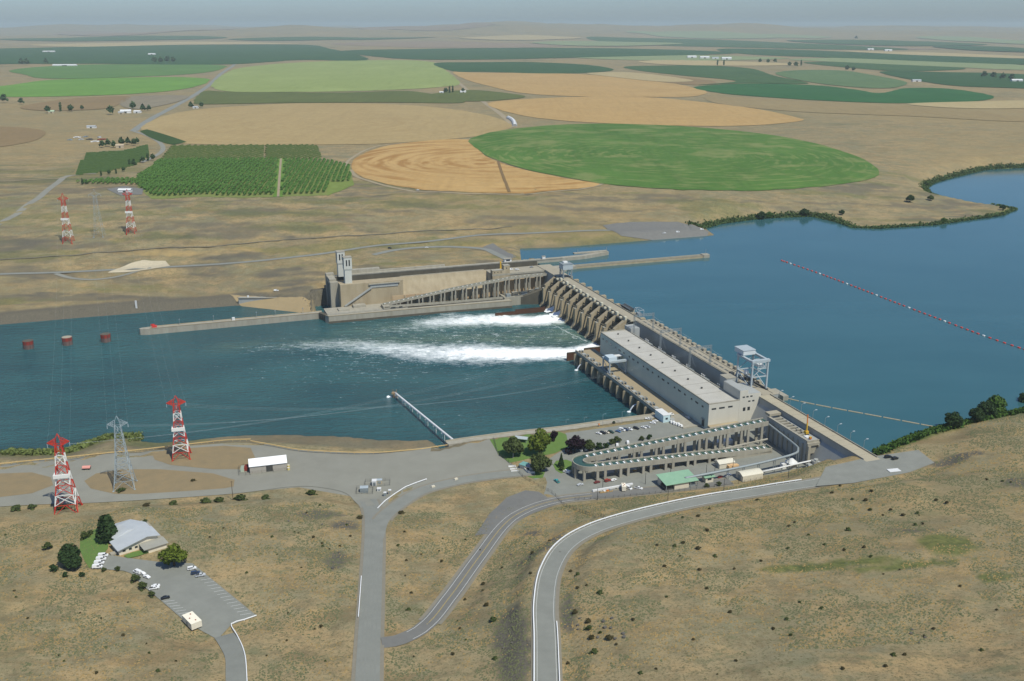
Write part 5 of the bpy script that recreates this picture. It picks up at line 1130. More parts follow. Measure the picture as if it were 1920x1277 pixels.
# park trees and yard planting
for px,py,h,k,wx,lab in [(963,856,15,'round_o',1.05,'rounded olive green tree by the flagpole on the park lawn'),(1012,852,20,'round_y',.95,'largest park tree, broad and yellow green, beside the seawall lawn'),(1012,886,15,'round_o',1.,'olive tree shading the small entrance building'),(1038,826,8,'round_p',.8,'small purple leaved tree behind the largest park tree'),(1078,848,13,'round_p',1.15,'wide purple leaved tree at the corner of the parking area'),(1105,846,9.,'round_o',1.05,'grey green tree right of the purple tree'),(1052,876,11,'conifer',.75,'small dark spruce on the round lawn by the ladder bend')]:
    tree('tree',lab,'tree',Gt(px,py),h,k,wx=wx)
for i,(px,py,h,k,lab) in enumerate([(1123,843,6.5,'shrub','dark shrub left of the pair in the planting bed by the parking row'),(1137,841,5.5,'shrub','low dark shrub next to the grey green tree in the planting bed'),(1147,833,5.5,'shrub_o','olive shrub left of centre in the planting bed'),(1157,830,6.5,'shrub_o','tallest olive shrub in the planting bed below the car row'),(1203,826,4.5,'shrub_o','small shrub near the middle of the upper ladder leg'),(1217,823,4.5,'shrub','small dark shrub at the far end of the planting bed'),(1053,882,4,'shrub_o','rounded bush beside the spruce on the round lawn'),(1325,914,4.,'shrub_o','left of two small bushes in front of the pump shed'),(1348,911,4.,'shrub_o','right of two small bushes in front of the pump shed')]):
    tree('shrub',lab,'shrub',Gt(px,py),h,k)
# visitor centre trees
for px,py,h,k,wx,lab in [(203,1014,17,'bigcone',.95,'tall dark pyramid shaped tree beside the visitor building'),(132,1062,14,'round_d',.9,'dark round tree left of the visitor lawn'),(140,1068,9,'round_d',1.1,'lower spreading dark tree in front of the round dark tree'),(327,1062,14,'round_y',1.15,'wide yellow green tree right of the visitor building')]:
    tree('tree',lab,'tree',Gt(px,py),h,k,wx=wx)
for px,py,h,k,lab in [(102,1071,5,'shrub','dark round shrub at the left end of the visitor planting'),(160,1010,6,'shrub_o','loose olive shrub behind the visitor lawn'),(90,1030,6,'shrub_o','grey green shrub left of the dark trees'),(122,1082,3.5,'shrub','small shrub below the spreading dark tree'),(155,1081,3.5,'shrub','small shrub below the white van row'),(195,1071,3.,'shrub_o','bush in the strip behind the vans, nearer the vans'),(221,1070,3.4,'shrub_o','bush in the strip behind the vans, nearer the cars'),(254,1090,5.5,'shrub_o','green bush behind the parked white cars'),(268,1104,5.5,'shrub_o','green bush behind the white pickup'),(285,1118,4.,'shrub_o','green bush beside the black car'),(170,1003,4,'shrub_o','low green shrub in front of the tall dark tree'),(272,980,3,'shrub_o','small green shrub behind the visitor building')]:
    tree('shrub',lab,'shrub',Gt(px,py),h,k)
# reservoir shore trees
for px,py,h,k,lab in [(1786,803,13,'round_d','dark shore tree standing alone at the end of the log boom'),(1830,792,12,'round_d','leftmost tree of the shore clump at the right edge'),(1848,786,15,'round_d','middle tree of the shore clump at the right edge'),(1866,780,17,'round_g','tallest tree of the shore clump at the right edge'),(1924,766,14,'round_d','shore tree cut off by the right picture edge')]:
    tree('tree',lab,'tree',Gt(px,py),h,k)
for px,py,h,k,lab in [(1427,412,13,'round_d','dark tree on the far shore left of the point'),(1442,409,10,'round_g','smaller tree beside the dark far shore tree'),(1508,405,12,'round_d','dark tree on the far shore below the green circle'),(1519,405,7,'round_o','orange tinged bush beside the far shore tree'),(1578,403,8,'round_d','small tree on the neck of the peninsula'),(1706,379,12,'round_d','wide dark shrub alone on the peninsula'),(1744,376,9,'round_o','grey bush by the bay on the peninsula'),(1736,349,8,'round_d','dark bush at the head of the bay'),(1880,394,9,'round_d','bushy tree near the tip of the peninsula'),(1769,418,8,'round_g','bush on the south shore of the peninsula')]:
    tree('tree',lab,'tree',Gt(px,py),h,k,wx=1.2)
# lower bench brush along the road
for px,py,w,lab in [(228,921,5,'rounded bush at the foot of the grey lattice tower'),(362,902,3,'low bush in the dry island left of the warehouse'),(30,956,6,'wide dark bush at the left edge below the road'),(60,953,5,'dark bush left of the nearest red tower'),(115,955,6,'dark bush between the legs of the nearest red tower'),(275,949,4,'low dark bush below the bend of the lower road'),(325,946,5,'dark bush left of the long brush row'),(385,943,6,'left bush of the long brush row below the road'),(412,941,6,'middle bush of the long brush row below the road'),(452,937,7,'right bush of the long brush row below the road'),(498,935,5,'round bush beside the pole end of the brush row'),(585,927,6,'bush at the top of the dark gravel scar'),(675,972,3.4,'small dark bush beside the road fork'),(752,963,3.6,'dark bush inside the road curve')]:
    tree('shrub',lab,'shrub',Gt(px,py),w*.72,'brush_g' if w>4 else 'brush',wx=1.9)
# scattered brush on the dry hillside
SB=[(600,948,3),(575,962,2.6),(604,1020,3),(650,985,3),(657,1006,3),(588,1008,3.4),(605,1025,3.2),(618,1030,2.2),(560,1000,2),(552,998,2),(906,1096,4.2),(912,1136,4.5),(925,1165,6.5),(872,1125,3),(905,1108,2.6),(928,1236,4),(998,1038,4),(995,1076,3.2),(985,1020,2.4),(1030,1015,3),(1070,1072,3.4),(1083,1078,4),(1083,1103,3),(1100,1098,2.5),(1125,1113,5),(1078,1150,5),(1103,1167,5),(1105,1180,5.4),(1109,1198,5.4),(1142,1199,6),(1114,1224,5.4),(1187,1163,3.2),(1065,1245,3),(1126,1187,3),(1246,1063,3.6),(1232,1023,3),(1265,1025,4),(1281,1019,4),(1309,1030,5),(1340,1044,4),(1326,996,4.4),(1309,969,4),(1280,971,3),(1330,955,3),(1420,939,4),(1590,995,5),(1623,939,4.4),(1634,922,4),(1598,937,3.4),(1560,925,3.6),(1575,912,3),(1632,957,4),(1670,957,3.6),(1693,967,4),(1720,963,3.8),(1755,939,4),(1775,944,4),(1716,985,3.6),(1730,983,3),(1655,967,3),(1516,1004,3),(1479,987,3),(1490,980,2.6),(1546,1022,3),(1583,1032,3),(1620,1027,3.4),(1675,1229,3.6),(1660,1250,3),(1580,1255,3),(1633,1044,3),(1427,1053,3),(1850,900,3),(1880,903,3),(1895,905,2.6),(900,1032,2.2),(30,1120,2.2),(52,1160,2.4),(150,1150,2),(280,1225,2.4),(240,1130,2),(190,1160,2),(120,1240,2),(330,1240,2),(565,1065,2),(520,1040,2),(540,1150,2),(590,1180,2),(610,1240,2),(500,1230,2),(760,1080,2),(830,1010,2),(790,1040,2),(1450,1180,3),(1500,1130,2.6),(1800,1100,2.6),(1750,1180,2.6),(1840,1220,3),(1300,1200,2.6),(1380,1240,2.6),(1250,1120,2.4)]
rs=random.Random(5)
for _ in range(60):
    px,py=rs.choice([(rs.uniform(0,640),rs.uniform(965,1270)),(rs.uniform(1080,1910),rs.uniform(930,1270)),(rs.uniform(730,960),rs.uniform(960,1270))])
    l_=G(px,py); ok=all(ldist(np.asarray(RD[k_])[::2],l_[0:1],l_[1:2])[0][0]>wid[k_]/2+4 for k_ in ('straight','branch','striped','upper','visitor','west')) and sdist(vcpad,l_[0:1],l_[1:2])[0]>3 and l_[2]>13
    if ok: SB.append((px,py,rs.uniform(1.4,3.6)))
for i,(px,py,w) in enumerate(SB):
    ar_='on the dry slope left of the straight road' if px<690 else ('on the dry ground between the straight and striped roads' if px<940 and py<1200-(px-700)*1. else ('on the bank between the striped and upper roads' if px<1005 else 'on the big dry hillside right of the upper road'))
    tree('sagebrush_bush',('larger' if w>3.8 else ('medium' if w>2.5 else 'small'))+' dark brush bush '+ar_,'bush',Gt(px,py),w*.5,'brush' if i%3 else 'brush_g','scattered brush bushes on the dry hillside',wx=1.4)
# low sage tufts: uncountable ground cover
def tufts(name,n,region,mat_,size,thr,seed,z0=12.6):
    r=np.random.RandomState(seed); vs=[];k=0
    while k<n:
        m=n*2; x=r.uniform(region[0],region[1],m); y=r.uniform(region[2],region[3],m); z=bil(Z,x,y)
        ok=(np.abs(x)<y*.56+40)&(fbm(x/26,y/26,seed+3)+.6*fbm(x/7,y/7,seed)>thr)&(z>z0)
        for key,ln in RD.items():
            if key in('straight','branch','striped','upper','visitor','west'):
                d,_=ldist(np.asarray(ln)[::3],x,y); ok&=d>wid[key]/2+2.4
        ok&=sdist(vcpad,x,y)>0; ok&=sdist(lotS,x,y)>1; s_,t_=ST(x,y); ok&=~((s_>-4)&(t_>-30)&(t_<8)); ok&=~((s_>30)&(t_>-200)&(s_<340))
        ok&=sdist(pool,x,y)>3
        x,y,z=x[ok],y[ok],z[ok]; x,y,z=x[:n-k],y[:n-k],z[:n-k]; vs.append(np.stack([x,y,z],1)); k+=len(x)
    p=np.concatenate(vs); n=len(p); w=size*r.uniform(.5,1.5,n); h=w*r.uniform(.5,.9,n); a=r.uniform(0,6.28,n)
    # low five-sided mound
    ring=[np.stack([p[:,0]+w*np.cos(a+t)*r.uniform(.7,1.2,n),p[:,1]+w*np.sin(a+t)*r.uniform(.7,1.2,n),p[:,2]-.15],1) for t in np.arange(5)*2*math.pi/5]
    top=np.stack([p[:,0]+r.uniform(-.2,.2,n)*w,p[:,1]+r.uniform(-.2,.2,n)*w,p[:,2]+h],1)
    V=np.stack(ring+[top],1).reshape(-1,3); b=np.arange(n)[:,None]*6
    Fs=np.concatenate([np.concatenate([b+i,b+(i+1)%5,b+5],1) for i in range(5)])
    me=bpy.data.meshes.new(name); me.vertices.add(len(V)); me.vertices.foreach_set('co',V.ravel().astype(np.float32)); me.loops.add(Fs.size); me.loops.foreach_set('vertex_index',Fs.ravel().astype(np.int32)); me.polygons.add(len(Fs)); me.polygons.foreach_set('loop_start',np.arange(0,Fs.size,3,dtype=np.int32)); me.update(calc_edges=True); me.materials.append(mat_)
    return link(name,me)
tag(tufts('sage_tufts',56000,(-340,420,360,700),lf_s,.55,-.02,5),'grey green sage tufts covering the near hillside','ground cover',kind='stuff')
tag(tufts('dry_grass_tufts',26000,(-340,420,360,720),mat('straw tuft',srgb(160,136,88),srgb(126,106,66),scale=.5),.5,-.02,9),'straw coloured grass clumps on the near hillside','ground cover',kind='stuff')
# reed fringe on the shores
def fringe(ln_px,zw,n,wid_,h,mat_,name,label,seed):
    r=np.random.RandomState(seed); ln=smooth_line([P(*q_,zw) for q_ in ln_px],4.); ln=np.array(ln); i=r.randint(0,len(ln),n); off=r.normal(size=(n,2))*wid_
    x=ln[i,0]+off[:,0]; y=ln[i,1]+off[:,1]; z=np.maximum(bil(Z,x,y),zw-.3); keep=bil(Z,x,y)>zw-1.2; x,y,z=x[keep],y[keep],z[keep]; n=len(x)
    lob=np.stack([x,y,z],1); k=5; c=np.repeat(lob,k,0)+np.stack([r.uniform(-1.4,1.4,n*k),r.uniform(-1.4,1.4,n*k),r.uniform(.1,h,n*k)],1)
    d=r.normal(size=(n*k,3)); d[:,2]=np.abs(d[:,2]); d/=np.linalg.norm(d,axis=1)[:,None]; a=np.cross(d,r.normal(size=(n*k,3))); a/=np.linalg.norm(a,axis=1)[:,None]; b=np.cross(d,a); s=r.uniform(.6,1.3,n*k)[:,None]; a*=s;b*=s
    v=np.stack([c-a-b*.4,c+a*.2-b,c+a+b*.3,c-a*.3+b],1).reshape(-1,3); N_=n*k
    me=bpy.data.meshes.new(name); me.vertices.add(4*N_); me.vertices.foreach_set('co',v.ravel().astype(np.float32)); me.loops.add(4*N_); me.loops.foreach_set('vertex_index',np.arange(4*N_,dtype=np.int32)); me.polygons.add(N_); me.polygons.foreach_set('loop_start',np.arange(0,4*N_,4,dtype=np.int32)); me.update(calc_edges=True); me.materials.append(mat_)
    tag(link(name,me),label,'vegetation',kind='stuff')
fringe([(1648,850),(1700,826),(1760,806),(1830,791),(1925,771)],29.5,2600,2.6,2.6,lf_g,'shore_reeds','green reeds along the near reservoir bank',3)
fringe([(1300,432),(1322,427),(1350,420),(1400,413),(1442,409),(1522,406),(1570,417),(1600,427),(1643,429),(1751,422),(1879,404),(1906,392),(1870,388)],29.5,4200,4.2,2.6,leaf_mat('shore willow',srgb(88,106,60),srgb(58,80,42)),'shore_reeds','dark green brush fringe along the far reservoir shore',4)
fringe([(1765,371),(1742,362),(1738,351),(1751,343),(1790,332),(1852,318),(1930,314)],29.5,2600,5.,2.6,leaf_mat('shore willow',(.1,.1,.1),(.1,.1,.1)),'shore_reeds','dark green brush fringe around the far bay',5)
fringe([(20,852),(70,852),(125,848),(165,835),(205,824),(255,822)],0.,1300,3.4,2.4,leaf_mat('bank willow',srgb(118,128,72),srgb(92,104,56)),'bank_brush','yellow green brush on the river bank by the towers',6)
# orchard
OB=[[(255,336),(300,301),(521,299),(515,367),(285,368),(262,352)],[(534,300),(610,301),(655,312),(660,341),(615,343),(614,362),(528,368)],[(130,345),(190,338),(255,337),(262,348),(190,346)]]
px_sheet('grass',[(520,299),(536,299),(530,369),(512,369)],58,crop_mat('lane grass',srgb(92,124,52),srgb(104,132,60)),.5,kind='structure')
px_sheet('road',[(525,300),(529,300),(524,369),(519,369)],58,farm_rd,.9,kind='structure')
px_sheet('grass',[(612,342),(662,340),(664,348),(614,365)],58,crop_mat('orchard margin grass',srgb(110,130,62),srgb(120,132,70)),.5,kind='structure')
cr_me=tree_meshes('orchard')[0]; spots=[]
for ob in OB:
    pl=[G(*q_)[:2] for q_ in ob]; pa=np.array(pl); c=pa.mean(0); ang=math.radians(6); ex,ey=math.cos(ang),math.sin(ang)
    for i in range(-70,71):
        for j in range(-70,71):
            x=c[0]+i*8.4*ex-j*6.8*ey+random.uniform(-.5,.5); y=c[1]+i*8.4*ey+j*6.8*ex+random.uniform(-.5,.5); spots.append((x,y,pl))
sx=np.array([s[0] for s in spots]); sy=np.array([s[1] for s in spots]); keep=np.zeros(len(spots),bool)
i0=0
for ob in OB:
    pl=[G(*q_)[:2] for q_ in ob]; m=len(spots)//3; keep[i0:i0+m]=sdist(pl,sx[i0:i0+m],sy[i0:i0+m])<0; i0+=m
sx,sy=sx[keep],sy[keep]; o_=np.argsort(sy); sx,sy=sx[o_],sy[o_]
gl0=G(522,350)
for x,y in zip(sx[:300],sy[:300]):
    t=thing('orchard_tree','leafy fruit tree in the front rows of the '+('larger orchard block' if x<gl0[0] else 'smaller orchard block'),'tree',(x,y,gz(x,y)),random.uniform(0,6.3),'fruit trees in the orchard'); t.scale=(.58,.58,.6+.14*random.random()); link('crown',cr_me,t)
base=np.zeros(len(cr_me.vertices)*3,np.float32); cr_me.vertices.foreach_get('co',base); base=base.reshape(-1,3)[:4*26]
nv_=len(base); nT=len(sx)-300; allv=np.zeros((nT*nv_,3),np.float32)
for k in range(nT):
    x,y=sx[300+k],sy[300+k]; a=random.uniform(0,6.3); s_=random.uniform(.52,.66)
    allv[k*nv_:(k+1)*nv_]=np.stack([(base[:,0]*math.cos(a)-base[:,1]*math.sin(a))*s_*1.15+x,(base[:,0]*math.sin(a)+base[:,1]*math.cos(a))*s_*1.15+y,base[:,2]*s_+gz(x,y)],1)
me=bpy.data.meshes.new('orchard_rows'); me.vertices.add(len(allv)); me.vertices.foreach_set('co',allv.ravel()); nl_=len(allv); me.loops.add(nl_); me.loops.foreach_set('vertex_index',np.arange(nl_,dtype=np.int32)); me.polygons.add(nl_//4); me.polygons.foreach_set('loop_start',np.arange(0,nl_,4,dtype=np.int32)); me.update(calc_edges=True); me.materials.append(lf_or)
tag(link('orchard_rows',me),'remaining rows of the green orchard behind its front rows','orchard',kind='stuff')
px_sheet('grass',[(250,338),(300,300),(522,298),(656,311),(662,342),(615,345),(614,364),(526,369),(284,369),(260,353)],58,crop_mat('orchard floor',srgb(112,124,66),srgb(124,130,76)),.3,kind='structure')
# ---- far trees and farms
def far_tree(px,py,h,lab,kind='far',wx=1.): tree('farm_tree',lab,'tree',Gt(px,py),h,kind,wx=wx)
FT=[(192,277,16,'far'),(203,275,17,'far'),(214,277,15,'far'),(228,273,18,'far'),(240,272,17,'far'),(252,273,16,'far'),(258,270,14,'far')]
nm_=['leftmost','second from left','third from left','middle','third from right','second from right','rightmost']
for i,(a,b_,h,k) in enumerate(FT): far_tree(a,b_,h,f'{nm_[i]} tree of the dark grove around the farmhouse above the orchard')
for i,(a,b_,h) in enumerate([(268,305,13),(278,302,15),(287,301,13),(243,311,12),(251,310,12),(155,346,10),(163,345,8),(190,330,9),(205,328,9),(218,326,9),(232,322,9)]): tree('farm_tree','dark windbreak tree at the left end of the orchard','tree',Gt(a,b_),h,'poplar' if i%2 else 'far','windbreak trees at the left end of the orchard')
for i,(a,b_,h,k,lab) in enumerate([(90,212,22,'far','left tree of the three by the pale house on the left plain'),(114,209,26,'poplar','pointed middle tree by the pale house on the left plain'),(133,210,22,'far','right tree of the three by the pale house on the left plain'),(154,206,14,'far','lone bush right of the pale house on the left plain'),(208,215,26,'far','broad tree left of the white farm roofs'),(250,205,24,'far','tree behind the white farm roofs'),(268,209,22,'far','tree right of the white farm roofs'),(280,208,18,'far','small tree at the end of the white farm'),(358,203,20,'far','tree left of the small white house by the road'),(378,202,18,'far','tree right of the small white house by the road'),(8,193,30,'far','large tree cut by the left edge'),(40,196,22,'far','hedge tree near the left edge'),(836,175,22,'far','left tree of the farmhouse between green and gold fields'),(843,175,26,'poplar','second tree of the farmhouse between green and gold fields'),(849,174,26,'poplar','third tree of the farmhouse between green and gold fields'),(868,174,18,'far','right tree of the farmhouse between green and gold fields'),(1345,123,34,'poplar','left tall tree by the white sheds on the right plain'),(1357,123,36,'poplar','right tall tree by the white sheds on the right plain'),(1425,118,30,'far','left tree of the first right hand grove'),(1440,119,30,'far','middle tree of the first right hand grove'),(1453,118,30,'far','right tree of the first right hand grove'),(1480,125,30,'far','left tree of the second right hand grove'),(1492,126,34,'far','middle tree of the second right hand grove'),(1502,124,36,'poplar','tall right tree of the second right hand grove'),(1588,133,32,'far','round tree of the third right hand grove'),(1600,134,26,'far','small tree of the third right hand grove'),(1605,74,60,'far','lone dark tree on the distant hills'),(40,122,40,'far','left end of the dark tree belt at the far left'),(50,122,40,'far','right end of the dark tree belt at the far left'),(86,120,36,'far','lone dark clump right of the far left tree belt'),(290,119,44,'far','left end of the far dark shelter belt'),(302,119,44,'far','second clump of the far dark shelter belt'),(314,118,46,'far','third clump of the far dark shelter belt'),(325,118,40,'far','right end of the far dark shelter belt'),(1845,146,34,'far','left end of the dark hedge at the right edge'),(1862,148,34,'far','second tree of the dark hedge at the right edge'),(1880,150,34,'far','third tree of the dark hedge at the right edge'),(1896,152,34,'far','right end of the dark hedge at the right edge')]): far_tree(a,b_,h,lab,k,1.1 if k=='far' else .8)
def barn(px,py,w,l,h,label,rz=0.,wallm=None,roofm=None,cat='barn',name='barn'):
    t=thing(name,label,cat,Gt(px,py),rz); b=MB(); b.box(-w/2,w/2,-l/2,l/2,-1,h); b.build('wall',wallm or white,t); b=MB(); b.ext([(-w/2-.5,h-.1),(0,h+l*.22+1),(w/2+.5,h-.1),(w/2+.5,h+.3),(0,h+l*.22+1.5),(-w/2-.5,h+.3)][::-1] if False else [(-l/2-.5,h-.1),(0,h+l*.22),(l/2+.5,h-.1),(l/2+.5,h+.3),(0,h+l*.22+.4),(-l/2-.5,h+.3)],-w/2-.5,w/2+.5,'x'); b.build('roof',roofm or white,t); b=MB(); b.box(-w*.1,w*.1,-l/2-.05,-l/2+.05,-.5,h*.8); b.build('door',steel_d,t)
    return t
greyroof=mat('grey metal roof',srgb(176,180,180),srgb(160,164,166),rough=.5,scale=.3); tanwall=mat('tan siding',srgb(180,166,140))
for a in [(97,212,16,14,5,'pale green roofed house among three trees on the left plain',.2,tanwall,mat('pale green house roof',srgb(170,190,160)),'house','house'),(236,212,30,18,6,'larger white farm roof beside the plain road',.3,white,white),(228,214,16,12,5,'smaller pale farm roof beside the plain road',.1,tanwall,greyroof),(258,212,20,12,5,'low white shed at the right of the roadside farm',-.1,white,white),(367,203,16,10,4,'small white house beside the plain road',0,white,greyroof,'house','house'),(225,277,16,12,5,'tan farmhouse in the dark grove',.3,tanwall,mat('tan shingle',srgb(176,160,134)),'house','house'),(828,175,16,10,5,'white shed left of the central farm trees',0,white,white),(868,174,22,14,5,'white farmhouse right of the central farm trees',.2,white,white,'house','house'),(235,360,20,9,3.5,'white shed on the gravel pad below the orchard',0,white,white),(122,124,150,20,7,'long row of white sheds on the far left plain',0.02,white,white),(92,98,110,22,8,'distant long white shed at the far left',.05,white,white),(1297,109,70,30,12,'first of four white sheds on the right plain',0,white,white),(1321,110,70,30,12,'second of four white sheds on the right plain',0,white,white),(1341,111,50,26,10,'third of four white sheds on the right plain',0,white,greyroof),(1362,112,70,30,12,'fourth of four white sheds on the right plain',0,white,white),(1632,94,60,30,10,'left white shed of the distant right farm',0,white,white),(1665,96,70,30,10,'right white shed of the distant right farm',0,white,white),(1718,153,40,18,6,'white shed between the right green fields',0,white,greyroof),(1906,153,50,20,7,'white shed at the right picture edge',0,white,white),(172,240,22,10,4,'pale trailer house above the scrap yard',0,white,greyroof,'house','house'),(285,103,60,24,8,'small white farm under the far left hills',0,white,white)]:
    barn(a[0],a[1],a[2],a[3],a[4],a[5],a[6],a[7],a[8],*(a[9:] or ()))
# curved white silage tarp
t=thing('silage_tarp','curved white tarp covered pile at the end of the tan circle','tarp',Gt(962,233)); ln=[np.array(Gt(*q_))-np.array(t.location) for q_ in [(953,222),(960,226),(964,231),(965,237)]]; ln=smooth_line(ln,8.); b=MB(); b.tube([(p[0],p[1],p[2]+1.5) for p in ln],6.,8); b.build('tarp',white,t,True); b=MB(); b.tube([(p[0],p[1],p[2]+.3) for p in ln],7,6); b.build('skirt',mat('tarp skirt',srgb(150,150,146)),t)
# scrap yard
for i,(a,b_,w) in enumerate([(145,258,8),(152,262,6),(160,257,7),(168,262,8),(178,266,9),(186,258,6),(131,263,6),(192,262,10)]):
    t=thing('scrap_heap','pale scrap heap in the yard left of the farm grove','scrap',Gt(a,b_),random.random()*3,'scrap heaps in the farm yard'); b=MB(); b.box(-w,w,-w*.5,w*.5,0,1.6); b.box(-w*.5,w*.4,-w*.6,w*.2,1.6,2.6); b.build('heap',[white,greyroof,steel,red][i%4] if i!=3 else steel_d,t)
# ================================================================= TOWERS AND CABLES
redp=mat('tower red paint',srgb(196,58,40),srgb(176,52,38),rough=.6,scale=.5); whtp=mat('tower white paint',srgb(222,222,216),rough=.6); greyp=mat('galvanised lattice',srgb(150,162,166),rough=.5); 
def lattice_tower(px,py,h,label,banded=True,bw=7.2,tw=1.9,nb=7,thick=.42,rz=0.,arm=6.6,zbase=None):
    loc=Gt(px,py); t=thing('transmission_tower',label,'tower',loc,rz)
    W_=lambda u_:(bw*(1-u_)**1.7+tw*(1-(1-u_)**1.7)) if u_<.82 else tw
    zs=[h*.86*(1-(1-i/nb)**1.0) for i in range(nb+1)]
    cs=((-1,-1),(1,-1),(1,1),(-1,1))
    for i in range(nb):
        b=MB(); z0,z1=zs[i],zs[i+1]; w0,w1=W_(z0/h),W_(z1/h)
        for k,(dx,dy) in enumerate(cs):
            b.bar((dx*w0,dy*w0,z0),(dx*w1,dy*w1,z1),thick*1.3)
            ex,ey=cs[(k+1)%4]
            if i>0:
                b.bar((dx*w0,dy*w0,z0),(ex*w1,ey*w1,z1),thick*.75); b.bar((ex*w0,ey*w0,z0),(dx*w1,dy*w1,z1),thick*.75)
            else:
                mx,my=(dx+ex)/2,(dy+ey)/2; b.bar((dx*w0,dy*w0,z0),(mx*w1,my*w1,z1),thick*.8); b.bar((ex*w0,ey*w0,z0),(mx*w1,my*w1,z1),thick*.8)
            b.bar((dx*w1,dy*w1,z1),(ex*w1,ey*w1,z1),thick*.8)
        if i==0:
            for dx,dy in cs: b.box(dx*w0-.6,dx*w0+.6,dy*w0-.6,dy*w0+.6,-1.,.4)
        b.build('lattice_section',(redp if i%2==0 else whtp) if banded else greyp,t)
    m_=redp if banded else greyp
    b=MB()
    zt=h*.86
    for y_,L_ in ((-.0,arm),):
        for s_ in (-1,1):
            for dy in (-tw,tw):
                b.bar((s_*tw,dy,zt),(s_*L_,0,zt+h*.03),thick); b.bar((s_*tw,dy,zt+h*.07),(s_*L_,0,zt+h*.03),thick)
                for k in (1,2,3): 
                    x=tw+(L_-tw)*k/4; b.bar((s_*x,dy*(1-k/4),zt+h*.03*k/4),(s_*x,dy*(1-k/4),zt+h*.07-h*.04*k/4),thick*.8)
                b.bar((s_*(tw+(L_-tw)*.25),dy*.75,zt),(s_*(tw+(L_-tw)*.5),dy*.5,zt+h*.05),thick*.7)
    for dx,dy in cs: b.bar((dx*tw,dy*tw,zt),(dx*tw*.8,dy*tw*.8,zt+h*.07),thick); b.bar((dx*tw*.8,dy*tw*.8,zt+h*.07),(0,0,h),thick*.8)
    b.build('crossarm',m_,t)
    if banded:
        z=h*.47; w=W_(z/h)+1.2; b=MB(); b.box(-w,w,-w-.8,-w+.2,z,z+2.4); b.box(-w,-w+1,-w,0,z,z+2.2); b.build('warning_panel',whtp,t)
    b=MB()
    for x in (-arm,0,arm):
        for k in range(5): b.cyl(x,0 if abs(x)>0 else -tw-.3,zt+h*.03-1.-k*.5 if abs(x)>0 else zt-.6-k*.5,zt+h*.03-.8-k*.5 if abs(x)>0 else zt-.4-k*.5,.3,6)
    b.build('insulator',steel_b,t)
    M_=Matrix.Translation(loc)@Matrix.Rotation(rz,4,'Z')
    return [tuple(M_@Vector((x,0,zt))) for x in (-arm,0,arm)]
n1=lattice_tower(128,957,54,'nearest red and white lattice tower beside the visitor hill',rz=.25)
n2=lattice_tower(235,912,52,'grey lattice tower standing between the two near red towers',banded=False,bw=6.8,thick=.26,rz=.25)
n3=lattice_tower(341,857,48,'red and white lattice tower nearest the river and warehouse',bw=6.2,rz=.25)
f1=lattice_tower(129,455,66,'far red and white lattice tower at the left across the river',bw=6.,thick=.32,rz=.1,arm=7)
f2=lattice_tower(187,443,64,'faint grey lattice tower across the river between two red ones',banded=False,bw=6.,thick=.13,rz=.1,arm=8)
f3=lattice_tower(247,437,60,'far red and white lattice tower at the right across the river',bw=5.6,thick=.32,rz=.1,arm=7)
cab=mat('cable aluminium',srgb(176,184,184),rough=.5)
def cable(a,b_,sag,label,r=.1,group=None):
    a=Vector(a); b_=Vector(b_); pts=[]
    for i in range(25):
        u_=i/24; p=a.lerp(b_,u_); p.z-=4*sag*u_*(1-u_); pts.append(p-a)
    o=MB().tube(pts,r,5).build('power_cable',cab); o.location=a; tag(o,label,'cable',group)
tk=[[D(s,t,48.3) for t in (-26,-16,-7)] for s in (312,259,206)]
pos_=['upstream','middle','downstream']
for nn,ff,tt,nm in ((n1,f1,tk[0],'nearest red tower'),(n2,f2,tk[1],'grey tower'),(n3,f3,tk[2],'riverside red tower')):
    for i in range(3):
        w_=['left','middle','right'][i]
        cable(nn[i],ff[i],16,f'{w_} of three thin cables crossing the river from the {nm}',.014,'river crossing cables')
        cable(nn[i],tt[i],22,f'thin cable from the {w_} arm of the {nm} to the powerhouse portals',.02,'powerhouse cables')
        cable(tt[i],tuple(Vector(tt[i])+Vector((D(0,1,0)[0]-D(0,0,0)[0],D(0,1,0)[1]-D(0,0,0)[1],0))*(6+3*i)-Vector((0,0,16-4*i))),1,f'short {["upper","middle","lower"][i]} drop cable behind the powerhouse roof from the circuit of the {nm}',.06,'drop cables behind the powerhouse roof')
# ================================================================= RIVER AND SHORE STRUCTURES
for i,(px,py,lab) in enumerate([(54,653,'leftmost round red mooring cell in the river'),(127,646,'middle round red mooring cell in the river'),(199,640,'right round red mooring cell nearest the guide wall')]):
    p=P(px,py,0); t=thing('mooring_cell',lab,'mooring cell',tuple(p)); b=MB(); b.cyl(0,0,-3,4.4,5,20); b.build('lower_shell',mat('grey sheet pile',srgb(120,100,92),srgb(96,82,78),scale=.5,stretch=(1,1,.2)),t); b=MB(); b.cyl(0,0,4.4,8,5.08,20); b.build('red_band',red,t); b=MB(); b.cyl(0,0,8,8.15,4.8,20); b.build('fill_top',deck_m if i==1 else conc_w,t); b=MB()
    for k in range(8):
        a=k*math.pi/4; b.bar((5.1*math.cos(a),5.1*math.sin(a),-2),(5.1*math.cos(a),5.1*math.sin(a),8.3),.3)
    b.build('fender',steel_d,t)
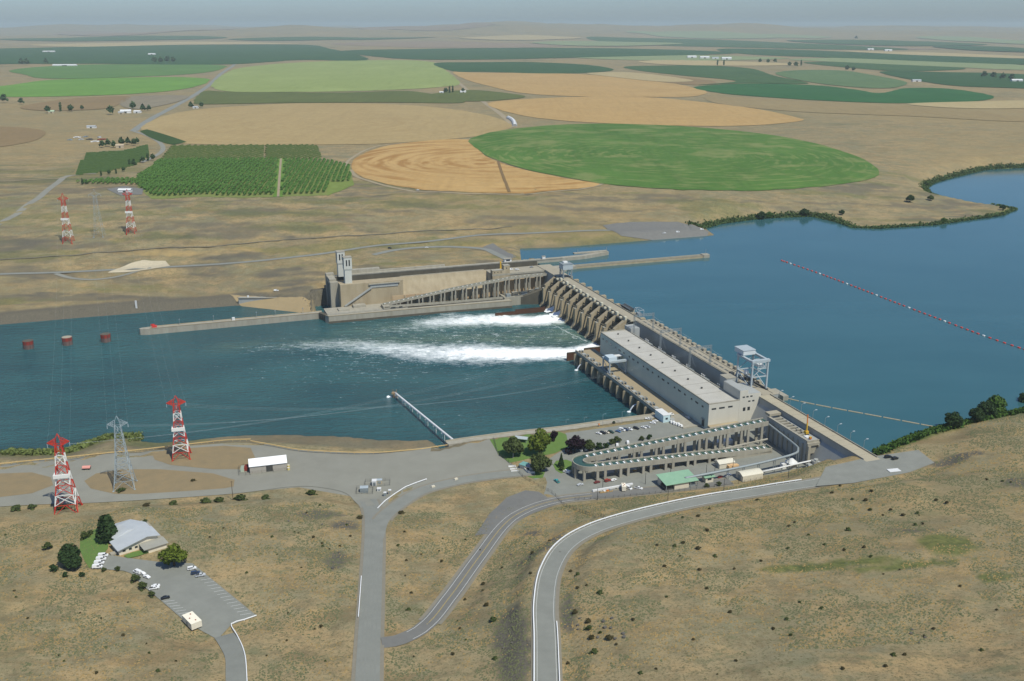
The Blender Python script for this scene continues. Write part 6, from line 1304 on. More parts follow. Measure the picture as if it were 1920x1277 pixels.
# outfall pipe
p0=np.array(P(741,737,4)); p1=np.array(P(853,828,8)); t=thing('outfall_pipe','white fish outfall pipe on piers reaching into the river','pipe',tuple((p0[0],p0[1],0))); ln=[np.array([0,0,4.]) ,np.array([p1[0]-p0[0],p1[1]-p0[1],8.])]
b=MB(); b.tube(smooth_line(ln,5.),.95,8); b.build('pipe',white,t,True); L_=math.hypot(ln[1][0],ln[1][1])
for k in range(8):
    u_=.03+.93*k/7; c=ln[1]*u_; b=MB(); z=4+4*u_
    for s_ in (-.9,.9): b.bar((c[0]+s_,c[1],-4),(c[0]+s_,c[1],z-.5),.38)
    b.bar((c[0]-1.6,c[1],z-.8),(c[0]+1.6,c[1],z-.8),.6); b.build('pier_bent',white,t)
b=MB(); b.cyl(0,0,-3,3.4,2.2,10); b.box(-3,1,-2,2,3.4,4.6); b.bar((-2,1,4.5),(-2,1,7),.4); b.bar((1,1,4.5),(1,1,7),.4); b.build('end_dolphin',mat('weathered timber',srgb(170,146,112),srgb(120,98,74),scale=.8),t)
b=MB(); 
for k in range(9): a=k*.7; b.cyl(-6+3*math.cos(a)*random.random(),1+2.4*math.sin(a)*random.random(),-.4,.5+.4*random.random(),random.uniform(1,2.2),8,.3)
b.build('splash_foam',whitewater,t,True)
# float lines on the reservoir
fl_me={}
for nm,c in (('red',srgb(206,66,58)),('white',(.75,.75,.72))):
    b=MB(); n_=10
    for k in range(5):
        pass
    b.cyl(-1.3,0,0,0,0.01); b=MB(); prf=[(-1.5,.35),(-1.1,.85),(1.1,.85),(1.5,.35)]
    for (x0,r0),(x1,r1) in zip(prf[:-1],prf[1:]): b.add([(x0,r0*math.cos(a),r0*math.sin(a)) for a in np.arange(8)*math.pi/4]+[(x1,r1*math.cos(a),r1*math.sin(a)) for a in np.arange(8)*math.pi/4],[(i,(i+1)%8,8+(i+1)%8,8+i) for i in range(8)])
    b.add([(-1.5,.35*math.cos(a),.35*math.sin(a)) for a in np.arange(8)*math.pi/4],[tuple(range(8))]); b.add([(1.5,.35*math.cos(a),.35*math.sin(a)) for a in np.arange(8)*math.pi/4],[tuple(range(7,-1,-1))])
    fl_me[nm]=b.mesh('float',mat(nm+' float plastic',c,rough=.4),True)
ln=smooth_line([P(*q_,29.5) for q_ in [(1466,489),(1530,511),(1600,537),(1690,572),(1780,606),(1850,632),(1930,659)]],3.6)
t=thing('buoy_line','red and white buoy line strung across the reservoir','buoys',tuple(ln[0])); o0=np.array(ln[0])
b=MB(); b.tube([p-o0+np.array([0,0,.1]) for p in ln],.12,5); b.build('cable',steel_d,t)
for i,p in enumerate(ln[::2]):
    nx_=ln[min(2*i+1,len(ln)-1)]; o=link('float',fl_me['white' if i%7==3 else 'red'],t,tuple(p-o0+np.array([0,0,.25])),math.atan2(nx_[1]-p[1],nx_[0]-p[0]))
ln=smooth_line([P(*q_,29.5) for q_ in [(1462,744),(1500,753),(1560,765),(1620,776),(1690,789),(1753,801)]],11.)
t=thing('log_boom','pale log boom floating from the dam to the near bank','boom',tuple(ln[0])); o0=np.array(ln[0])
for a,c in zip(ln[:-1],ln[1:]):
    d=(c-a); b=MB(); b.bar(a-o0+d*.04+np.array([0,0,.1]),a-o0+d*.94+np.array([0,0,.1]),.8,7); b.build('log',mat('bleached log',srgb(176,164,138),srgb(148,136,112),scale=.6),t)
# ================================================================= RAILS, FENCES, POLES
def guard(ln,label,m_,h=.8,w=.35,post=4.,name='guard_rail',rise=None,cat='guard rail'):
    ln=np.asarray(ln); t=thing(name,label,cat,tuple(ln[len(ln)//2])); o=np.array(t.location)
    ribbon(t,'rail',m_,ln,w,h-.45,h)
    acc=0; b=MB(); last=ln[0]
    for p in ln:
        if np.linalg.norm(p[:2]-last[:2])>=post or p is ln[0]:
            last=p; q0=p-o; b.box(q0[0]-.12,q0[0]+.12,q0[1]-.12,q0[1]+.12,q0[2]-.6,q0[2]+h-.45)
    tag(b.build('posts',m_,t),kind='stuff'); return t
def side(key,i0,i1,off):
    ln=np.array(RD[key]); tg=np.gradient(ln[:,:2],axis=0); tg/=np.linalg.norm(tg,axis=1)[:,None]; nr=np.stack([-tg[:,1],tg[:,0]],1)
    n_=len(ln); a,b_=int(n_*i0),int(n_*i1); return [np.array([p[0]+r[0]*off,p[1]+r[1]*off,p[2]+.1]) for p,r in zip(ln[a:b_],nr[a:b_])]
wr=mat('white guard rail',(.82,.82,.8),rough=.5)
guard(side('upper',0,.9,5.5),'long white guard rail on the outer edge of the upper road',wr,h=1.05,w=.55)
guard(side('upper',0,.17,-5.4),'short white guard rail on the inner edge of the upper road',wr,h=.9,w=.4)
guard(side('straight',.3,.52,5.9),'white guard rail left of the straight road',wr,h=.9,w=.4)
guard([np.array([*G(*q_)[:2],gz(*G(*q_)[:2])+.1]) for q_ in [(708,955),(722,941),(740,928),(760,915),(780,907),(800,900)]],'curved white guard rail by the road fork and utility pads',wr,h=1.0,w=.5)
guard(smooth_line([G(*q_)+np.array([0,0,.1]) for q_ in [(481,1156),(458,1164),(434,1172),(444,1192),(455,1215),(461,1240),(464,1290)]],3.),'white guard rail bending round the visitor car park exit',wr,h=.9,w=.4)
tim=mat('tan timber rail',srgb(206,176,118),srgb(186,158,106),scale=.5)
guard(smooth_line([P(*q_,10)+np.array([0,0,-.5]) for q_ in [(-60,878),(0,870),(100,860),(240,846),(330,836),(420,826),(470,824)]],4.),'tan timber guard rail along the river bank road',tim,h=1.1,w=.7)
guard(smooth_line([P(*q_,11) +np.array([0,0,-.6]) for q_ in [(470,827),(520,836),(560,843),(620,847),(700,849),(780,843),(830,836),(872,830)]],4.),'tan timber guard rail along the paved yard shore',tim,h=1.1,w=.7)
def fence(px,label,h=2.2):
    pts=[G(*q_) for q_ in px]; ln=smooth_line(pts,4.); ln=[np.array([p[0],p[1],gz(p[0],p[1])]) for p in ln]; t=thing('wire_fence',label,'fence',tuple(ln[0])); o=np.array(t.location); b=MB()
    for p in ln: q0=p-o; b.bar(q0,q0+np.array([0,0,h]),.16)
    tag(b.build('posts',steel_d,t),kind='stuff'); b=MB()
    for z in (.4,.9,1.4,1.9): b.tube([p-o+np.array([0,0,z*h/2.1]) for p in ln],.035,4)
    tag(b.build('wires',steel_d,t),kind='stuff')
fence([(918,824),(932,846),(948,862),(965,878),(985,898),(1010,912),(1035,925),(1048,938),(1075,955),(1110,968),(1135,974)],'wire fence running from the river past the road junction')
fence([(1078,938),(1150,934),(1250,924),(1330,915),(1440,897)],'wire fence between the yard road and the grass slope')
def pole(px,py,h,label,arm=True,name='utility_pole',m_=None):
    t=thing(name,label,'pole',Gt(px,py)); b=MB(); b.bar((0,0,-.5),(0,0,h),.3,6,.2); b.build('pole',m_ or bark,t)
    if arm: b=MB(); b.bar((-1,0,h-.6),(1,0,h-.6),.16); b.build('crossarm',m_ or bark,t)
pole(437,938,14,'dark utility pole beside the brush row on the lower road')
for i,(px,py,h,lab) in enumerate([(1061,806,9,'silver lamp post at the left end of the seawall row'),(1095,802,9,'second silver lamp post of the seawall row'),(1130,799,10,'third silver lamp post of the seawall row'),(1166,794,10,'silver lamp post beside the blue box building')]):
    t=thing('lamp_post',lab,'lamp post',Gt(px,py)); b=MB(); b.bar((0,0,0),(0,0,h),.22); b.bar((0,0,h),(1.6,0,h+.3),.16); b.build('post',steel,t); b=MB(); b.box(1.2,2.4,-.25,.25,h+.2,h+.45); b.build('lamp_head',steel,t)
for i,(px,py,lab) in enumerate([(1130,918,'first thin yard pole from the teal truck'),(1120,938,'thin pole at the lower edge of the yard road'),(1210,908,'thin pole left of the green roofed building'),(1252,941,'thin pole on the slope below the green roofed building'),(1257,893,'yard light pole before the lower ladder leg'),(1324,892,'pole left of the cream gabled shed'),(1340,888,'pole right of the cream gabled shed'),(1374,880,'pole behind the cream round roofed shed'),(1357,920,'pole on the slope by the two bushes'),(1478,896,'pole near the end of the bypass pipe')]):
    pole(px,py,8.5,lab,False,'yard_pole',steel_d)
t=thing('flagpole','white flagpole on the park lawn','flagpole',Gt(962,858)); b=MB(); b.bar((0,0,0),(0,0,13),.26,8,.14); b.build('pole',white,t); b=MB(); b.cyl(0,0,0,.5,.7,10); b.build('base',conc,t)
# ================================================================= VEHICLES
tyre=mat('tyre rubber',(.02,.02,.02),rough=.9)
VC={'white':(.78,.78,.76),'cream':(.62,.56,.44),'black':(.015,.016,.018),'dark blue':(.03,.05,.1),'blue':(.08,.16,.3),'dark green':(.03,.07,.05),'grey':(.28,.29,.3),'silver':(.5,.52,.53),'red':(.3,.04,.03),'dark red':(.16,.03,.03),'teal':(.05,.3,.3)}
VM={}
def veh_mesh(kind,col):
    k=(kind,col)
    if k in VM: return VM[k]
    paint=mat('car paint '+col,VC[col],rough=.35,spec=.5)
    L_,W_,H={'car':(4.6,1.8,1.45),'suv':(4.9,1.95,1.8),'pickup':(5.5,1.95,1.75),'van':(5.4,2.0,2.1)}[kind]
    side={'car':[(-2.3,.35),(-2.3,.85),(-1.5,.95),(-1.0,1.42),(.5,1.45),(1.15,.98),(2.2,.8),(2.3,.35)],'suv':[(-2.45,.4),(-2.45,1.0),(-2.3,1.75),(.5,1.8),(1.15,1.1),(2.35,.95),(2.45,.4)],'pickup':[(-2.75,.5),(-2.75,1.1),(-.5,1.1),(-.45,1.72),(.75,1.75),(1.35,1.15),(2.65,1.05),(2.75,.45)],'van':[(-2.7,.4),(-2.7,2.0),(-2.55,2.1),(1.1,2.1),(1.8,1.25),(2.6,1.05),(2.7,.4)]}[kind]
    b=MB(); n=len(side); hw=W_/2
    tuck=[.0 if z<1.15 else .16 for _,z in side]
    b.v=[(x,-hw+t,z) for (x,z),t in zip(side,tuck)]+[(x,hw-t,z) for (x,z),t in zip(side,tuck)]
    b.f=[tuple(range(n)),tuple(range(2*n-1,n-1,-1))]+[(i,n+i,n+(i+1)%n,(i+1)%n) for i in range(n)]
    body=b.mesh('body',paint)
    w=MB(); zc={'car':(.98,1.36),'suv':(1.12,1.66),'pickup':(1.18,1.62),'van':(1.3,1.9)}[kind]; xr={'car':(-1.15,.6),'suv':(-2.25,.65),'pickup':(-.4,.85),'van':(-.2,1.25)}[kind]
    for s in (-1,1): w.hexa([(xr[0],s*(hw-.08),zc[0]),(xr[1],s*(hw-.08),zc[0]),(xr[1],s*(hw+.005),zc[0]),(xr[0],s*(hw+.005),zc[0]),(xr[0]+.15,s*(hw-.2),zc[1]),(xr[1]-.25,s*(hw-.2),zc[1]),(xr[1]-.25,s*(hw-.13),zc[1]),(xr[0]+.15,s*(hw-.13),zc[1])])
    fx={'car':((.52,1.43),(1.13,1.02)),'suv':((.53,1.77),(1.13,1.15)),'pickup':((.78,1.72),(1.33,1.2)),'van':((1.13,2.06),(1.78,1.3))}[kind]
    (xa,za),(xb,zb)=fx; w.add([(xa+.03,-hw+.28,za+.02),(xb+.03,-hw+.2,zb+.02),(xb+.03,hw-.2,zb+.02),(xa+.03,hw-.28,za+.02)],[(0,1,2,3)])
    wind=w.mesh('windows',glass); wh=MB()
    m=[]
    for r in range(12): m.append((.34*math.cos(r*math.pi/6),.34*math.sin(r*math.pi/6)))
    wh.add([(x,-.12,z) for x,z in m]+[(x,.12,z) for x,z in m],[tuple(range(12)),tuple(range(23,11,-1))]+[(i,12+i,12+(i+1)%12,(i+1)%12) for i in range(12)])
    wheel=VM.setdefault('wheel',wh.mesh('wheel',tyre)); bed=None
    if kind=='pickup': bb=MB(); bb.box(-2.6,-.6,-hw+.15,hw-.15,1.1,1.115); bed=bb.mesh('bed',steel_d)
    VM[k]=(body,wind,wheel,bed,L_,W_); return VM[k]
def vehicle(px,py,kind,col,hd,label,z=None,group=None,loc=None):
    loc=loc if loc is not None else (Gt(px,py) if z is None else tuple(P(px,py,z))); body,wind,wheel,bed,L_,W_=veh_mesh(kind,col)
    nm={'car':'parked_car','suv':'parked_car','pickup':'pickup_truck','van':'parked_van'}[kind]; cat={'car':'car','suv':'car','pickup':'pickup','van':'van'}[kind]
    t=thing(nm,label,cat,(loc[0],loc[1],loc[2]+.1),hd,group); link('body',body,t); link('windows',wind,t)
    for x in (-L_*.31,L_*.31):
        for y in (-W_/2+.1,W_/2-.1): link('wheel',wheel,t,(x,y,.34))
    if bed: link('bed',bed,t)
    return t
Rr=lambda cx,cy:(1040+cx/7.296,770+cy/7.296)
row=[(605,322,'car','white','white car at the left end of the riverside parking row'),(660,315,'suv','black','black car second from the left in the riverside parking row'),(710,306,'car','cream','cream car third from the left in the riverside parking row'),(772,304,'suv','dark green','dark green car fourth from the left in the riverside parking row'),(868,293,'car','blue','blue car at the start of the second group in the riverside row'),(922,274,'van','white','white van beside the blue car in the riverside row'),(968,272,'suv','dark blue','dark blue car between two white vehicles in the riverside row'),(1020,264,'pickup','white','white pickup right of the dark blue car in the riverside row'),(1115,252,'suv','black','black car standing alone in the riverside parking row'),(1218,240,'car','white','white car near the right end of the riverside row'),(1268,230,'car','silver','silver car at the right end of the riverside row')]
hd0=A+math.radians(-58)
for a in row: vehicle(*Rr(a[0],a[1]),a[2],a[3],hd0,a[4])
for a in [(1285,122,'pickup','white','white pickup behind the pale blue box building'),(1375,152,'car','white','white car right of the pale blue box building'),(1342,178,'car','white','small white car in front of the pale blue box building')]: vehicle(*Rr(a[0],a[1]),a[2],a[3],A+2.6,a[4])
vehicle(*Rr(1588,66),'van','white',A+.1,'white van at the shore end of the tailrace deck',z=13.); vehicle(*Rr(1822,104),'car','silver',A+math.pi/2,'silver car parked against the powerhouse wall',z=13.)
for i in range(5): vehicle(*Rr(1592+34*i,166+13*i),'van' if i%2 else 'suv','white',A+math.radians(-12)+math.pi/2,['leftmost','second','middle','fourth','rightmost'][i]+' white vehicle of the tight group by the powerhouse corner')
for a in [(350,545,'van','white',A+1.5,'white van by the purple tree behind the ladder bend'),(415,538,'suv','white',A+1.5,'white car right of the van behind the ladder bend'),(480,528,'car','grey',A+1.5,'grey car behind the ladder bend'),(855,478,'suv','white',A+1.2,'white car partly hidden behind the upper ladder leg'),(1000,450,'van','white',A+1.2,'white van partly hidden behind the middle of the upper ladder leg'),(165,850,'van','white',A+2.2,'white van just left of the ladder bend columns'),(30,975,'pickup','teal',A+1.7,'teal truck at the edge of the yard by the road'),(580,990,'car','dark red',A+.2,'dark red car at the yard edge under the ladder bend'),(725,968,'suv','red',A+.2,'red car right of the dark red car at the yard edge'),(808,958,'car','white',A+.3,'white car right of the red car at the yard edge'),(350,1022,'car','silver',A+.1,'silver car at the left end of the yard edge'),(1148,1072,'pickup','white',A-.8,'white pickup beside the white box trailers'),(1010,1070,'van','white',A-1.2,'white van right of the white box trailer in the yard'),(1800,1042,'car','white',A+.1,'white car beside the green roofed building'),(1330,792,'car','grey',A+.2,'grey car under the lower ladder leg')]: vehicle(*Rr(a[0],a[1]),a[2],a[3],a[4],a[5])
Qq=lambda cx,cy:(1260+cx/7.296,760+cy/7.296)
for a in [(765,970,'pickup','white',A+.2,'white pickup between the pump shed and the round roofed shed'),(660,990,'car','red',A+.2,'red car right of the pump shed'),(612,812,'pickup','white',A+.1,'white pickup left of the cream gabled shed')]: vehicle(*Qq(a[0],a[1]),a[2],a[3],a[4],a[5])
V2=lambda cx,cy:(cx/3.577,920+cy/3.577)
for i,(a,b_) in enumerate([(655,518),(667,492),(680,466),(694,442)]): vehicle(*V2(a,b_),'van','white',.16,['nearest','second','third','farthest'][i]+' white van of the row of four beside the visitor lawn',z=20.35)
for a in [(922,552,'van','white',2.6,'leftmost white vehicle by the green bushes at the visitor centre'),(955,560,'car','white',2.6,'middle white vehicle by the green bushes at the visitor centre'),(985,584,'car','white',2.6,'rightmost white vehicle by the green bushes at the visitor centre'),(1035,660,'pickup','white',.35,'white pickup parked between bushes and black car at the visitor centre'),(1110,724,'car','black',.45,'black car alone at the left edge of the visitor car park'),(1288,528,'suv','white',.35,'white car under the wide yellow green tree'),(1312,558,'suv','dark blue',.35,'dark blue car between white and silver cars under the tree'),(1345,574,'pickup','silver',.35,'silver pickup at the end of the row under the tree'),(1045,645,'car','white',.35,'white car behind the white pickup at the visitor centre')]: vehicle(*V2(a[0],a[1]),a[2],a[3],a[4],a[5],z=20.35)
vehicle(1665,858,'suv','black',.25,'black car on the pavement at the near end of the dam',z=33.9)
vehicle(1678,861,'suv','black',.4,'second black car beside the first at the near end of the dam',z=33.9)
for a in [(731,466,'suv','black',.2,'dark car on the north access road'),(1245,438,'pickup','white',.1,'white pickup on the far reservoir lot'),(1271,436,'van','white',.1,'white van on the far reservoir lot'),(1316,431,'van','white',.1,'white van at the end of the far reservoir lot'),(518,546,'van','white',.1,'white van on the dirt behind the lock wing wall'),(800,465,'car','white',.1,'white car on the north access loop'),(783,357,'pickup','white',.2,'white pickup below the golden half circle field')]: vehicle(a[0],a[1],a[2],a[3],a[4],a[5])
vehicle(0,0,'van','white',A,'white van on the lock deck beside the control building',loc=D(588,-52,33.5)); vehicle(0,0,'car','grey',A,'grey car on the lock deck near the abutment',loc=D(592,-24,33.5)); vehicle(0,0,'suv','white',A,'white car on the lock deck right of the white van',loc=D(585,-45,33.5))
# box trailers
def boxtrailer(loc,rz,l,w,h,label,name='box_trailer'):
    t=thing(name,label,'trailer',loc,rz); b=MB(); b.box(-l/2,l/2,-w/2,w/2,.9,h); b.build('body',mat('trailer cream',srgb(226,218,198),srgb(214,206,186),scale=.6),t); b=MB(); b.box(-l/2-.05,l/2+.05,-w/2-.05,w/2+.05,h,h+.12); b.build('roof',mat('trailer roof',srgb(236,228,206)),t)
    for x in (-l*.3,l*.3):
        for y in (-w*.45,w*.45): o=link('wheel',VM['wheel'],t,(x,y,.4)); 
    b=MB()
    for x,y in ((-l*.3,w*.15),(0,-w*.2),(l*.3,w*.1)): b.box(x-.3,x+.3,y-.3,y+.3,h+.12,h+.4)
    b.build('roof_vent',red,t); b=MB(); b.box(-l*.1,l*.1,-w/2-.03,-w/2+.02,1,h*.75); b.build('door',steel,t); return t
boxtrailer(tuple(P(361,1172,20.3)),-.85,11,5.5,4.2,'large cream box trailer on the visitor car park')
boxtrailer(tuple(Gt(*Rr(942,1090))),A+1.2,6,2.6,4,'tall white box trailer beside the long white beam in the yard')
# stall lines
for (x0,y0),(x1,y1),n_,nm in [((395,1085),(470,1150),13,'right'),((308,1128),(345,1160),8,'left')]:
    for i in range(n_):
        u_=i/(n_-1); a=P(x0+(x1-x0)*u_,y0+(y1-y0)*u_,20.33); dx,dy=(-5.,-1.6) if nm=='right' else (5.,1.2)
        b=MB(); b.add([(0,0,0),(dx,dy,0),(dx,dy+.2,0),(0,.2,0)],[(0,1,2,3)]); o=b.build('parking_line',white_p); o.location=(a[0],a[1],20.34); tag(o,kind='structure')
# ================================================================= VISITOR BUILDING
pa,pb=P(224,1041,20.3),P(297,1018,20.3); ang=math.atan2(pb[1]-pa[1],pb[0]-pa[0]); WL=math.hypot(pb[0]-pa[0],pb[1]-pa[1])
vb=thing('visitor_building','white visitor building with low pale grey gable roofs','building',tuple(pa),ang)
wallw=mat('cream stucco',srgb(222,212,188),srgb(208,198,176),scale=.5); rpale=mat('pale standing seam roof',srgb(184,188,188),srgb(172,176,178),rough=.5,scale=.2)
b=MB(); b.box(0,WL,0,12,-.5,3.6); b.build('wall',wallw,vb); rx=WL*.72
b=MB(); b.ext([(-1.2,3.3),(rx,6.9),(WL+1,5.2),(WL+1,5.6),(rx,7.3),(-1.2,3.7)],-1.6,12.5,'y'); b.build('roof',rpale,vb)
b=MB(); b.ext([(0,3.6),(rx,6.9),(WL,5.2),(WL,3.6)],.03,11.9,'y'); b.build('gable',wallw,vb)
b=MB(); b.prism([(3,12.6),(1,18),(2,26),(8,31),(17,31),(WL,22),(WL,12.6)],-.5,4.2); b.build('rear_wall',wallw,vb)
hx=[(2,12.6),(0,18),(1,26.8),(7.6,32),(17.6,32),(WL+1,22.5),(WL+1,12.6)]
b=MB(); b.add([(x,y,4.2) for x,y in hx]+[(11,14,6.9),(10,25,6.3)],[(0,1,7),(1,2,8,7),(2,3,8),(3,4,8),(4,5,8),(5,6,7,8),(6,0,7),(6,5,4,3,2,1,0)]); b.build('rear_roof',rpale,vb)
b=MB(); b.hexa([(WL*.5,-9,2.7),(WL+3,-9,2.7),(WL+3,-.2,3.1),(WL*.5,-.2,3.1),(WL*.5,-9,3.),(WL+3,-9,3.),(WL+3,-.2,3.4),(WL*.5,-.2,3.4)]); b.build('porch_roof',mat('grey flat roof',srgb(160,158,146),srgb(146,144,134),scale=.3),vb)
b=MB(); b.box(WL*.62,WL+2,-8,-.3,-.5,2.7); b.build('porch_wall',wallw,vb)
for x in (2.,5.6,9.): 
    b=MB(); b.box(x,x+1.7,-.06,.05,1.2,2.5); f=b.build('window',steel_d,vb); b=MB(); b.box(x+.1,x+1.6,-.09,-.05,1.3,2.4); b.build('pane',glass,f)
b=MB(); b.box(12,13.6,-.07,.05,0,2.6); b.build('door',steel_d,vb); b=MB(); b.box(-4,-.4,2,5,0,.9); b.build('planter_wall',conc,vb)
b=MB(); b.box(WL+1.4,WL+4.5,4,34,-.4,.12); b.build('walkway',conc,vb)
# ================================================================= WAREHOUSE AND YARD
pa,pb=P(469,888,9.6),P(538,880,9.6); ang=math.atan2(pb[1]-pa[1],pb[0]-pa[0]); WL=math.hypot(pb[0]-pa[0],pb[1]-pa[1])
wh=thing('warehouse','grey warehouse with a bright white gable roof on the river yard','warehouse',tuple(pa),ang)
wgrey=mat('grey metal siding',srgb(172,166,154),srgb(160,154,144),scale=.4); b=MB(); b.box(0,WL,0,13,-.3,5.2); b.build('wall',wgrey,wh)
b=MB(); b.ext([(-.6,5.1),(6.5,8.2),(13.6,5.1),(13.6,5.4),(6.5,8.5),(-.6,5.4)],-.5,WL+.5,'x'); b.build('roof',mat('white metal roof',(.85,.85,.84),rough=.45),wh); b=MB(); b.ext([(0,5.2),(6.5,8.1),(13,5.2)],.03,WL-.03,'x'); b.build('gable',wgrey,wh)
b=MB(); b.box(WL*.44,WL*.62,-.08,.05,-.2,4.4); b.build('door',steel_d,wh)
yd=thing('fenced_enclosure','wire enclosure with posts at the left end of the warehouse','fence',tuple(np.array(pa)),ang); b=MB()
for x,y in [(-7.5,-1),(-7.5,5),(-7.5,11),(-3,-2),(0,-2.2),(8,-2.2),(16,-2.2),(WL,-2.2),(-4,13)]: b.bar((x,y,0),(x,y,2.4),.14)
tag(b.build('posts',steel_d,yd),kind='stuff'); b=MB(); pth=[(-4,13,1.2),(-7.5,11,1.2),(-7.5,-1,1.2),(-3,-2,1.2),(WL,-2.2,1.2)]
for p_,q_ in zip(pth[:-1],pth[1:]): 
    for z in (0,.55,1.1): b.bar((p_[0],p_[1],p_[2]+z),(q_[0],q_[1],q_[2]+z),.06)
tag(b.build('wires',steel_d,yd),kind='stuff')
def container(loc,rz,label,m_): 
    t=thing('shipping_container',label,'container',loc,rz); b=MB(); b.box(-3,3,-1.2,1.2,0,2.5); b.build('body',m_,t); b=MB()
    for i in range(12): b.box(-2.9+i*.5,-2.75+i*.5,-1.26,1.26,.1,2.5)
    b.build('ribs',m_,t); b=MB(); b.box(3,3.06,-1.1,1.1,.1,2.4); b.build('door',steel,t)
container(tuple(P(462,880,9.6)),ang+1.45,'red container beside the warehouse gable',red); container(tuple(P(455,882,9.6)),ang+1.45,'pale green container left of the red one',mat('pale green metal',srgb(176,186,166)))
for i,(px,py,lab) in enumerate([(541,876,'upper yellow drum by the warehouse corner'),(541,881,'lower yellow drum by the warehouse corner')]):
    t=thing('yellow_drum',lab,'drum',Gt(px,py)); b=MB(); b.cyl(0,0,0,1.6,.9,12); b.build('body',mat('pale yellow',srgb(214,196,122)),t); b=MB(); b.cyl(0,0,1.6,1.75,.95,12); b.build('lid',cream,t)
# utility pads
for px,py,w,d,h,lab in [(683,922,5.4,4,3.4,'white utility cabinet with grey front on its own fenced pad'),(702,909,3,4,3.4,'white tall cabinet at the left of the upper pad'),(711,906,4,3,2.6,'tan transformer box right of the tall cabinet'),(711,920,2.6,2.2,1.8,'small pale box below the upper pad'),(722,930,1.8,1.8,2.6,'small grey tank post beside the curved guard rail'),(731,926,1.8,1.8,2.8,'small white tank post beside the curved guard rail')]:
    t=thing('utility_cabinet',lab,'cabinet',Gt(px,py),.1); b=MB(); b.box(-w/2,w/2,-d/2,d/2,0,h); b.build('body',steel if 'grey' in lab else (tanwall if 'tan' in lab else white),t); b=MB(); b.box(-w/2-.1,w/2+.1,-d/2-.1,d/2+.1,h,h+.2); b.build('lid',steel_b if w>3.5 else white,t); b=MB(); b.box(-w*.3,w*.3,-d/2-.04,-d/2+.02,.3,h*.8); b.build('door',steel,t)
for i,(px,py,w,d,lab) in enumerate([(684,921,11,9,'wire fence square around the lower utility pad'),(708,907,17,8,'wire fence rectangle around the upper utility pad')]):
    t=thing('wire_fence',lab,'fence',Gt(px,py),.1); b=MB(); c=[(-w/2,-d/2),(w/2,-d/2),(w/2,d/2),(-w/2,d/2),(-w/2,-d/2)]
    for (x0,y0),(x1,y1) in zip(c[:-1],c[1:]):
        k=max(2,int(math.hypot(x1-x0,y1-y0)/3))
        for j in range(k): b.bar((x0+(x1-x0)*j/k,y0+(y1-y0)*j/k,0),(x0+(x1-x0)*j/k,y0+(y1-y0)*j/k,2.2),.12)
        for z in (.6,1.3,2.1): b.bar((x0,y0,z),(x1,y1,z),.06)
    tag(b.build('posts_and_wires',steel_d,t),kind='stuff')
for px,py,lab in [(812,914,'white marker stone farther right along the branch road'),(855,900,'white marker stone nearest the yard on the branch road')]:
    t=thing('marker_block',lab,'marker',Gt(px,py),.6); b=MB(); b.box(-1.3,1.3,-.7,.7,0,1.2); b.box(-1.1,1.1,-.5,.5,1.2,1.5); b.build('block',cream,t)
# park pieces
def shelter(px,py,w,d,h,label,roofm,rz=0.):
    t=thing('shelter',label,'shelter',Gt(px,py),rz); b=MB()
    for x in (-w*.42,w*.42):
        for y in (-d*.42,d*.42): b.bar((x,y,0),(x,y,h),.3)
    b.build('posts',steel,t); b=MB(); b.ext([(-d/2,h),(0,h+1.2),(d/2,h),(d/2,h+.2),(0,h+1.4),(-d/2,h+.2)],-w/2,w/2,'x'); b.build('roof',roofm,t); b=MB(); b.box(-w*.3,w*.3,-.5,.5,.7,.8); b.build('table',bark,t)
shelter(978,828,10,5,3,'picnic shelter with a pale roof on the seawall lawn',steel_b,-.3)
eb_=thing('entrance_building','small entrance building with teal and grey roofs in the park','building',Gt(989,879),-.6); b=MB(); b.box(-5,5,-2.4,2.4,0,3); b.build('wall',cream,eb_); b=MB(); b.box(-5.6,-.1,-3,3,3,3.3); b.build('roof',mat('teal roof',srgb(110,156,150)),eb_); b=MB(); b.box(.1,6,-3,3,2.8,3.1); b.build('canopy_roof',mat('mauve grey roof',srgb(168,160,164)),eb_); b=MB(); b.box(1,3,-2.46,-2.38,.8,2.2); b.build('window',glass,eb_)
ln=smooth_line([G(*q_)+np.array([0,0,.05]) for q_ in [(974,874),(982,879),(988,885),(995,888),(1003,888)]],1.5); cwl=thing('garden_wall','white curved garden wall at the park entrance','wall',tuple(ln[0])); ribbon(cwl,'wall',white,ln,.8,-.3,1.4); ribbon(cwl,'coping',cream,ln,1.1,1.4,1.6)
for i,(px,py,lab) in enumerate([(960,875,'upper white barrier across the old park road'),(963,880,'middle white barrier across the old park road'),(965,884,'lower white barrier across the old park road')]):
    t=thing('road_barrier',lab,'barrier',Gt(px,py),.15); b=MB(); b.ext([(-.45,0),(.45,0),(.18,.5),(.14,1.1),(-.14,1.1),(-.18,.5)],-2.6,2.6,'x'); b.build('body',white,t); b=MB(); b.box(-2.6,2.6,-.16,.16,1.1,1.16); b.build('cap',cream,t)
for i,(px,py) in enumerate([(1084,803),(1100,801),(1117,798),(1134,796),(1151,794),(1175,790),(1196,788)]):
    t=thing('bollard_planter','dark round planter along the seawall by the lamp posts','planter',Gt(px,py),0,'dark planters along the seawall'); b=MB(); b.cyl(0,0,0,1.2,1.1,10,1.3); b.build('tub',steel_d,t); o=link('plant',tree_meshes('shrub')[0],t,(0,0,.6)); o.scale=(.22,.22,.2)
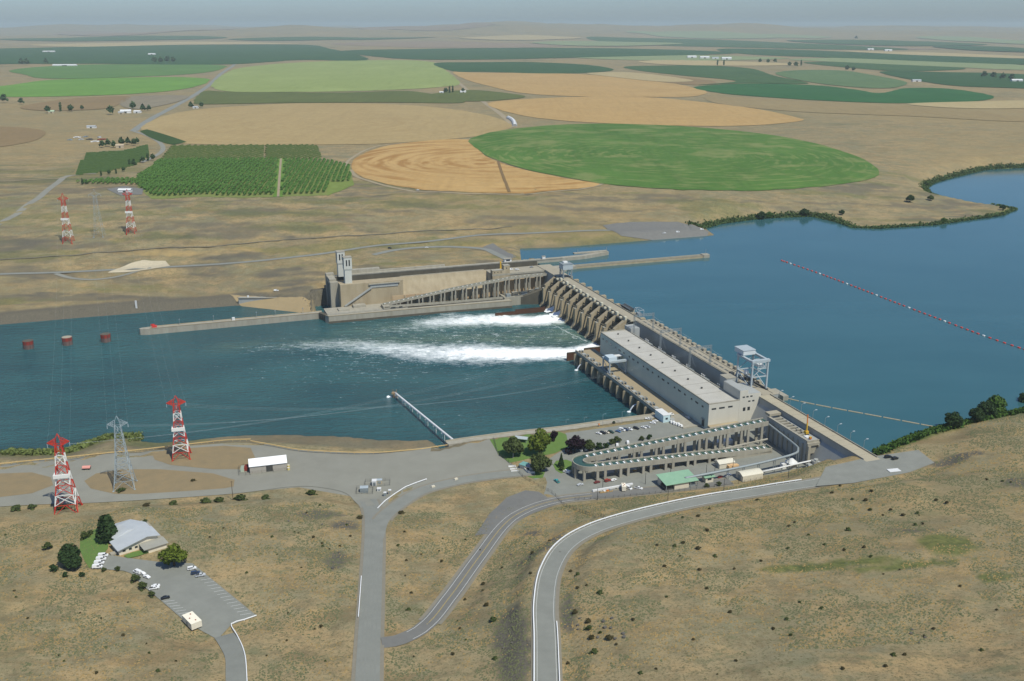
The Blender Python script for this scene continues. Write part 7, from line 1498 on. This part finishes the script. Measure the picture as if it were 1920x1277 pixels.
for i,(px,py,lab) in enumerate([(939,815,'left orange beacon on the seawall'),(973,811,'right orange beacon on the seawall'),(1123,800,'orange beacon behind the parked cars')]):
    t=thing('beacon',lab,'beacon',Gt(px,py)); b=MB(); b.cyl(0,0,0,1.4,.5,8); b.build('post',steel,t); b=MB(); b.cyl(0,0,1.4,2.6,.7,8,.5); b.build('lamp',mat('orange cap',srgb(220,140,70)),t)
# yard clutter
p0=G(1111,923); p1=G(1186,910); t=thing('white_beam','long white beam lying along the yard road','beam',tuple(p0)); d=p1-p0; b=MB(); b.bar((0,0,1.),(d[0],d[1],1.+d[2]),1.3,4); b.build('beam',white,t); b=MB()
for k in range(6): c=d*(k+.5)/6; b.box(c[0]-.4,c[0]+.4,c[1]-1,c[1]+1,0,.5)
b.build('blocks',bark,t)
for i in range(10):
    px,py=Rr(640+i*42,1128-i*6.5) if i<4 else Rr(500+i*120,905-i*16)
    t=thing('pallet_stack','tan pallet stack lying about the fish ladder yard','pallets',Gt(px,py),random.random(),'pallet stacks in the yard'); b=MB()
    for k in range(3): b.box(-1.2,1.2,-.9,.9,.02+.4*k,.3+.4*k)
    b.build('boards',mat('pallet wood',srgb(190,160,110),srgb(160,132,92),scale=1),t); b=MB(); b.box(-.8,.7,-.6,.6,1.1,1.6); b.build('load',[conc,white,orange,steel][i%4],t)
t=thing('covered_trailer','small trailer with a red and white canopy near the grey tower','trailer',Gt(163,880),.1); b=MB(); b.box(-2.6,2.6,-1.2,1.2,.6,1.2); b.build('body',steel_d,t); b=MB(); b.ext([(-1.6,1.4),(-1.2,2.4),(0,2.8),(1.2,2.4),(1.6,1.4),(1.2,2.2),(0,2.6),(-1.2,2.2)],-2.8,2.8,'x'); b.build('canopy',mat('pink canopy',srgb(214,150,136)),t)
for x in (-1.5,1.5):
    for y in (-1.2,1.2): link('wheel',VM['wheel'],t,(x,y,.34))
t=thing('concrete_slab','pale concrete slab on the pavement by the dam end','slab',tuple(P(1676,882,33.85)),.2); b=MB(); b.box(-4,4,-2.2,2.2,0,.25); b.build('slab',white,t)
t=thing('marker_post','white marker board on the far river bank','marker',Gt(256,578)); b=MB(); b.box(-1,1,-.2,.2,0,9); b.build('board',white,t); b=MB(); b.bar((0,.3,0),(0,.3,8),.3); b.build('post',steel,t)
# pale cut bank
px_sheet('dirt_patch',[(200,498),(225,490),(270,483),(310,482),(318,489),(280,494)],30,mat('chalk cut',srgb(196,184,156),srgb(176,164,138),scale=.3),.6,kind='structure')
px_sheet('dirt_patch',[(430,545),(520,552),(600,556),(602,575),(560,576),(470,562)],13,mat('sandy dirt',srgb(160,140,104),srgb(146,130,98),scale=.08,bump=.3),.35,kind='structure')
px_sheet('gravel_pad',[(200,355),(235,350),(270,354),(266,362),(225,364)],58,asph_d,.5,kind='structure')
# small boulders by the gravel scars
for i in range(40):
    c=random.choice([(1130,1180),(1140,1195),(960,1210),(600,970),(640,1050),(1720,1190),(1000,1040),(1120,1170)]); px,py=c[0]+random.gauss(0,22),c[1]+random.gauss(0,14); l=Gt(px,py)
    t=thing('boulder','grey basalt boulder lying on the dry hillside','boulder',l,random.random()*6,'basalt boulders on the hillside'); b=MB(); r=random.uniform(.4,1.1); vs=[(r*random.uniform(.7,1.1)*math.cos(a),r*random.uniform(.7,1.1)*math.sin(a)) for a in np.arange(0,6.2,.9)]; b.prism(vs,[-.3]*7,[r*random.uniform(.4,.8) for _ in vs]); b.build('stone',mat('basalt',srgb(104,100,92),srgb(84,80,74),scale=1.),t)
# ================================================================= HAZE
hz_m=bpy.data.materials.new('hazy air'); hz_m.use_nodes=True; nt=hz_m.node_tree; nt.nodes.remove(nt.nodes['Principled BSDF'])
pv=N(nt,'ShaderNodeVolumePrincipled'); pv.inputs['Color'].default_value=(.8,.92,.9,1); pv.inputs['Density'].default_value=3.9e-5; pv.inputs['Anisotropy'].default_value=0.
nt.links.new(pv.outputs[0],nt.nodes['Material Output'].inputs['Volume'])
b=MB(); b.box(XS[0]-200,XS[-1]+200,-400,YS[-1]+200,-8,max(345,float(Z.max())+10)); tag(b.build('haze',hz_m),kind='stuff')
